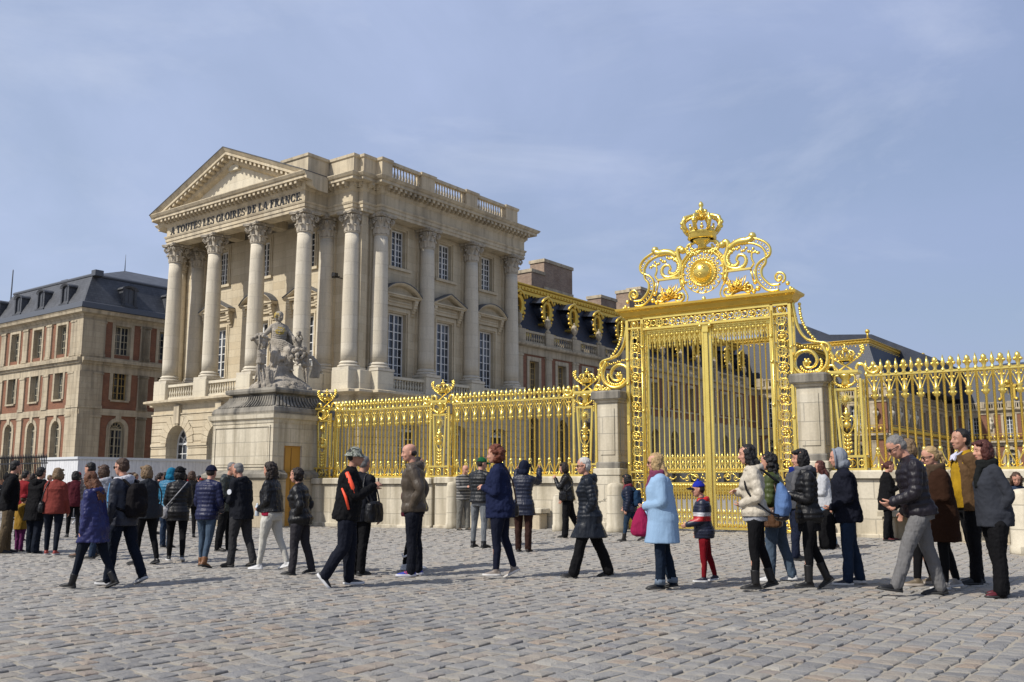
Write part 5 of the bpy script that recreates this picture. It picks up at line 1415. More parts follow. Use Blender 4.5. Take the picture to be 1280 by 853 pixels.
# ------------------------------------------------------------------ people
BAKE = []
CLOUD = {}
def cloud_tex(size, depth=2):
    k = (size, depth)
    if k not in CLOUD:
        t = bpy.data.textures.new('cloth_folds', 'CLOUDS'); t.noise_scale = size; t.noise_depth = depth; CLOUD[k] = t
    return CLOUD[k]
def skin_over(o, vox, smooth=4, disp=0., size=.1, depth=2):
    """fuse the overlapping pieces of a mesh into one continuous surface"""
    m = o.modifiers.new('r', 'REMESH'); m.mode = 'VOXEL'; m.voxel_size = vox; m.use_smooth_shade = True
    if smooth: s = o.modifiers.new('s', 'SMOOTH'); s.factor = .5; s.iterations = smooth
    if disp:
        d = o.modifiers.new('d', 'DISPLACE'); d.texture = cloud_tex(size, depth); d.strength = disp; d.mid_level = .5; d.texture_coords = 'GLOBAL'
    if disp > .013 and size > .06:
        d = o.modifiers.new('d2', 'DISPLACE'); d.texture = cloud_tex(size*.38, 1); d.strength = disp*.55; d.mid_level = .5; d.texture_coords = 'GLOBAL'
    BAKE.append(o)
def bake_all():
    bpy.context.view_layer.update(); dg = bpy.context.evaluated_depsgraph_get()
    for o in BAKE:
        me = bpy.data.meshes.new_from_object(o.evaluated_get(dg)); me.name = o.name
        o.modifiers.clear(); o.data = me
        me.polygons.foreach_set('use_smooth', [True]*len(me.polygons))
    BAKE.clear()

def lim(b, pts, rad, n=10, puff=0., per=.075, fl=None):
    """limb through pts with radii rad, resampled finely; puff adds quilted rings"""
    P = [Vector(p) for p in pts]; out = []; rr = []; s = 0.
    for i in range(len(P)-1):
        L = (P[i+1]-P[i]).length; k = max(2, int(L/.018))
        for j in range(k+(i == len(P)-2)):
            t = j/k; q = P[i].lerp(P[i+1], t); u = t*t*(3-2*t) if False else t
            r = rad[i]+(rad[i+1]-rad[i])*u
            if puff: r += puff*(abs(math.sin(PI*(s+L*t)/per))-.6)
            out.append(tuple(q)); rr.append(max(.004, r))
        s += L
    # relax the joint so the bend is round
    for _ in range(3):
        out = [out[0]]+[tuple((Vector(out[i-1])+Vector(out[i])*2+Vector(out[i+1]))/4) for i in range(1, len(out)-1)]+[out[-1]]
    b.tube(out, rr, n, fl=fl)
    b.sphere(out[-1], rr[-1]*.98, n); b.sphere(out[0], rr[0]*.98, n)

def hand(b, W, d, side, curl, s, wax=None):
    """palm, four fingers and a thumb"""
    d = d.normalized(); ax = Vector(wax) if wax else Vector((1, 0, 0))
    w = ax-d*ax.dot(d)
    if w.length < .2: w = Vector((0, 0, 1))-d*d.z
    w.normalize(); n = d.cross(w).normalized()
    if n.y*side > 0: n = -n                 # palm faces the body
    P = W+d*.045*s
    rings = []
    for t, hw, ht in ((-.02, .026, .022), (.02, .032, .019), (.055, .041, .017), (.095, .042, .014), (.102, .03, .01)):
        c = W+d*t*s; rings.append([tuple(c+(w*hw*math.cos(a)+n*ht*math.sin(a))*s) for a in [2*PI*k/10 for k in range(10)]])
    b.loft(rings)
    for k, (off, L) in enumerate(((.031, .066), (.011, .076), (-.010, .07), (-.030, .055))):
        p = W+(d*.088+w*off)*s; dd = Vector(d); pts = [p]
        for j in range(3):
            a = R(12+curl*(22 if j == 0 else 30)); dd = (dd*math.cos(a)+n*math.sin(a)).normalized()
            p = p+dd*(L*(.45, .3, .25)[j])*s; pts.append(p)
        b.tube([tuple(q) for q in pts], [.0105*s, .0098*s, .009*s, .0075*s], 7); b.sphere(tuple(pts[-1]), .0078*s, 6)
    p = W+(d*.03+w*.032)*s; t1 = (d*.65+w*.6+n*.3).normalized(); q1 = p+t1*.042*s; t2 = (d*.85+w*.1+n*(.3+.4*min(1, curl))).normalized(); q2 = q1+t2*.035*s
    b.tube([tuple(p), tuple(q1), tuple(q2)], [.014*s, .0115*s, .0085*s], 7); b.sphere(tuple(q2), .009*s, 6)
    return W+(d*.085+n*.02)*s

def figure(S):
    """geometry of one person facing +x, feet on z = 0; returns the pieces"""
    H = S['H']; f = S.get('sex', 'm') == 'f'; ch = S.get('child', 0); fat = S.get('fat', 1.); s = H/1.74
    legs = S.get('legs', ((3, 2, 0), (-3, 3, 0))); arms = S.get('arms', ((-4, 7, 12, 0), (6, 7, 14, 0)))
    lean = R(S.get('lean', 2)); th, sh, ft = .240*H, .235*H, .045*H
    if ch: th, sh = .225*H, .215*H
    hy = (.056 if not f else .058)*H*(.92 if ch else 1)
    def leg(a, k):
        a, k = R(a), R(k); kn = Vector((math.sin(a), 0, -math.cos(a)))*th; an = kn+Vector((math.sin(a-k), 0, -math.cos(a-k)))*sh
        return kn, an
    LG = []; need = []
    for i, (a, k, fp) in enumerate(legs):
        kn, an = leg(a, k); LG.append((kn, an, fp))
        fpr = R(fp); low = max(ft*math.cos(fpr)+(.15*s*math.sin(fpr) if fp > 0 else .05*s*math.sin(-fpr)), ft*.7)
        need.append(-an.z+low)
    pz = max(need); mx = (LG[0][1].x+LG[1][1].x)/2; px = -mx+S.get('shift', 0.)
    hip = [Vector((px, hy, pz)), Vector((px, -hy, pz))]
    knees = [hip[i]+LG[i][0] for i in (0, 1)]; ank = [hip[i]+LG[i][1] for i in (0, 1)]
    spread = S.get('spread', .01)
    for i, sg in ((0, 1), (1, -1)): knees[i].y += sg*spread*.5; ank[i].y += sg*spread
    base = pz-.52*H if not ch else pz-.485*H
    TM = Matrix.Translation((px, 0, pz)) @ Matrix.Rotation(lean, 4, 'Y') @ Matrix.Translation((-px, 0, -pz))
    def Z(fr): return base+fr*H
    ts = 1.0; sw = (.112 if not f else .098)*H*(.92 if ch else 1)
    if f: R_ = [(.46, .070, .080, 0), (.50, .080, .098, -.004), (.53, .079, .101, -.004), (.58, .063, .082, 0), (.62, .057, .072, .002), (.67, .062, .078, .004), (.72, .073, .088, .010), (.76, .066, .094, .004), (.795, .052, .098, 0), (.815, .043, .078, 0), (.835, .034, .040, .002)]
    else: R_ = [(.46, .072, .080, 0), (.50, .078, .094, -.003), (.53, .075, .095, -.002), (.58, .068, .087, .004), (.62, .066, .085, .005), (.67, .068, .092, .004), (.72, .073, .101, .004), (.765, .070, .110, 0), (.80, .057, .112, -.004), (.818, .046, .085, -.004), (.835, .037, .044, -.002)]
    def sup(cx, cy, z, dx, dy, n=24, e=2.4):
        o = []
        for k in range(n):
            a = 2*PI*k/n; c, q = math.cos(a), math.sin(a)
            o.append((cx+dx*math.copysign(abs(c)**(2/e), c), cy+dy*math.copysign(abs(q)**(2/e), q), z))
        return o
    def interp(fr):
        for a, b in zip(R_, R_[1:]):
            if a[0] <= fr <= b[0]:
                t = (fr-a[0])/(b[0]-a[0]); return tuple(a[i]+(b[i]-a[i])*t for i in range(4))
        return R_[0] if fr < R_[0][0] else R_[-1]
    def torso(b, f0, f1, th_, puff=0., per=.075, flare=0., top=None, belly=0., step=.012, hemth=0., fit=False, boxy=False):
        fr = f0; rings = []
        while fr < f1+1e-6:
            _, dx, dy, cx = interp(fr); q = fat if fr < .74 else 1+(fat-1)*.5
            dx = dx*H*q+th_; dy = dy*H*(1+(q-1)*.7)+th_
            c = px+cx*H; z = Z(fr)
            if boxy and fr < .76: w_ = min(1, (.76-fr)/.24); dx = max(dx, (.073+.009*w_)*H*q+th_); dy = max(dy, (.092+.010*w_ if f else .100-.004*w_)*H+th_)
            if belly: dx += belly*.5*math.exp(-((fr-.6)/.06)**2); c += belly*.5*math.exp(-((fr-.6)/.06)**2)
            if puff: k = puff*(abs(math.sin(PI*z/per))-.6); dx += k; dy += k
            if hemth: k = hemth*max(0, min(1, (.66-fr)/.16)); dx += k; dy += k*.5; c -= k*.35
            if fr < .5 and fit:
                xs_ = []
                for i in (0, 1):
                    t = min(1., max(0., (hip[i].z-z)/max(.05, hip[i].z-knees[i].z))); xs_.append(hip[i].x+(knees[i].x-hip[i].x)*t)
                lo, hi = min(xs_), max(xs_); rr = .052*H*fat+th_+.02
                k = min(1, (.5-fr)/.06)
                dx = max(dx, (hi-lo)/2+rr)*k+dx*(1-k)+flare*(.5-fr)*H; c = c*(1-k)+((lo+hi)/2)*k
                dy = max(dy*.98, hy+.045*H*fat+th_)+flare*(.5-fr)*H*.8
                rings.append(sup(c, 0, z, dx, dy))
            else:
                if fr < .56: dx += flare*.0; 
                rings.append([tuple(TM @ Vector(p)) for p in sup(c, 0, z, dx, dy)])
            fr += step
        b.loft(rings)
    G = {}
    # --- arms
    shd = []; elb = []; wri = []
    for i, sg in ((0, 1), (1, -1)):
        fa, oa, e, inn = arms[i][:4]; A = R(fa)+lean*.6; O = R(oa); ua, fa_ = .172*H, .148*H
        sp = TM @ Vector((px-.004*H, sg*(sw-.014*H), Z(.797)))
        ud = Vector((math.sin(A)*math.cos(O), sg*math.sin(O), -math.cos(A)*math.cos(O)))
        ep = sp+ud*ua; B = A+R(e); I = R(inn)
        fd = Vector((math.sin(B)*math.cos(I), -sg*math.sin(I)+sg*math.sin(O)*.5, -math.cos(B)*math.cos(I))).normalized()
        wp = ep+fd*fa_; shd.append(sp); elb.append(ep); wri.append((wp, fd))
    # --- head frame
    hh = (.132 if not ch else .152)*H; nk = TM @ Vector((px+.002*H, 0, Z(.835)))
    nod = lean*.8+R(S.get('nod', 4)); yaw = R(S.get('turn', 0))
    hd0 = TM @ Vector((px+.020*H, 0, Z(.872)))
    HM = Matrix.Translation(hd0) @ Matrix.Rotation(yaw, 4, 'Z') @ Matrix.Rotation(nod, 4, 'Y') @ Matrix.Scale(hh, 4)
    def hp(p): return tuple(HM @ Vector(p))
    # --- body: one continuous surface
    b = MB(); torso(b, .49, .835, -.010)
    for i in (0, 1):
        lim(b, [Vector((hip[i].x, hip[i].y*.72, hip[i].z-.01*H)), hip[i].lerp(knees[i], .3), knees[i], ank[i]], [.036*H*fat, .045*H*fat, .031*H, .020*H]); 
        kf = (ank[i]-knees[i]).normalized()
        lim(b, [shd[i], elb[i], wri[i][0]], [.030*H, .023*H, .0165*H])
    b.tube([tuple(TM @ Vector((px, 0, Z(.80)))), tuple(nk), hp((-.06, 0, .12)), hp((-.04, 0, .3))], [.040*H, .032*H*(1 if not f else .88), .030*H*(1 if not f else .88), .034*H], 12)
    hr = [(-.0, .20, .10, .12), (.06, .17, .20, .19), (.16, .12, .28, .255), (.28, .08, .33, .29), (.40, .05, .365, .325), (.50, .03, .385, .345), (.60, .015, .405, .355), (.72, .0, .41, .36), (.83, -.01, .375, .33), (.92, -.015, .29, .26), (.975, -.02, .17, .16), (1.0, -.02, .05, .05)]
    b.loft([[hp((cx+dx*math.cos(2*PI*k/20), dy*math.sin(2*PI*k/20), z)) for k in range(20)] for z, cx, dx, dy in hr])
    b.tube([hp((.40, 0, .58)), hp((.455, 0, .46)), hp((.50, 0, .36)), hp((.43, 0, .33))], [.03*hh, .042*hh, .058*hh, .045*hh], 8)
    for sg in (-1, 1):
        b.sphere(hp((.445, sg*.05, .355)), .042*hh, 7)
        b.tube([hp((-.02, sg*.335, .55)), hp((-.06, sg*.375, .52)), hp((-.05, sg*.37, .42)), hp((.0, sg*.335, .34))], [.035*hh, .05*hh, .045*hh, .03*hh], 7)
        b.tube([hp((.37, sg*.05, .60)), hp((.36, sg*.18, .61)), hp((.28, sg*.27, .58))], [.03*hh, .032*hh, .02*hh], 6)
        b.sphere(hp((.27, sg*.17, .36)), .12*hh, 8)
    b.tube([hp((.375, -.09, .215)), hp((.405, 0, .225)), hp((.375, .09, .215))], [.022*hh, .034*hh, .022*hh], 7)
    b.sphere(hp((.27, 0, .07)), .10*hh, 8)
    G['grip'] = []
    for i, sg in ((0, 1), (1, -1)):
        a = arms[i]; curl = a[4] if len(a) > 4 else .7
        G['grip'].append(hand(b, wri[i][0]-wri[i][1]*.01, wri[i][1], sg, curl, s*(.9 if f else 1), a[5] if len(a) > 5 else None))
    G['body'] = b
    # --- facial pieces
    e = MB()
    for sg in (-1, 1): e.sphere(hp((.352, sg*.135, .515)), .045*hh, 7, (1, 1, 1))
    G['eyes'] = e
    e = MB()
    for sg in (-1, 1): e.tube([hp((.405, sg*.06, .60)), hp((.395, sg*.14, .625)), hp((.33, sg*.23, .605))], .016*hh, 5)
    G['brows'] = e
    e = MB(); e.tube([hp((.385, -.1, .212)), hp((.425, -.03, .232)), hp((.432, 0, .224)), hp((.425, .03, .232)), hp((.385, .1, .212))], .019*hh, 5); G['lips'] = e
    # --- trousers
    t = S.get('trousers', {}); st = t.get('style', 'straight'); b = MB()
    rk = {'slim': (.0555, .0365, .0330, .0255), 'straight': (.0585, .0430, .0400, .0375), 'wide': (.0610, .0470, .0455, .0470), 'loose': (.061, .050, .046, .040)}[st]
    torso(b, .46, .60, .004)
    for i in (0, 1):
        mid = knees[i].lerp(ank[i], .35); 
        hem = ank[i]+Vector((0, 0, -.012 if st != 'slim' else .02))*s
        back = Vector((-.012, 0, 0))*s
        h0 = Vector((hip[i].x, hip[i].y*.80, hip[i].z)); lim(b, [h0, hip[i].lerp(knees[i], .28), knees[i], mid+back, hem], [.046*H*fat, rk[0]*H*fat, rk[1]*H, rk[2]*H, rk[3]*H], 12)
        b.sphere((hip[i].x-.020*H, hip[i].y*.72, hip[i].z-.004*H), .047*H*fat, 12)
    G['trousers'] = b
    # --- top garment
    g = S.get('top', {}); ty = g.get('type', 'jacket'); b = MB()
    thk = {'sweater': .012, 'jacket': .020, 'puffer': .030, 'coat': .026}[ty]+g.get('extra', 0)
    pf = .013 if ty == 'puffer' else 0; per = g.get('per', .072)*s
    hem = g.get('hem', .47)
    torso(b, hem, .835, thk, pf, per, g.get('flare', 0.), belly=g.get('belly', 0.), hemth=.010, fit=hem < .44, boxy=g.get('boxy', ty != 'puffer'))
    for i in (0, 1):
        rr = [(.040 if not f else .037)*H+thk*.45, (.031 if not f else .029)*H+thk*.5, .0225*H+thk*.5]
        cuff = wri[i][0]-wri[i][1]*.005*s
        lim(b, [shd[i], elb[i], cuff], rr, 12, pf*.8, per)
        b.sphere(tuple(shd[i]+Vector((0, 0, 0))), rr[0]*1.05, 12)
        b.tube([tuple(shd[i]), tuple(TM @ Vector((px, 0, Z(.822))))], [rr[0], .05*H], 12)
    if g.get('collar', 1):
        c0 = TM @ Vector((px-.004*H, 0, Z(.825))); c1 = TM @ Vector((px+.004*H, 0, Z(.862)))
        b.tube([tuple(c0), tuple(c1)], [.048*H, .041*H], 14)
    G['top'] = b; G['hem'] = hem
    if g.get('hood'):
        b = MB(); c = TM @ Vector((px-.045*H, 0, Z(.835)))
        for a in range(-110, 111, 20):
            q = TM @ Vector((px+.005*H-.062*H*math.cos(R(a)), .062*H*math.sin(R(a)), Z(.848)-.02*H*abs(math.sin(R(a)))))
            b.sphere(tuple(q), .030*H, 9)
        b.sphere(tuple(c+Vector((-.01*H, 0, -.018*H))), .042*H, 10, (.8, 1.25, .9)); G['hood'] = b
    if S.get('scarf'):
        b = MB()
        for k in range(3):
            pts = []
            for a in range(0, 360, 30): pts.append(tuple(TM @ Vector((px+.008*H+.050*H*math.cos(R(a)), .050*H*math.sin(R(a)), Z(.835+.014*k)+.008*math.sin(R(a*2+k*70))))))
            b.tube(pts, .021*H, 8, closed=True)
        b.tube([tuple(TM @ Vector((px+.06*H, .02*H, Z(.84)))), tuple(TM @ Vector((px+.085*H, .02*H, Z(.76)))), tuple(TM @ Vector((px+.08*H, .02*H, Z(.70))))], [.022*H, .028*H, .03*H], 8)
        G['scarf'] = b
    # --- shoes
    shs = []
    sc = S.get('shoes', {}); kind = sc.get('kind', 'shoe')
    for i in (0, 1):
        fp = R(LG[i][2]); yw = R(7)*(1 if i == 0 else -1)
        FM = Matrix.Translation(ank[i]) @ Matrix.Rotation(yw, 4, 'Z') @ Matrix.Rotation(fp, 4, 'Y') @ Matrix.Scale(s*(1 if not f else .93), 4)
        u = MB(); lo = -ft/s/(1 if not f else .93)
        prof = [(-.068, .018, .030), (-.062, .034, .060), (-.03, .040, .082), (.02, .040, .080), (.06, .042, .066), (.10, .049, .052), (.14, .047, .042), (.17, .038, .034), (.19, .02, .022)]
        u.loft([[tuple(FM @ Vector((x, hw*math.cos(a)*(1 if math.sin(a) < 0 else .86), lo+.006+hz*(.5+.5*math.sin(a)) if True else 0))) for a in [2*PI*k/12 for k in range(12)]] for x, hw, hz in prof])
        if kind == 'boot':
            up = (knees[i]-ank[i]).normalized(); hgt = sc.get('h', .16)*s
            u.tube([tuple(ank[i]-up*.02), tuple(ank[i]+up*hgt*.5), tuple(ank[i]+up*hgt)], [.050*s, .054*s, .058*s], 12)
        else:
            u.tube([tuple(ank[i]-Vector((0, 0, .03*s))), tuple(ank[i]+(knees[i]-ank[i]).normalized()*.035*s)], [.040*s, .040*s], 12)
        q = MB(); ol = [(-.072, .012), (-.06, .034), (0, .043), (.06, .042), (.11, .052), (.155, .048), (.19, .028), (.2, .006)]
        ring = ol+[(x, -y) for x, y in ol[::-1]]; hz = .026 if kind == 'sneaker' else .018
        q.loft([[tuple(FM @ Vector((x*k, y*k, lo+zz))) for x, y in ring] for k, zz in ((.98, -.002), (1.02, .006), (1.02, hz), (.95, hz+.004))])
        shs.append((u, q))
    G['shoes'] = shs
    # --- hair / hats (head units)
    hs = S.get('hair', {}).get('style', 'short'); b = MB()
    def E(c, r, n=14): b.lathe([(max(1e-3, math.sin(PI*k/10)), -math.cos(PI*k/10)) for k in range(11)], n, (0, 0, 0), 0, True, HM @ Matrix.Translation(c) @ Matrix.Diagonal((*r, 1)))
    if hs in ('short', 'bob', 'long', 'curly', 'tied'):
        E((-.055, 0, .70), (.425, .385, .365)); E((-.17, 0, .50), (.30, .355, .38))
    if hs == 'crop': E((-.07, 0, .70), (.405, .38, .345)); E((-.16, 0, .50), (.28, .35, .32))
    if hs == 'fringe':   # bald on top, hair round the back
        E((-.15, 0, .44), (.285, .36, .22))
    if hs == 'bob':
        E((-.14, 0, .36), (.36, .42, .50))
        for sg in (-1, 1): E((.02, sg*.31, .38), (.25, .17, .45)); E((.22, sg*.2, .86), (.2, .2, .13))
    if hs == 'long':
        L = S['hair'].get('len', .9); E((-.12, 0, .40), (.36, .40, .48))
        for sg in (-1, 1): E((.01, sg*.31, .36), (.25, .17, .48))
        b.tube([hp((-.22, 0, .5)), hp((-.36, 0, 0)), hp((-.50, 0, -L*.5)), hp((-.50, 0, -L))], [.30*hh, .38*hh, .34*hh, .12*hh], 12, fl=((1, 0, 0), .6))
        for k in range(7): a_ = -.3+.1*k; b.tube([hp((-.42, a_, .2)), hp((-.55, a_*1.15, -L*.5)), hp((-.56, a_*1.2, -L*(1.0+.12*math.sin(k*2.3))))], [.08*hh, .075*hh, .02*hh], 6)
        for sg in (-1, 1): b.tube([hp((-.05, sg*.3, .4)), hp((-.12, sg*.36, -.1)), hp((-.05, sg*.36, -L*.65))], [.13*hh, .15*hh, .06*hh], 9)
    if hs == 'curly':
        rnd = random.Random(int(H*1000)); k = S['hair'].get('vol', 1.)
        for _ in range(120):
            v = Vector((rnd.gauss(0, 1), rnd.gauss(0, 1), rnd.gauss(.1, 1))).normalized()
            if v.x > .35 and v.z < .62: continue
            r = .11+.05*rnd.random()
            E((-.10+v.x*.42*k, v.y*.43*k, .56+v.z*.44*k-(.08 if v.z < -.3 else 0)), (r, r, r), 6)
        if S['hair'].get('len', 0):
            for _ in range(70):
                E((-.2+rnd.uniform(-.22, .14), rnd.uniform(-.42, .42), .3-rnd.random()*S['hair']['len']), (.13, .13, .15), 6)
    if hs == 'tied':
        E((-.50, 0, .5), (.17, .16, .2)); b.tube([hp((-.5, 0, .45)), hp((-.58, 0, .1)), hp((-.5, 0, -.2))], [.12*hh, .12*hh, .04*hh], 8)
    G['hair'] = b
    hat = S.get('hat')
    if hat:
        b = MB(); hk = hat['kind']; hat2 = None
        def E2(bb, c, r, n=16, z0=-1.): bb.lathe([(1e-3, z0)]+[(max(1e-3, math.sqrt(max(0, 1-z*z))), z) for z in [z0+(1-z0)*k/12 for k in range(13)]], n, (0, 0, 0), 0, True, HM @ Matrix.Translation(c) @ Matrix.Diagonal((*r, 1)))
        if hk == 'beanie': E2(b, (-.05, 0, .64), (.455, .415, .46), z0=0.); b.tube([hp((-.05+.45*math.cos(R(a)), .41*math.sin(R(a)), .66+.03*math.cos(R(a)))) for a in range(0, 360, 20)], .05*hh, 8, closed=True)
        if hk == 'hood': 
            E2(b, (-.115, 0, .52), (.44, .45, .60)); E2(b, (-.2, 0, .12), (.42, .46, .4))
            b.tube([hp((.20, .42*math.sin(R(a)), .48+.55*math.cos(R(a)))) for a in range(0, 360, 20)], .07*hh, 8, closed=True)
        if hk == 'cap':
            E2(b, (-.03, 0, .64), (.45, .41, .45), z0=0.); hat2 = MB()
            hat2.loft([[hp((.30+.14*t+.32*t*0+dx*.0+ (.42*math.cos(R(a))*(.55+.45*t)), .34*math.sin(R(a))*(1-.08*t), .66-.05*t+zz-.10*(math.sin(R(a))**2))) for a in range(-90, 91, 15)] for t, zz, dx in ((0, 0, 0), (1, -.02, 0), (1, .02, 0), (0, .035, 0))], closed=True, cap=False)
        if hk == 'bucket':
            E2(b, (-.03, 0, .66), (.43, .40, .42), z0=0.)
            b.loft([[hp((-.03+r*math.cos(R(a)), r*.93*math.sin(R(a)), z)) for a in range(0, 360, 20)] for r, z in ((.43, .72), (.62, .50), (.60, .47), (.40, .66))], cap=False, closed=True)
        G['hat'] = (b, hat2)
    if S.get('glasses'):
        b = MB()
        for sg in (-1, 1):
            b.lathe([(.001, -.01), (.1, -.01), (.1, .012), (.001, .012)], 12, (0, 0, 0), 0, False, HM @ Matrix.Translation((.43, sg*.14, .505)) @ Matrix.Rotation(PI/2, 4, 'Y'))
            b.tube([hp((.42, sg*.23, .53)), hp((.2, sg*.355, .53)), hp((-.03, sg*.37, .52))], .017*hh, 5)
        b.tube([hp((.44, -.24, .54)), hp((.46, 0, .54)), hp((.44, .24, .54))], .016*hh, 5); G['glasses'] = b
    G.update(HM=HM, TM=TM, hp=hp, px=px, Z=Z, shd=shd, elb=elb, wri=wri, hip=hip, knees=knees, ank=ank, hh=hh, H=H)
    return G

# ---- materials for people
def cloth(name, c, rough=.85, noise=.25, sc=30., sheen=.0, folds=.6, spec=.12):
    m = newmat(name, c, rough, spec=spec); q = NT(m); co = q.coord()
    n = q.noise(co, sc, 4, .6); n2 = q.noise(co, 7., 4, .6)
    q.base(q.mix(q.math('MULTIPLY', n2, noise*2), tuple(x*1.12 for x in c), tuple(x*.62 for x in c)))
    w = q.noise(q.mapping(co, (6, 6, 2.2)), 2.2, 3, .5)
    q.normal(q.bump(w, folds, .05, q.bump(n, .25, .003)))
    return m
_CM = {}
def CM(c, kind='cloth', **k):
    key = (c, kind)
    if key not in _CM:
        k_ = (.50+.36*max(c)) if kind not in ('skin', 'rubber') else (.78 if kind == 'skin' else .85)
        c = tuple(x*k_ for x in c)
        nm = {'cloth': 'woven_cloth', 'denim': 'denim', 'puffer': 'quilted_nylon', 'leather': 'leather', 'wool': 'wool', 'shoe': 'shoe_leather', 'hair': 'hair', 'skin': 'skin', 'rubber': 'rubber_sole'}[kind]
        if kind == 'denim': m = cloth(nm, c, .9, .55, 60, folds=.8)
        elif kind == 'puffer': m = cloth(nm, c, .48, .12, 18, folds=.5, spec=.3)
        elif kind == 'leather': m = cloth(nm, c, .42, .2, 40, folds=.8, spec=.35)
        elif kind == 'shoe': m = cloth(nm, c, .5, .2, 30, folds=.1, spec=.4)
        elif kind == 'rubber': m = newmat(nm, c, .7)
        elif kind == 'hair':
            m = newmat(nm, c, .55, spec=.35); q = NT(m); co = q.coord(); n = q.noise(q.mapping(co, (60, 60, 8)), 2.5, 4, .6)
            q.base(q.mix(n, tuple(x*.55 for x in c), tuple(min(1, x*1.5) for x in c))); q.normal(q.bump(n, .8, .012))
        elif kind == 'skin':
            m = newmat(nm, c, .55, spec=.35); q = NT(m); co = q.coord(); n = q.noise(co, 9, 4, .6)
            q.base(q.mix(n, c, (c[0]*.86, c[1]*.66, c[2]*.6))); m.node_tree.nodes['Principled BSDF'].inputs['Subsurface Weight'].default_value = .08; m.node_tree.nodes['Principled BSDF'].inputs['Subsurface Radius'].default_value = (.02, .008, .004)
        elif kind == 'wool': m = cloth(nm, c, .95, .2, 90, folds=.22, spec=.08)
        else: m = cloth(nm, c, .85, .25, 30)
        _CM[key] = m
    return _CM[key]
def bands(name, stops, rough=.5):
    """horizontal bands of cloth: (height in m, colour) from the hem upward"""
    m = newmat(name, stops[0][1], rough); q = NT(m); co = q.coord(); sp = q.n('ShaderNodeSeparateXYZ'); q.l(co, sp.inputs[0])
    c = stops[0][1]; cur = None
    for z, col in stops[1:]:
        f = q.math('GREATER_THAN', sp.outputs[2], z); cur = q.mix(f, cur if cur is not None else c, col)
    q.base(cur); q.normal(q.bump(q.noise(co, 18, 4), .3, .01)); return m
def stripes(name, a, b_, per):
    m = newmat(name, a, .9); q = NT(m); co = q.coord(); sp = q.n('ShaderNodeSeparateXYZ'); q.l(co, sp.inputs[0])
    f = q.math('GREATER_THAN', q.math('FRACT', q.math('MULTIPLY', sp.outputs[2], 1/per)), .55); q.base(q.mix(f, a, b_)); return m
def camo(name):
    m = newmat(name, (.1, .1, .08), .9); q = NT(m); co = q.coord()
    q.base(q.ramp(q.noise(co, 22, 2), [(.42, (.035, .04, .035)), (.45, (.12, .14, .10)), (.55, (.28, .28, .25)), (.6, (.10, .11, .09))])); return m

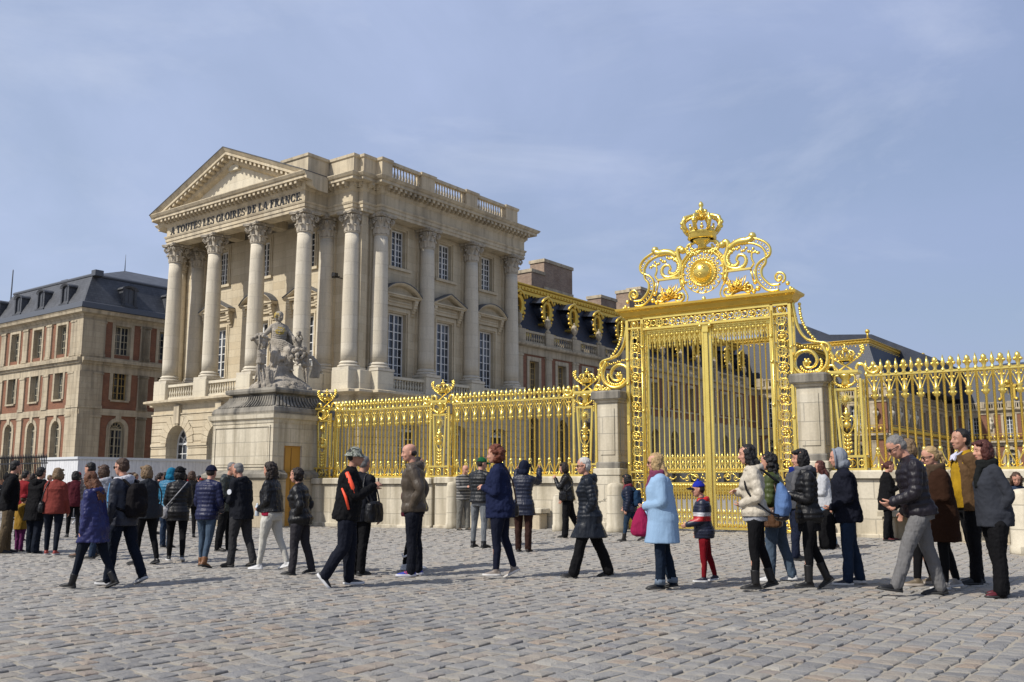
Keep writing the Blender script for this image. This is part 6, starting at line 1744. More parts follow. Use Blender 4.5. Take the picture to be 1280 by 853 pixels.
SKIN = {'a': (.62, .36, .26), 'b': (.50, .29, .20), 'c': (.36, .20, .13)}
HAIRC = {'black': (.012, .010, .010), 'dark': (.035, .020, .014), 'brown': (.09, .045, .025), 'auburn': (.17, .060, .022), 'red': (.20, .05, .02), 'blond': (.50, .34, .16), 'dirty': (.26, .17, .09), 'grey': (.26, .25, .24), 'white': (.62, .60, .56), 'darkred': (.10, .022, .014)}
def person(S, far=False):
    G = figure(S)
    T = thing('person', S['label'], S.get('cat', 'person'), (S['x'], S['y'], ground_z(S['x'], S['y'])+.004), R(S['hd']), S.get('group'))
    skin = CM(SKIN[S.get('skin', 'a')], 'skin'); d = S.get('far', 0)
    vb = (.0085, .012, .016)[d]; vc = (.0105, .014, .018)[d]
    o = G['body'].build('body', skin, T); skin_over(o, vb, 2)
    if d < 2:
        for nm, mt in (('eyes', newmat_once('eye', (.03, .022, .018), .25)), ('brows', CM(HAIRC[S.get('hair', {}).get('c', 'dark')] if S.get('hair', {}).get('c', 'dark') in HAIRC else (.05, .03, .02), 'hair')), ('lips', newmat_once('lip', (.38, .14, .11), .5))): 
            n = {'eyes': 'eyes', 'brows': 'eyebrows', 'lips': 'lips'}[nm]; G[nm].build(n, mt, o)
    t = S.get('trousers', {}); o = G['trousers'].build(t.get('name', 'trousers'), t.get('mat') or CM(t.get('c', (.02, .02, .025)), t.get('k', 'cloth')), T); skin_over(o, vc, 3, .016 if t.get('style') != 'slim' else .008, .085)
    g = S.get('top', {}); nm = g.get('name', {'sweater': 'sweater', 'jacket': 'jacket', 'puffer': 'quilted_jacket', 'coat': 'coat'}[g.get('type', 'jacket')])
    o = G['top'].build(nm, g.get('mat') or CM(g.get('c', (.02, .02, .025)), g.get('k', 'puffer' if g.get('type') == 'puffer' else 'cloth')), T)
    skin_over(o, vc, 3 if g.get('type') != 'puffer' else 1, g.get('fold', .018 if g.get('type') != 'puffer' else .012), .12)
    if 'hood' in G: h = G['hood'].build('hood', g.get('hoodmat') or g.get('mat') or CM(g.get('hc', g.get('c', (.02, .02, .025))), g.get('k', 'puffer' if g.get('type') == 'puffer' else 'cloth')), T); skin_over(h, vc, 4, .02, .05)
    if 'scarf' in G: h = G['scarf'].build('scarf', S['scarf'] if not isinstance(S['scarf'], tuple) else CM(S['scarf'], 'wool'), T); skin_over(h, vc, 2, .015, .04)
    sc = S.get('shoes', {})
    for u, q in G['shoes']:
        o = u.build('boot' if sc.get('kind') == 'boot' else 'shoe', CM(sc.get('c', (.015, .014, .014)), 'shoe'), T); skin_over(o, .009 if d < 2 else .014, 2)
        q.build('sole', CM(sc.get('sole', (.02, .02, .02)), 'rubber'), o)
    hr = S.get('hair', {}); 
    if G['hair'].v and not (S.get('hat') and S['hat']['kind'] == 'hood'):
        o = G['hair'].build('hair', CM(HAIRC[hr.get('c', 'dark')], 'hair'), T); st = hr.get('style', 'short')
        skin_over(o, .009 if d < 2 else .014, 1 if st == 'curly' else 3, {'curly': .03, 'long': .03, 'bob': .025, 'fringe': .004, 'crop': .005}.get(st, .016), .03 if st != 'long' else .045)
        if d < 2 and st not in ('fringe', 'crop'): d3 = o.modifiers.new('d3', 'DISPLACE'); d3.texture = cloud_tex(.013, 1); d3.strength = .012; d3.texture_coords = 'GLOBAL'
    if S.get('hat'):
        hk = S['hat']['kind']; nm = {'beanie': 'beanie', 'hood': 'raised_hood', 'cap': 'cap', 'bucket': 'bucket_hat'}[hk]
        o = G['hat'][0].build(nm, S['hat'].get('mat') or CM(S['hat']['c'], 'cloth'), T); skin_over(o, .0085, 2, .008, .05)
        if G['hat'][1]: G['hat'][1].build('peak', CM(S['hat'].get('pc', S['hat']['c']), 'cloth'), o)
    if 'glasses' in G: G['glasses'].build('sunglasses' if S['glasses'] == 'sun' else 'glasses', newmat_once('black_frame', (.008, .008, .008), .15), T)
    G['root'] = T; G['S'] = S
    return G
_NM = {}
def newmat_once(n, c, r):
    if n not in _NM: _NM[n] = newmat(n, c, r)
    return _NM[n]

def carried(G, name, label, cat, pieces):
    """bag or other thing held by a person: a thing of its own, in the person's frame"""
    r = G['root']
    if len(pieces) == 1 and pieces[0][0] is None:
        o = pieces[0][1].build(name, pieces[0][2]); o.location = r.location; o.rotation_euler = r.rotation_euler; tag(o, label, cat)
        if len(pieces[0]) > 3: skin_over(o, pieces[0][3], 3, .012, .06)
        return o
    T = thing(name, label, cat, tuple(r.location), r.rotation_euler.z)
    for p in pieces:
        o = p[1].build(p[0], p[2], T)
        if len(p) > 3: skin_over(o, p[3], 3, .014, .06)
    return T
def soft_box(b, c, sx, sy, sz, M=None, taper=.8):
    rings = []
    for t in (0, .08, .3, .6, .85, 1.):
        k = {0: .8, .08: .97, .3: 1.0, .6: .97, .85: .88, 1.: .7*taper}[t]
        z = c[2]-sz+2*sz*t; rings.append([(c[0]+sx*k*math.copysign(abs(math.cos(a))**.6, math.cos(a)), c[1]+sy*k*math.copysign(abs(math.sin(a))**.6, math.sin(a)), z) for a in [2*PI*j/16 for j in range(16)]])
    b.loft(rings, 0, True, M)
def loc_t(G, x, y, fr): return tuple(G['TM'] @ Vector((G['px']+x*G['H'], y*G['H'], G['Z'](fr))))
def backpack(G, label, c, size=1., k='cloth', strap=None, z=.66):
    b = MB(); cc = loc_t(G, -.135*1.0, 0, z); s = size
    soft_box(b, cc, .085*s, .155*s, .22*s); b.sphere((cc[0]-.08*s, cc[1], cc[2]-.07*s), .10*s, 10, (.5, 1.2, 1.1))
    st = MB()
    for sg in (-1, 1):
        st.tube(smoothpath([(cc[0]+.03, sg*.09*s, cc[2]+.18*s), loc_t(G, -.03, sg*.06, .838), loc_t(G, .055, sg*.065, .80), loc_t(G, .09, sg*.07, .72), loc_t(G, .03, sg*.12, .64), (cc[0]+.04, sg*.12*s, cc[2]-.15*s)], 4), .018, 6, fl=None)
    return carried(G, 'backpack', label, 'backpack', [('bag_body', b, CM(c, k), .012), ('strap', st, CM(strap or tuple(x*.7 for x in c), 'cloth'))])
def shoulder_bag(G, label, c, side, fr=.50, x=0., w=.15, h=.12, strap_c=None, cross=False, k='leather', d=.06, out=.125):
    b = MB(); cc = loc_t(G, x, side*(out), fr); soft_box(b, cc, w, d, h)
    st = MB(); sh = loc_t(G, -.005, (-side if cross else side)*.085, .842)
    for dx in (-w*.7, w*.7):
        xx = .09 if dx > 0 else -.09
        mid = [loc_t(G, xx, side*(.01 if cross else .1), .72)]
        st.tube(smoothpath([(cc[0]+dx, cc[1], cc[2]+h*.9)]+mid+[loc_t(G, xx*.5, (-side if cross else side)*.075, .83), sh], 5), .011, 6)
    return carried(G, 'shoulder_bag', label, 'bag', [('bag_body', b, CM(c, k), .011), ('strap', st, CM(strap_c or c, 'leather'))])
# ------------------------------------------------------------------ the crowd in the courtyard
NAVY = (.012, .016, .038); BLACK = (.010, .010, .012); INK = (.016, .018, .026); DEN = (.040, .066, .12); DEND = (.016, .022, .038)
REST = ((-4, 7, 12, 0), (6, 7, 14, 0)); POCK = ((-25, 12, 46, 28, .8), (-24, 12, 48, 28, .8)); FRONT = ((4, 9, 78, 45, .9), (6, 9, 76, 45, .9)); HOLD = ((2, 8, 108, 38, 1.1), (6, 8, 102, 40, 1.1))
def people():
    # --- left edge, seen from behind
    person(dict(x=-9.502, y=17.950, H=1.705, hd=35, label='man in black hooded jacket and khaki trousers at the far left edge', legs=((4, 3, 0), (-5, 4, 0)), arms=POCK, turn=20,
        top=dict(type='jacket', c=BLACK, hood=1, hem=.46), trousers=dict(c=(.17, .125, .075), style='loose'), shoes=dict(c=BLACK), hair=dict(style='short', c='black')))
    person(dict(x=-8.964, y=17.950, H=1.584, hd=75, sex='f', label='person in long black coat with dark cropped hair left of the coral sweater woman', legs=((3, 2, 0), (-4, 3, 0)), arms=FRONT,
        top=dict(type='coat', c=BLACK, hem=.38, flare=.1, hood=1), trousers=dict(c=DEND, k='denim', style='wide'), shoes=dict(c=BLACK), hair=dict(style='short', c='black')))
    G = person(dict(x=-8.429, y=17.556, H=1.564, hd=98, sex='f', label='woman in coral sweater with short blonde hair and jeans, seen from behind', legs=((5, 3, 0), (-6, 5, 0)), arms=((6, 10, 40, 20), (-2, 12, 22, 0)), turn=-12,
        top=dict(type='sweater', c=(.27, .062, .05), k='wool', hem=.47, extra=.012), trousers=dict(c=DEND, k='denim', style='slim'), shoes=dict(c=(.35, .04, .03), sole=(.5, .5, .5)), hair=dict(style='bob', c='dirty')))
    shoulder_bag(G, 'small black bag on the left hip of the coral sweater woman', BLACK, 1, .55, w=.13, h=.10, out=.12, x=-.03)
    person(dict(x=-9.433, y=18.363, H=1.047, hd=80, child=1, label='child in mustard top and purple trousers beside the long black coat', legs=((3, 2, 0), (-4, 3, 0)), far=1,
        top=dict(type='sweater', c=(.35, .20, .03), hem=.40, flare=.1), trousers=dict(c=(.16, .03, .12)), hair=dict(style='short', c='brown'), hat=dict(kind='beanie', c=(.3, .02, .03))))
    person(dict(x=-7.479, y=16.996, H=1.640, hd=165, label='man in dark quilted jacket with dark hair behind the girl in the blue parka', legs=((10, 5, 0), (-8, 8, 12)), arms=POCK, far=1,
        top=dict(type='puffer', c=(.035, .028, .035)), trousers=dict(c=DEND, k='denim'), shoes=dict(c=(.16, .07, .03)), hair=dict(style='short', c='black')))
    person(dict(x=-7.026, y=16.471, H=1.589, hd=150, sex='f', label='brown haired woman in white and grey jacket between the parka and the glasses man', legs=((10, 5, 0), (-8, 8, 12)), arms=FRONT, far=1,
        top=dict(type='jacket', c=(.45, .46, .50), hood=1), trousers=dict(c=DEN, k='denim'), hair=dict(style='bob', c='brown')))
    person(dict(x=-5.219, y=12.032, H=1.450, hd=168, sex='f', label='girl in royal blue hooded parka with long auburn hair walking left', legs=((19, 5, -6), (-16, 12, 20)), arms=((-10, 9, 22, 5), (4, 9, 20, 10)), lean=5, nod=12,
        top=dict(type='coat', c=(.020, .024, .125), k='puffer', hood=1, hem=.40, flare=.10, fold=.03), trousers=dict(c=DEND, k='denim', style='slim'), shoes=dict(kind='boot', c=BLACK, h=.13), hair=dict(style='long', c='auburn', len=1.15)))
    G = person(dict(x=-5.011, y=12.498, H=1.613, hd=160, label='man with glasses in navy and sky blue jacket with a white hood walking left', legs=((9, 6, 0), (-14, 12, 22)), arms=((-4, 8, 24, 10), (-8, 10, 30, 10)), lean=3, glasses='clear', spread=.03,
        top=dict(type='jacket', mat=bands('navy_sky_jacket', [(0, (.007, .010, .022)), (1.02, (.007, .010, .022)), (1.50, (.38, .39, .42))], .6), hood=1, hoodmat=CM((.58, .58, .62), 'cloth'), hem=.46), trousers=dict(c=(.015, .022, .04), k='denim', style='straight'), shoes=dict(kind='sneaker', c=BLACK, sole=(.5, .5, .5)), hair=dict(style='short', c='brown')))
    b = MB(); 
    for sg in (-1, 1): lim(b, [loc_t(G, .02, sg*.118, .80), loc_t(G, .045, sg*.110, .70), loc_t(G, .05, sg*.095, .56)], [.028, .034, .026], 8)
    o = b.build('side_panel', CM((.12, .34, .62), 'cloth'), G['root']); skin_over(o, .011, 3)
    backpack(G, 'black backpack with pale cord loops on the glasses man', (.014, .012, .014), 1.0, 'cloth')
    G = person(dict(x=-5.903, y=15.513, H=1.572, hd=150, sex='f', label='woman in dark grey jacket with short light brown hair right of the glasses man', legs=((9, 4, 0), (-9, 8, 10)), arms=FRONT,
        top=dict(type='jacket', c=(.04, .045, .055), hem=.46), trousers=dict(c=BLACK, style='slim'), shoes=dict(c=BLACK), hair=dict(style='bob', c='dirty')))
    shoulder_bag(G, 'grey shoulder bag of the woman right of the glasses man', (.05, .05, .055), -1, .54, w=.12, h=.11)
    person(dict(x=-7.028, y=19.485, H=1.592, hd=80, label='person in turquoise hooded jacket and blue jeans standing behind the beanie woman', legs=((4, 3, 0), (-3, 4, 0)), arms=HOLD,
        top=dict(type='puffer', c=(.02, .17, .30), hem=.46), trousers=dict(c=DEN, k='denim'), shoes=dict(c=(.03, .035, .05)), hair=dict(style='short', c='dark'), hat=dict(kind='hood', c=(.015, .19, .33))))
    G = person(dict(x=-5.647, y=16.136, H=1.569, hd=110, sex='f', label='woman in black beanie and black quilted jacket with a pale diagonal strap', legs=((12, 6, 0), (-12, 14, 14)), arms=((8, 12, 40, 20), (10, 12, 40, 20)), turn=-25,
        top=dict(type='puffer', c=BLACK, hem=.43, fold=.01), trousers=dict(c=BLACK, style='slim'), shoes=dict(kind='sneaker', c=(.03, .03, .03), sole=(.6, .6, .6)), hair=dict(style='bob', c='black'), hat=dict(kind='beanie', c=BLACK)))
    shoulder_bag(G, 'pale strapped bag worn across the back of the beanie woman', (.34, .34, .36), 1, .52, w=.12, h=.10, cross=True)
    person(dict(x=-4.796, y=14.922, H=1.548, hd=72, label='man in navy quilted jacket and navy beanie with faded jeans and tan boots', legs=((5, 4, 0), (-8, 9, 14)), arms=((2, 13, 48, 30), (4, 13, 50, 30)), turn=8,
        top=dict(type='puffer', c=(.013, .018, .075), hem=.46), trousers=dict(c=(.10, .15, .22), k='denim', style='slim'), shoes=dict(kind='boot', c=(.24, .10, .035), h=.08), hair=dict(style='crop', c='dark'), hat=dict(kind='beanie', c=(.014, .018, .05))))
    person(dict(x=-5.580, y=18.565, H=1.687, hd=-15, label='grey haired man in dark green jacket facing the man with the arm badge', legs=((3, 3, 0), (-4, 5, 0)), arms=HOLD, nod=12, skin='a',
        top=dict(type='jacket', c=(.035, .042, .035), k='leather', hem=.45, hood=1), trousers=dict(c=BLACK, style='loose'), shoes=dict(c=(.03, .025, .02)), hair=dict(style='crop', c='grey')))
    G = person(dict(x=-4.223, y=15.043, H=1.599, hd=155, label='man in black hooded jacket with a round white arm badge and grey trousers', legs=((9, 5, 0), (-10, 10, 14)), arms=((4, 8, 92, 35, 1.1), (-4, 10, 50, 20)), lean=4, nod=12, fat=1.08,
        top=dict(type='jacket', c=INK, hood=1, hem=.45), trousers=dict(c=(.055, .055, .06), style='straight'), shoes=dict(c=(.07, .055, .04)), hair=dict(style='crop', c='grey')))
    b = MB(); p = G['shd'][0].lerp(G['elb'][0], .45); M_ = Matrix.Translation(p+Vector((0, .072, 0))) @ Matrix.Rotation(-PI/2, 4, 'X'); b.lathe([(.001, -.006), (.042, -.006), (.042, .006), (.001, .006)], 16, (0, 0, 0), 0, False, M_); b.build('arm_badge', CM((.6, .62, .66), 'rubber'), G['root'])
    G = person(dict(x=-3.631, y=14.627, H=1.602, hd=165, sex='f', label='woman with dark curly hair in black leather jacket and white trousers', legs=((11, 4, 0), (-14, 8, 14)), arms=((-6, 10, 66, 30), (-10, 14, 50, 25)), turn=-10, fat=1.12,
        top=dict(type='jacket', c=BLACK, k='leather', hem=.535), trousers=dict(c=(.62, .60, .54), style='slim'), shoes=dict(kind='sneaker', c=(.66, .66, .66), sole=(.7, .7, .7)), hair=dict(style='curly', c='dark', vol=1.0, len=.5)))
    b = MB(); b.loft([[tuple(G['TM'] @ Vector((G['px']+(.082*math.cos(a))*G['H']*1.12, .104*math.sin(a)*G['H']*1.1, G['Z'](z)))) for a in [2*PI*k/24 for k in range(24)]] for z in (.505, .52, .55)]); o = b.build('blouse_hem', CM((.36, .015, .05), 'cloth'), G['root']); skin_over(o, .011, 2, .01, .05)
    b = MB(); b.box(-.01, .01, -.01, .01, 0, .01); 
    b = MB(); gp = G['grip'][0]; b.lathe([(.03, -.09), (.034, -.08), (.034, .04), (.03, .06), (.014, .085), (.014, .105), (.001, .107)], 12, tuple(gp)); carried(G, 'water_bottle', 'clear plastic water bottle held by the woman in white trousers', 'bottle', [(None, b, newmat_once('bottle_plastic', (.45, .5, .55), .15))])
    person(dict(x=-3.030, y=13.886, H=1.507, hd=172, sex='f', label='woman with short dark wavy hair in black quilted jacket and grey trousers walking left', legs=((7, 4, 0), (-9, 8, 8)), arms=((-26, 20, 52, 35), (-26, 20, 52, 35)), fat=1.1, lean=4,
        top=dict(type='puffer', c=BLACK, hem=.46, fold=.02, per=.12), trousers=dict(c=(.05, .047, .055), style='straight'), shoes=dict(c=BLACK), hair=dict(style='curly', c='dark', vol=.86)))
    # --- photographer in the bucket hat
    G = person(dict(x=-2.215, y=12.215, H=1.729, hd=5, label='man in camouflage bucket hat and black orange track jacket taking a photo with his phone', legs=((7, 9, 0), (-2, 32, 48)), arms=((14, 12, 106, 22, 1.2), (20, 10, 100, 26, 1.2)), lean=4, nod=2, skin='b',
        top=dict(type='jacket', c=BLACK, hem=.47, extra=.008, fold=.03), trousers=dict(c=(.014, .017, .03), style='loose'), shoes=dict(kind='sneaker', c=(.015, .015, .017), sole=(.6, .6, .6)), hair=dict(style='crop', c='black'), hat=dict(kind='bucket', mat=camo('camouflage_cloth'), c=BLACK)))
    OR = newmat_once('orange_trim', (.80, .075, .025), .6)
    for sg in (-1, 1):
        b = MB(); i = 0 if sg > 0 else 1; s0, e0 = G['shd'][i], G['elb'][i]; off = Vector((-.012, sg*.045, .022))
        b.tube([tuple(s0+Vector((-.02, -sg*.05, .045))), tuple(s0+off*1.1), tuple(s0.lerp(e0, .5)+off), tuple(e0+off*.7)], [.02, .034, .036, .026], 8); b.build('orange_sleeve_stripe', OR, G['root'])
        b = MB(); b.tube([loc_t(G, -.045, sg*.10, .70), loc_t(G, -.01, sg*.118, .64), loc_t(G, .02, sg*.118, .55)], [.012, .02, .015], 6); b.build('orange_side_stripe', OR, G['root'])
    gp = (G['grip'][0]+G['grip'][1])/2; b = MB(); b.box(gp.x+.0, gp.x+.012, gp.y-.07, gp.y+.07, gp.z-.0, gp.z+.085); carried(G, 'phone', 'dark phone held up by the man in the bucket hat', 'phone', [(None, b, newmat_once('phone_black', (.01, .01, .012), .2))])
    G = person(dict(x=-2.204, y=13.764, H=1.678, hd=60, label='man in black coat with cropped grey hair standing behind the bucket hat man', legs=((4, 3, 0), (-4, 4, 0)), arms=REST, skin='b',
        top=dict(type='jacket', c=INK, hem=.44), trousers=dict(c=BLACK), shoes=dict(c=BLACK), hair=dict(style='crop', c='grey')))
    shoulder_bag(G, 'large black handbag hanging beside the man behind the bucket hat man', BLACK, -1, .53, w=.17, h=.15, d=.08, out=.15)
    # --- man in the brown jacket and the one hidden behind him
    G = person(dict(x=-1.656, y=14.452, H=1.679, hd=15, label='person in black leggings and white trainers mostly hidden behind the bald man', legs=((5, 3, 0), (-5, 8, 0)), arms=POCK, shift=.12, far=1,
        top=dict(type='jacket', c=(.10, .012, .025), hem=.47), trousers=dict(c=BLACK, style='slim'), shoes=dict(kind='sneaker', c=(.68, .68, .70), sole=(.7, .7, .7)), hair=dict(style='crop', c='dark')))
    b = MB()
    for sg in (-1, 1): A = G['ank'][0 if sg > 0 else 1]; b.tube(smoothpath([(A.x-.055, A.y-.045, A.z+.17), (A.x-.03, A.y-.055, A.z+.115), (A.x+.045, A.y-.05, A.z+.16)], 4), [.006]+[.013]*6+[.003]*2, 5)
    b.build('legging_mark', newmat_once('white_print', (.7, .7, .7), .6), G['root'])
    G = person(dict(x=-1.381, y=13.648, H=1.847, hd=178, label='bald man in brown hooded jacket with hands in pockets and bright blue trainers', legs=((2, 2, 0), (-2, 3, 0)), arms=((-27, 15, 54, 26, .9), (-27, 15, 54, 26, .9)), fat=1.05, nod=6, turn=12,
        top=dict(type='puffer', c=(.11, .085, .062), hood=1, hem=.48, per=.16, fold=.012), trousers=dict(c=(.014, .016, .026), style='straight'), shoes=dict(kind='sneaker', c=(.025, .05, .42), sole=(.55, .55, .6)), hair=dict(style='fringe', c='dark')))
    b = MB()
    for i in (0, 1):
        A = G['ank'][i]; sg = 1 if i == 0 else -1
        for k in range(3): b.tube([(A.x+.05+.022*k, A.y+sg*.045, A.z-.055), (A.x+.035+.022*k, A.y+sg*.038, A.z-.01)], .005, 5)
    b.build('shoe_stripes', newmat_once('coral_stripe', (.75, .08, .05), .5), G['root'])
    # --- group by the low wall
    person(dict(x=-1.263, y=24.795, H=1.663, hd=-55, label='man in striped sweater and grey trousers leaning by the wall', legs=((6, 4, 0), (-2, 4, 0)), arms=((20, 12, 88, 55, .9), (20, 12, 84, 55, .9)), nod=14,
        top=dict(type='sweater', mat=stripes('striped_knit', (.035, .035, .035), (.19, .18, .165), .075), c=BLACK, hem=.47, extra=.01), trousers=dict(c=(.24, .23, .20), style='loose'), shoes=dict(c=(.12, .09, .06)), hair=dict(style='fringe', c='dark')))
    person(dict(x=-0.640, y=18.286, H=1.694, hd=60, label='man in green cap and black quilted jacket with pale grey jeans seen from behind', legs=((4, 3, 0), (-6, 4, 0)), arms=((18, 12, 60, 30), (18, 12, 62, 30)), spread=.07, turn=-30,
        top=dict(type='puffer', c=(.014, .016, .02), hem=.50, fold=.01), trousers=dict(c=(.26, .28, .30), k='denim', style='slim'), shoes=dict(kind='boot', c=BLACK, h=.05), hair=dict(style='crop', c='dark'), hat=dict(kind='cap', c=(.02, .16, .055))))
    G = person(dict(x=-0.099, y=13.320, H=1.772, hd=170, sex='f', label='woman with curly red hair in navy coat and navy trousers walking left', legs=((4, 4, 0), (-6, 12, 26)), arms=((-2, 10, 112, 35, 1.0), (0, 8, 112, 35, 1.0)), fat=1.15,
        top=dict(type='coat', c=(.016, .024, .075), k='cloth', hem=.44, flare=.08, fold=.03), trousers=dict(c=(.014, .018, .04), style='slim'), shoes=dict(kind='sneaker', c=(.32, .27, .23), sole=(.6, .58, .55)), hair=dict(style='curly', c='red', vol=1.0)))
    shoulder_bag(G, 'dark bag with a brown strap behind the red haired woman', (.03, .02, .018), -1, .50, w=.13, h=.10, strap_c=(.12, .05, .03), x=-.06)
    G = person(dict(x=0.202, y=17.325, H=1.617, hd=75, sex='f', label='woman in hooded navy quilted coat and brown trousers raising her arms to take a photo', legs=((3, 3, 0), (-4, 4, 0)), arms=((75, 18, 82, 10, 1.2), (78, 18, 80, 10, 1.2)), nod=-6,
        top=dict(type='puffer', c=(.016, .022, .05), hem=.40, flare=.2), trousers=dict(c=(.055, .025, .02), style='straight'), shoes=dict(c=(.03, .015, .012)), hair=dict(style='bob', c='dark'), hat=dict(kind='hood', c=(.016, .022, .05))))
    gp = (G['grip'][0]+G['grip'][1])/2; b = MB(); b.box(gp.x+.0, gp.x+.03, gp.y-.06, gp.y+.06, gp.z-.0, gp.z+.07); carried(G, 'camera', 'small dark camera held up by the woman with raised arms', 'camera', [(None, b, newmat_once('phone_black', (.01, .01, .012), .2))])
    G = person(dict(x=1.298, y=20.462, H=1.575, hd=172, sex='f', label='woman all in black with a hand to her face in front of the low wall', legs=((6, 4, 0), (-14, 14, 24)), arms=((34, 4, 122, 22, .8), (0, 8, 30, 10)), nod=10,
        top=dict(type='jacket', c=BLACK, k='leather', hem=.49), trousers=dict(c=BLACK, style='wide'), shoes=dict(c=(.02, .018, .016)), hair=dict(style='bob', c='dark')))
    shoulder_bag(G, 'small round black bag held by the woman all in black', BLACK, 1, .56, w=.09, h=.10, x=.05)
    person(dict(x=1.102, y=13.424, H=1.669, hd=176, sex='f', label='white haired woman in sunglasses and long navy quilted coat striding left', legs=((18, 3, -5), (-17, 5, 8)), arms=((-16, 10, 46, 20), (-10, 10, 42, 20)), glasses='sun', fat=1.08,
        top=dict(type='puffer', c=(.010, .015, .026), hood=1, hem=.34, flare=.10, fold=.012, per=.06), trousers=dict(c=BLACK, style='wide'), shoes=dict(c=BLACK), hair=dict(style='short', c='white')))
    G = person(dict(x=2.430, y=19.175, H=1.298, hd=150, child=1, label='child in navy quilted jacket, jeans and boots with a dark cap by the gate', legs=((14, 6, 0), (-18, 14, 16)), arms=((-12, 10, 24, 0), (14, 10, 24, 0)),
        top=dict(type='puffer', c=(.016, .024, .055), hem=.45), trousers=dict(c=(.04, .075, .13), k='denim', style='slim'), shoes=dict(kind='boot', c=(.02, .016, .014), h=.14), hair=dict(style='bob', c='black'), scarf=(.25, .05, .07)))
    backpack(G, 'small navy and teal backpack on the child by the gate', (.018, .055, .12), .72)
    # --- blue coat and the boy
    G = person(dict(x=1.908, y=11.943, H=1.649, hd=170, sex='f', label='blonde woman in pale sky blue coat and cuffed dark jeans', legs=((5, 4, 0), (-3, 10, 8)), arms=((-6, 14, 84, 38, .9), (-2, 10, 50, 20, .9)), glasses='clear',
        top=dict(type='coat', c=(.30, .45, .64), k='wool', hem=.335, flare=.10, extra=.024, fold=.008, collar=0), trousers=dict(c=(.016, .03, .058), k='denim', style='straight'), shoes=dict(c=(.012, .012, .013), sole=(.02, .02, .02)), hair=dict(style='long', c='blond', len=.85), scarf=(.24, .06, .12)))
    b = MB()
    for i in (0, 1): A = G['ank'][i]; b.tube([tuple(A+Vector((0, 0, -.02))), tuple(A+Vector((-.004, 0, .045)))], [.068, .066], 14)
    b.build('jeans_cuffs', CM((.22, .28, .36), 'denim'), G['root'])
    b = MB(); gp = G['grip'][0]; c = (gp.x+.02, gp.y+.02, gp.z-.22); rings = []
    for t, r in ((1., .03), (.8, .08), (.5, .125), (.2, .15), (.05, .13), (0, .06)): rings.append([(c[0]+r*.9*math.cos(a), c[1]+r*.45*math.sin(a), c[2]-.16+.36*t) for a in [2*PI*k/14 for k in range(14)]])
    b.loft(rings); carried(G, 'handbag', 'crimson pink soft bag hanging in front of the blue coat woman', 'bag', [(None, b, CM((.36, .018, .085), 'cloth'), .012)])
    G = person(dict(x=2.619, y=12.796, H=1.279, hd=168, child=1, label='boy in blue cap, navy and red jacket and red trousers', legs=((3, 3, 0), (-10, 6, 10)), arms=((4, 12, 66, 10, .8), (-4, 10, 30, 10, .8)), nod=4,
        top=dict(type='puffer', mat=bands('navy_red_white_jacket', [(0, (.008, .011, .028)), (.795, (.34, .010, .012)), (.86, (.45, .45, .47)), (.91, (.008, .011, .028))], .45), hood=1, hoodmat=CM((.55, .016, .014), 'puffer'), hem=.44, per=.055), trousers=dict(c=(.24, .008, .016), style='slim'), shoes=dict(kind='sneaker', c=(.03, .03, .06), sole=(.6, .6, .6)), hair=dict(style='crop', c='dark'), hat=dict(kind='cap', c=(.02, .035, .40), pc=(.01, .012, .03))))
    b = MB(); b.sphere(G['hp']((-.03, 0, 1.1)), .02, 6); b.build('cap_button', CM((.02, .035, .40), 'cloth'), G['root'])
    # --- the queue on the right
    G = person(dict(x=3.091, y=11.856, H=1.746, hd=168, sex='f', label='black haired woman in cream quilted jacket, black leggings and boots', legs=((5, 6, 0), (-7, 10, 16)), arms=((-14, 16, 80, 38), (-4, 8, 112, 36)), turn=6,
        top=dict(type='puffer', c=(.56, .50, .40), hood=1, hem=.50, per=.10, fold=.016), trousers=dict(c=BLACK, style='slim', name='leggings'), shoes=dict(kind='boot', c=(.012, .011, .011), h=.15), hair=dict(style='long', c='black', len=.75)))
    b = MB(); b.loft([[tuple(G['TM'] @ Vector((G['px']+(.086*math.cos(a))*G['H'], .108*math.sin(a)*G['H'], G['Z'](z)))) for a in [2*PI*k/24 for k in range(24)]] for z in (.465, .48, .52)]); o = b.build('blouse_hem', CM((.42, .43, .46), 'cloth'), G['root']); skin_over(o, .011, 2, .014, .05)
    b = MB(); cc = loc_t(G, -.175, .03, .60); rings = []
    for t, r in ((0, .06), (.05, .15), (.3, .175), (.6, .15), (.85, .09), (1, .03)): rings.append([(cc[0]-.04*math.sin(PI*t)+r*.62*math.cos(a), cc[1]+r*math.sin(a), cc[2]-.20+.44*t) for a in [2*PI*k/14 for k in range(14)]])
    b.loft(rings); st = MB()
    for sg in (-1, 1): st.tube(smoothpath([(cc[0], cc[1]+.03*sg, cc[2]+.22), loc_t(G, -.04, sg*.06, .835), loc_t(G, .05, sg*.075, .78), loc_t(G, .04, sg*.115, .66), loc_t(G, -.09, sg*.12, .53), (cc[0], cc[1]+.12*sg, cc[2]-.17)], 4), .013, 6)
    bt = MB(); bt.sphere((cc[0]-.01, cc[1], cc[2]-.2), .145, 12, (.62, 1, .35))
    carried(G, 'drawstring_backpack', 'denim blue drawstring backpack on the cream jacket woman', 'backpack', [('bag_body', b, CM((.12, .21, .42), 'cloth'), .012), ('strap', st, CM((.02, .02, .025), 'cloth')), ('bag_base', bt, CM((.05, .03, .02), 'leather'), .012)])
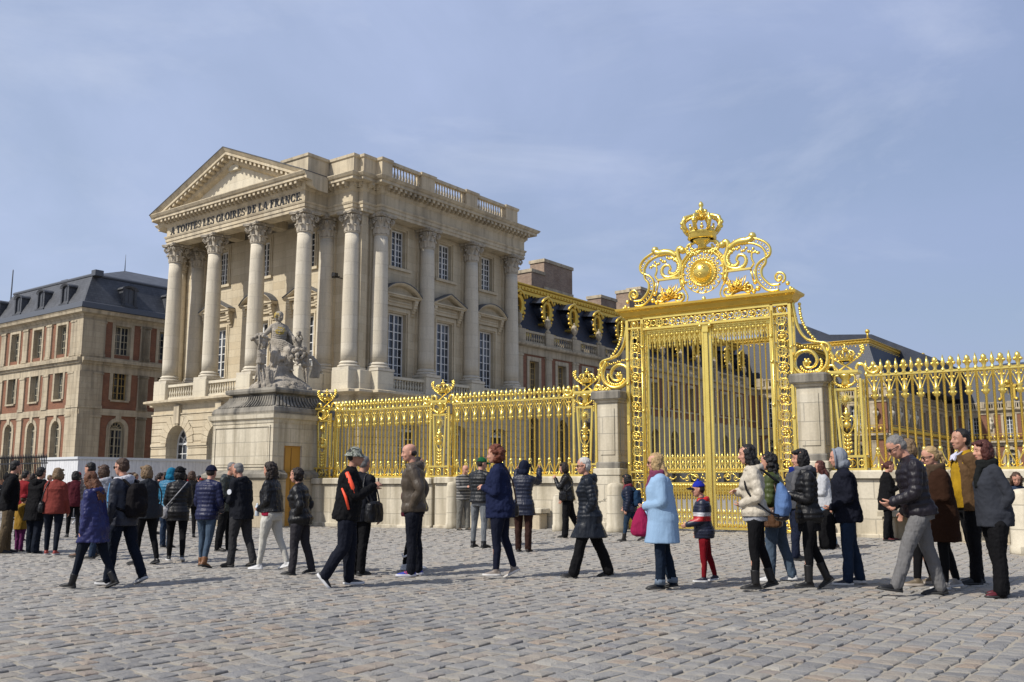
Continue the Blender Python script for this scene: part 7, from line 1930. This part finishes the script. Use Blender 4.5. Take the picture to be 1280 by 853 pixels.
    G = person(dict(x=3.602, y=12.898, H=1.699, hd=150, sex='f', label='woman with long dark curls, olive green jacket and ripped pale jeans behind the cream jacket', legs=((7, 4, 0), (-8, 8, 6)), arms=((0, 10, 40, 20), (0, 12, 40, 20)),
        top=dict(type='puffer', c=(.075, .10, .025), hem=.48), trousers=dict(c=(.11, .16, .23), k='denim', style='straight'), shoes=dict(kind='sneaker', c=(.6, .6, .6), sole=(.6, .6, .6)), hair=dict(style='curly', c='black', vol=.85, len=.6)))
    b = MB(); cc = loc_t(G, .0, .17, .50); soft_box(b, cc, .17, .10, .13); st = MB(); st.tube(smoothpath([(cc[0]-.12, cc[1], cc[2]+.1), loc_t(G, -.05, .12, .7), loc_t(G, 0, .09, .835), loc_t(G, .06, .11, .7), (cc[0]+.12, cc[1], cc[2]+.1)], 5), .012, 6)
    carried(G, 'leather_handbag', 'large brown leather handbag between the cream jacket and the black scarf woman', 'bag', [('bag_body', b, CM((.13, .06, .025), 'leather'), .011), ('strap', st, CM((.10, .045, .02), 'leather'))])
    person(dict(x=4.677, y=15.846, H=1.714, hd=5, label='balding man in grey jacket with blue collar facing right by the right pier', legs=((3, 3, 0), (-4, 4, 0)), arms=HOLD, nod=16,
        top=dict(type='jacket', c=(.10, .105, .12), hood=0, hem=.48), trousers=dict(c=(.02, .028, .06), k='denim'), shoes=dict(c=BLACK), hair=dict(style='fringe', c='dark'), scarf=(.02, .035, .22)))
    G = person(dict(x=3.786, y=11.943, H=1.679, hd=172, sex='f', label='woman with dark bob, grey patterned scarf, black quilted jacket and suede boots', legs=((6, 5, 0), (-7, 16, 32)), arms=((0, 8, 104, 34, 1.0), (-18, 14, 58, 34)),
        top=dict(type='puffer', c=(.009, .009, .011), hood=1, hem=.46, fold=.012), trousers=dict(c=BLACK, style='slim', name='leggings'), shoes=dict(kind='boot', c=(.014, .013, .013), h=.20), hair=dict(style='bob', c='black'), scarf=(.16, .16, .17)))
    b = MB(); b.loft([[tuple(G['TM'] @ Vector((G['px']+(.082*math.cos(a))*G['H'], .104*math.sin(a)*G['H'], G['Z'](z)))) for a in [2*PI*k/24 for k in range(24)]] for z in (.40, .43, .50)]); o = b.build('skirt', CM((.012, .012, .014), 'cloth'), G['root']); skin_over(o, .011, 2, .01, .05)
    b = MB(); gp = G['grip'][0]; b.box(gp.x-.06, gp.x+.05, gp.y-.05, gp.y+.05, gp.z-.01, gp.z+.06); carried(G, 'paper_packet', 'red and white paper packet held by the scarf woman', 'packet', [(None, b, bands('red_white_paper', [(0, (.5, .05, .06)), (1.02, (.6, .58, .55))]), .012)])
    person(dict(x=5.794, y=17.525, H=1.593, hd=165, sex='f', label='woman in white jacket and pale jeans with dark red hair behind the hooded man', legs=((8, 4, 0), (-8, 8, 8)), arms=FRONT,
        top=dict(type='jacket', c=(.55, .56, .58), hem=.48), trousers=dict(c=(.22, .33, .45), k='denim', style='slim'), shoes=dict(c=(.03, .02, .02)), hair=dict(style='long', c='darkred', len=.6)))
    G = person(dict(x=4.431, y=12.498, H=1.739, hd=168, label='man in pale grey hood and navy jacket with blue jeans and canvas shoes', legs=((5, 3, 0), (-7, 5, 0)), arms=((-6, 8, 66, 34, 1.0), (-8, 10, 60, 30, 1.0)), spread=.03, lean=3,
        top=dict(type='jacket', c=(.013, .015, .028), hem=.455, extra=.012, fold=.03), trousers=dict(c=(.03, .055, .11), k='denim', style='straight'), shoes=dict(kind='sneaker', c=(.02, .025, .04), sole=(.62, .62, .6)), hat=dict(kind='hood', c=(.30, .33, .38)), hair=dict(style='short', c='dark')))
    b = MB(); gp = G['grip'][0]; soft_box(b, (gp.x+.02, gp.y+.03, gp.z-.27), .11, .09, .25, taper=.4); carried(G, 'black_bag', 'black cloth bag hanging from the hand of the hooded man', 'bag', [(None, b, CM(BLACK, 'cloth'), .012)])
    G = person(dict(x=7.600, y=19.348, H=1.585, hd=-10, sex='f', label='woman in long black coat with red hair holding an orange leaflet by the wall', legs=((6, 3, 0), (-4, 4, 0)), arms=HOLD, nod=18,
        top=dict(type='coat', c=BLACK, hem=.38, flare=.1), trousers=dict(c=BLACK, style='straight'), shoes=dict(c=(.14, .02, .02)), hair=dict(style='tied', c='darkred')))
    b = MB(); gp = (G['grip'][0]+G['grip'][1])/2; b.box(gp.x-.02, gp.x+.2, gp.y-.10, gp.y+.08, gp.z+.02, gp.z+.03); carried(G, 'leaflet', 'orange leaflet held by the woman in the long black coat', 'leaflet', [(None, b, newmat_once('orange_paper', (.75, .12, .05), .6))])
    # --- big figures at the right
    person(dict(x=4.746, y=11.277, H=1.896, hd=172, label='grey haired man in dark quilted jacket bowing his head, grey trousers, striding left', legs=((25, 6, -8), (-12, 3, 4)), arms=((-2, 9, 64, 30, .8), (-14, 10, 66, 30, .8)), lean=9, nod=28, glasses='clear', fat=1.0,
        top=dict(type='puffer', c=(.018, .014, .022), hem=.49, fold=.016), trousers=dict(c=(.22, .215, .215), style='straight'), shoes=dict(c=BLACK), hair=dict(style='short', c='grey')))
    person(dict(x=5.310, y=12.402, H=1.861, hd=165, sex='f', label='fair haired person hidden behind the bowing man, only hair and shoes in view', legs=((6, 4, 0), (-6, 8, 4)), arms=REST, far=1,
        top=dict(type='jacket', c=(.02, .018, .02)), trousers=dict(c=BLACK, style='slim'), shoes=dict(kind='sneaker', c=(.22, .17, .11), sole=(.4, .35, .3)), hair=dict(style='bob', c='dirty')))
    person(dict(x=5.427, y=11.943, H=1.740, hd=172, sex='f', label='blonde woman with glasses in dark brown coat with a fur collar', legs=((5, 4, 0), (-7, 8, 8)), arms=((-4, 8, 96, 36, .9), (-6, 8, 96, 36, .9)), glasses='clear', nod=14, scarf=(.11, .075, .05),
        top=dict(type='coat', c=(.052, .024, .014), k='wool', hem=.33, flare=.05, extra=.01), trousers=dict(c=BLACK, style='slim'), shoes=dict(kind='sneaker', c=(.38, .36, .34), sole=(.5, .5, .5)), hair=dict(style='tied', c='blond')))
    G = person(dict(x=6.073, y=12.596, H=1.998, hd=172, label='dark haired man in mustard sweater under a brown jacket with a white collar', legs=((3, 2, 0), (-3, 3, 0)), arms=((-18, 10, 20, 10), (-16, 10, 24, 10)), skin='b', turn=12, nod=-2, fat=1.1,
        top=dict(type='sweater', c=(.46, .27, .015), hem=.49, belly=.05, name='sweater', fold=.012), trousers=dict(c=BLACK, style='straight'), shoes=dict(c=BLACK), hair=dict(style='short', c='black')))
    b = MB(); H = G['H']
    for i, sg in ((0, 1), (1, -1)):
        lim(b, [G['shd'][i], G['elb'][i], G['wri'][i][0]-G['wri'][i][1]*.01], [.056*H, .042*H, .033*H], 12)
        rings = []
        for fr in (.47, .52, .58, .66, .74, .80, .835):
            y0_, y1_ = sg*.02*H, sg*(.118 if fr < .8 else .10-.04*(fr > .82))*H
            dx = (.094 if fr < .7 else .085)*H*(1 if fr < .8 else .75)
            rings.append([loc_t(G, x_, y_, fr) for x_, y_ in ((-dx/H-.005, .01*sg), (-dx/H, .09*sg), (-.03, .128*sg if fr < .8 else .10*sg), (.04, .125*sg if fr < .8 else .09*sg), (.078, .098*sg if fr < .8 else .06*sg), (.02, .085*sg if fr < .8 else .05*sg))])
        b.loft(rings)
    o = b.build('open_jacket', CM((.15, .085, .04), 'cloth'), G['root']); skin_over(o, .011, 3, .015, .1)
    b = MB()
    for sg in (-1, 1): b.add([loc_t(G, .035, sg*.05, .86), loc_t(G, .075, sg*.055, .835), loc_t(G, .088, sg*.045, .80), loc_t(G, .082, sg*.004, .812), loc_t(G, .06, sg*.004, .84)]+[loc_t(G, .025, sg*.05, .86), loc_t(G, .065, sg*.055, .832), loc_t(G, .078, sg*.045, .797), loc_t(G, .072, sg*.004, .809), loc_t(G, .05, sg*.004, .837)], [(0, 1, 2, 3, 4), (9, 8, 7, 6, 5), (0, 5, 6, 1), (1, 6, 7, 2), (2, 7, 8, 3), (3, 8, 9, 4), (4, 9, 5, 0)])
    b.build('shirt_collar', CM((.55, .55, .68), 'rubber'), G['root'])
    person(dict(x=5.676, y=11.199, H=1.788, hd=174, sex='f', label='woman with short auburn hair in grey jacket, black trousers and maroon shoes', legs=((3, 2, 0), (-4, 3, 0)), arms=((-25, 14, 48, 30), (-24, 14, 50, 30)), fat=1.12, turn=4,
        top=dict(type='jacket', c=(.055, .06, .075), k='wool', hem=.445, flare=.1), trousers=dict(c=BLACK, style='wide'), shoes=dict(c=(.13, .012, .022)), hair=dict(style='bob', c='darkred'), scarf=(.02, .022, .022)))
    # seated girl behind the bollard
    person(dict(x=9.63, y=18.05, H=1.74, hd=-110, sex='f', label='girl with long brown hair sitting on the bench at the right edge', legs=((82, 82, 0), (82, 80, 0)), arms=((35, 8, 50, 30), (35, 8, 50, 30)), nod=22,
        top=dict(type='jacket', c=(.04, .06, .11)), trousers=dict(c=DEN, k='denim'), hair=dict(style='long', c='brown', len=.9)))
    person(dict(x=-10.634, y=23.172, H=1.570, hd=120, sex='f', label='dark haired woman in wine red jacket between the coral sweater and the quilted jacket man', legs=((6, 4, 0), (-6, 6, 6)), arms=FRONT, far=1,
        top=dict(type='jacket', c=(.12, .02, .03), hem=.46), trousers=dict(c=BLACK, style='slim'), hair=dict(style='bob', c='black')))
    person(dict(x=-9.183, y=24.608, H=1.546, hd=60, label='dark haired man in charcoal jacket far behind, left of the turquoise hood', legs=((6, 4, 0), (-6, 6, 6)), arms=REST, far=1,
        top=dict(type='jacket', c=(.03, .03, .035), hem=.47), trousers=dict(c=DEND, k='denim'), hair=dict(style='short', c='dark')))
    person(dict(x=-7.811, y=23.172, H=1.570, hd=110, sex='f', label='brown haired woman in black jacket behind, between the beanie woman and the navy quilted man', legs=((6, 4, 0), (-6, 6, 6)), arms=FRONT, far=1,
        top=dict(type='jacket', c=(.02, .02, .022), hem=.46), trousers=dict(c=BLACK, style='slim'), hair=dict(style='bob', c='brown')))
    person(dict(x=-11.285, y=21.896, H=1.556, hd=70, label='person in red jacket behind the black hooded man at far left', legs=((4, 4, 0), (-4, 6, 6)), arms=REST, far=1,
        top=dict(type='jacket', c=(.28, .02, .025), hem=.46), trousers=dict(c=BLACK), hair=dict(style='short', c='black')))
    # --- distant crowd behind the barriers
    rnd = random.Random(21)
    cols = [('black', BLACK), ('red', (.35, .02, .02)), ('dark grey', (.05, .05, .055)), ('navy', NAVY), ('mauve', (.16, .05, .10)), ('white', (.5, .5, .5)), ('brown', (.08, .045, .03)), ('dark green', (.02, .05, .03))]
    extra = [(-16.9+.93*i+.3*math.sin(i*2.1), 37.5+1.6*math.cos(i*1.7)) for i in range(14)]+[(-18.2+.36*i+.12*math.sin(i*3.3), 33.6+1.5*abs(math.sin(i*1.9))) for i in range(27)]
    spots = [(-14.8, 33.5, 1), (-14.1, 34.6, 0), (-13.4, 33.1, 2), (-12.6, 34.2, 1), (-12.0, 33.0, 0), (-11.5, 35.0, 3), (-10.9, 33.4, 2), (-17.6, 34.0, 1), (-16.4, 33.2, 0), (-13.0, 36.5, 6), (-10.2, 34.6, 4), (-9.6, 33.1, 0), (-9.0, 35.5, 5), (-8.3, 33.6, 2), (-11.2, 37.4, 7), (-7.6, 34.2, 3)]+[(x_, y_, (i_*3) % 8) for i_, (x_, y_) in enumerate(extra)]
    order = sorted(range(len(spots)), key=lambda i: spots[i][0]/spots[i][1]); ones = ['', '-first', '-second', '-third', '-fourth', '-fifth', '-sixth', '-seventh', '-eighth', '-ninth']; names = ['first', 'second', 'third', 'fourth', 'fifth', 'sixth', 'seventh', 'eighth', 'ninth', 'tenth', 'eleventh', 'twelfth', 'thirteenth', 'fourteenth', 'fifteenth', 'sixteenth', 'seventeenth', 'eighteenth', 'nineteenth', 'twentieth']+[('twenty', 'thirty', 'forty', 'fifty', 'sixty')[d_]+o_ for d_ in range(5) for o_ in ones[1:]+['-tenth']]
    for k, i in enumerate(order):
        x, y, ci = spots[i]; nm, c = cols[ci]
        person(dict(x=x, y=y, H=rnd.uniform(1.42, 1.68), hd=rnd.uniform(20, 170), sex='f' if i % 2 else 'm', label='%s distant visitor from the left behind the crowd barriers, in %s' % (names[k], nm), far=2, arms=FRONT if i % 3 else REST, group='distant visitors behind the barriers',
            top=dict(type='jacket', c=c), trousers=dict(c=DEND, style='straight'), hair=dict(style='short' if i % 2 else 'bob', c=('dark', 'black', 'brown', 'dirty')[i % 4]), **({'hat': dict(kind='beanie', c=(.4, .02, .03))} if i % 5 == 1 else {})))
people()

# ------------------------------------------------------------------ sculpture on the plinth
def sculpture():
    b = MB(); rnd = random.Random(5)
    def put(S, Mx, keys=('body', 'trousers', 'top', 'hair', 'scarf')):
        G = figure(S)
        for k in keys:
            if k in G: b.add([tuple(Mx @ Vector(p)) for p in G[k].v], G[k].f, 0)
        return G
    # seated draped woman with a wide skirt over her knees
    W = dict(H=2.42, sex='f', fat=1.12, legs=((70, 62, 0), (58, 66, 0)), spread=.14, arms=((14, 36, 50, 10), (6, 40, 58, -10)), lean=-3, nod=4, turn=24, top=dict(type='sweater', hem=.50, collar=0), trousers=dict(style='loose'), hair=dict(style='curly', c='grey', vol=.92))
    Mx = Matrix.Translation((.0, .05, .52)) @ Matrix.Rotation(R(-88), 4, 'Z')
    G = put(W, Mx)
    def fold(pts, r): b.tube([tuple(Mx @ Vector(p)) for p in smoothpath(pts, 4)], r, 7)
    K = [G['knees'][0], G['knees'][1]]; A_ = [G['ank'][0], G['ank'][1]]; hz = G['hip'][0].z; hx = G['hip'][0].x
    for sg in (-1, 1): b.sphere(tuple(Mx @ Vector(loc_t(G, .062, sg*.045, .715))), .085, 12)
    for u_, q_ in G['shoes']: b.add([tuple(Mx @ Vector(p)) for p in u_.v], u_.f, 0)
    for i in range(10):      # skirt falling from the knees in pleats
        t = i/9; kn = K[1].lerp(K[0], t); an = A_[1].lerp(A_[0], t); sag = .16*math.sin(PI*t)
        fold([(hx+.05, kn.y*.7, hz+.12), ((hx+kn.x)/2, kn.y*.95, (hz+kn.z)/2+.12-sag*.9), (kn.x+.06, kn.y*1.12, kn.z+.04-sag*1.5), (kn.x+.0+.07*math.sin(i*2.4), kn.y*1.25, kn.z-.28), (an.x+.02+.09*math.sin(i*2.1), an.y*1.35, an.z+.14)], .034+.016*(i % 2))
    for i in range(6):       # cloak swept over the lap to one side
        fold([(hx-.12, .30, hz+.42-.05*i), (hx+.2, .46+.03*i, hz+.16-.07*i), (hx+.42, .40+.07*i, hz-.02-.09*i), (hx+.40, .05, hz+.16-.07*i), (hx+.1, -.3, hz+.22-.04*i)], .036)
    for i in range(4): fold([(hx+.12, -.22, hz+.30+.07*i), (hx+.21, 0, hz+.26+.07*i), (hx+.12, .22, hz+.30+.07*i)], .035)
    # rocks and cut corn under her, highest behind
    b.loft([[(hx_*k*math.cos(a)*(1+.08*math.sin(3*a+z*7)), .04+z*.30+hy_*k*math.sin(a), z) for a in [2*PI*j/22 for j in range(22)]] for z, k, hx_, hy_ in ((.0, 1., .98, .84), (.14, .98, .98, .80), (.34, .84, .84, .70), (.55, .66, .66, .60), (1.05, .5, .6, .5))])
    for i in range(60):
        a = rnd.uniform(0, 2*PI); r = rnd.uniform(.55, .92); b.sphere((r*math.cos(a), -.02+r*.85*math.sin(a), rnd.uniform(.02, .36)*(1.25-r)), rnd.uniform(.06, .13), 7)
    for i in range(26):
        x = -.58+rnd.uniform(-.2, .2); b.tube([(x, -.55+rnd.uniform(-.12, .12), .02), (x+rnd.uniform(-.15, .2), -.5, rnd.uniform(.4, .8))], [.035, .02], 5)
    # child on her right (picture left) holding a basket of fruit on the head
    C1 = dict(H=1.35, child=1, fat=1.35, legs=((14, 12, 0), (-10, 14, 12)), arms=((160, 12, 30, 10), (150, 14, 40, 10)), lean=4, top=dict(type='sweater', hem=.46, collar=0), trousers=dict(style='slim'), hair=dict(style='crop'))
    put(C1, Matrix.Translation((-.72, -.22, .16)) @ Matrix.Rotation(R(-60), 4, 'Z'), ('body', 'hair'))
    b.lathe([(.06, -.05), (.16, .04), (.22, .16), (.15, .2)], 12, (-.72, -.2, 1.42))
    for i in range(56): a = rnd.uniform(0, 2*PI); r = .27*math.sqrt(rnd.random()); b.sphere((-.72+r*math.cos(a), -.2+r*math.sin(a), 1.60+(.30-r)*rnd.uniform(-.3, .9)), rnd.uniform(.045, .08), 6)
    # child on her left leaning away, arms round a sheaf
    C2 = dict(H=1.25, child=1, fat=1.35, legs=((6, 8, 0), (-14, 20, 14)), arms=((80, 20, 40, 10), (100, 10, 20, 10)), lean=14, turn=-30, hair=dict(style='curly', c='grey', vol=.9), trousers=dict(style='slim'))
    put(C2, Matrix.Translation((.80, -.12, .20)) @ Matrix.Rotation(R(-130), 4, 'Z'), ('body', 'hair'))
    C3 = dict(H=1.05, child=1, fat=1.35, legs=((60, 70, 0), (40, 70, 0)), arms=((70, 10, 60, 20), (60, 10, 70, 20)), lean=8, hair=dict(style='curly', c='grey', vol=.9), trousers=dict(style='slim'))
    put(C3, Matrix.Translation((.46, -.30, .95)) @ Matrix.Rotation(R(-100), 4, 'Z'), ('body', 'hair'))
    for i in range(30): b.sphere((.48+rnd.uniform(-.26, .22), -.46+rnd.uniform(-.1, .1), 1.02+rnd.uniform(-.2, .3)), rnd.uniform(.05, .09), 6)
    for i in range(5): b.tube(smoothpath([(.78+.04*i, -.2, 1.15), (.92+.05*i, -.28, 1.1-.05*i), (.98+.05*i, -.25, .8), (.9+.06*i, -.2, .45)], 4), .045, 6)
    o = b.build('allegorical_sculpture', M['stone_statue'])
    tag(o, 'weathered stone sculpture of a seated draped woman with children, on the tall plinth', 'statue')
    x, y = FW(-14.35, -.55); o.location = (x, y, 4.21); o.rotation_euler = (0, 0, FR+R(58))
    skin_over(o, .016, 0, .03, .035, 3)
    # ochre lichen on her hair and chest
    g = M['stone_statue']; q = NT(g); co = q.coord()
    sp = q.n('ShaderNodeSeparateXYZ'); q.l(co, sp.inputs[0])
    def near(cx, cz, r):
        dx = q.math('SUBTRACT', sp.outputs[0], cx); dz = q.math('SUBTRACT', sp.outputs[2], cz)
        d = q.math('SQRT', q.math('ADD', q.math('MULTIPLY', dx, dx), q.math('MULTIPLY', dz, dz))); return q.math('LESS_THAN', q.math('ADD', d, q.math('MULTIPLY', q.noise(co, 9, 3), .2)), r)
    old = g.node_tree.nodes['Principled BSDF'].inputs['Base Color'].links[0].from_socket
    m1 = q.math('MULTIPLY', q.math('MAXIMUM', near(0, 2.02, .26), near(-.14, 2.56, .2)), q.ramp(q.noise(co, 14, 4), [(.4, (0, 0, 0)), (.55, (.9,)*3)]))
    q.base(q.mix(m1, old, (.33, .23, .02)))
sculpture()
bake_all()
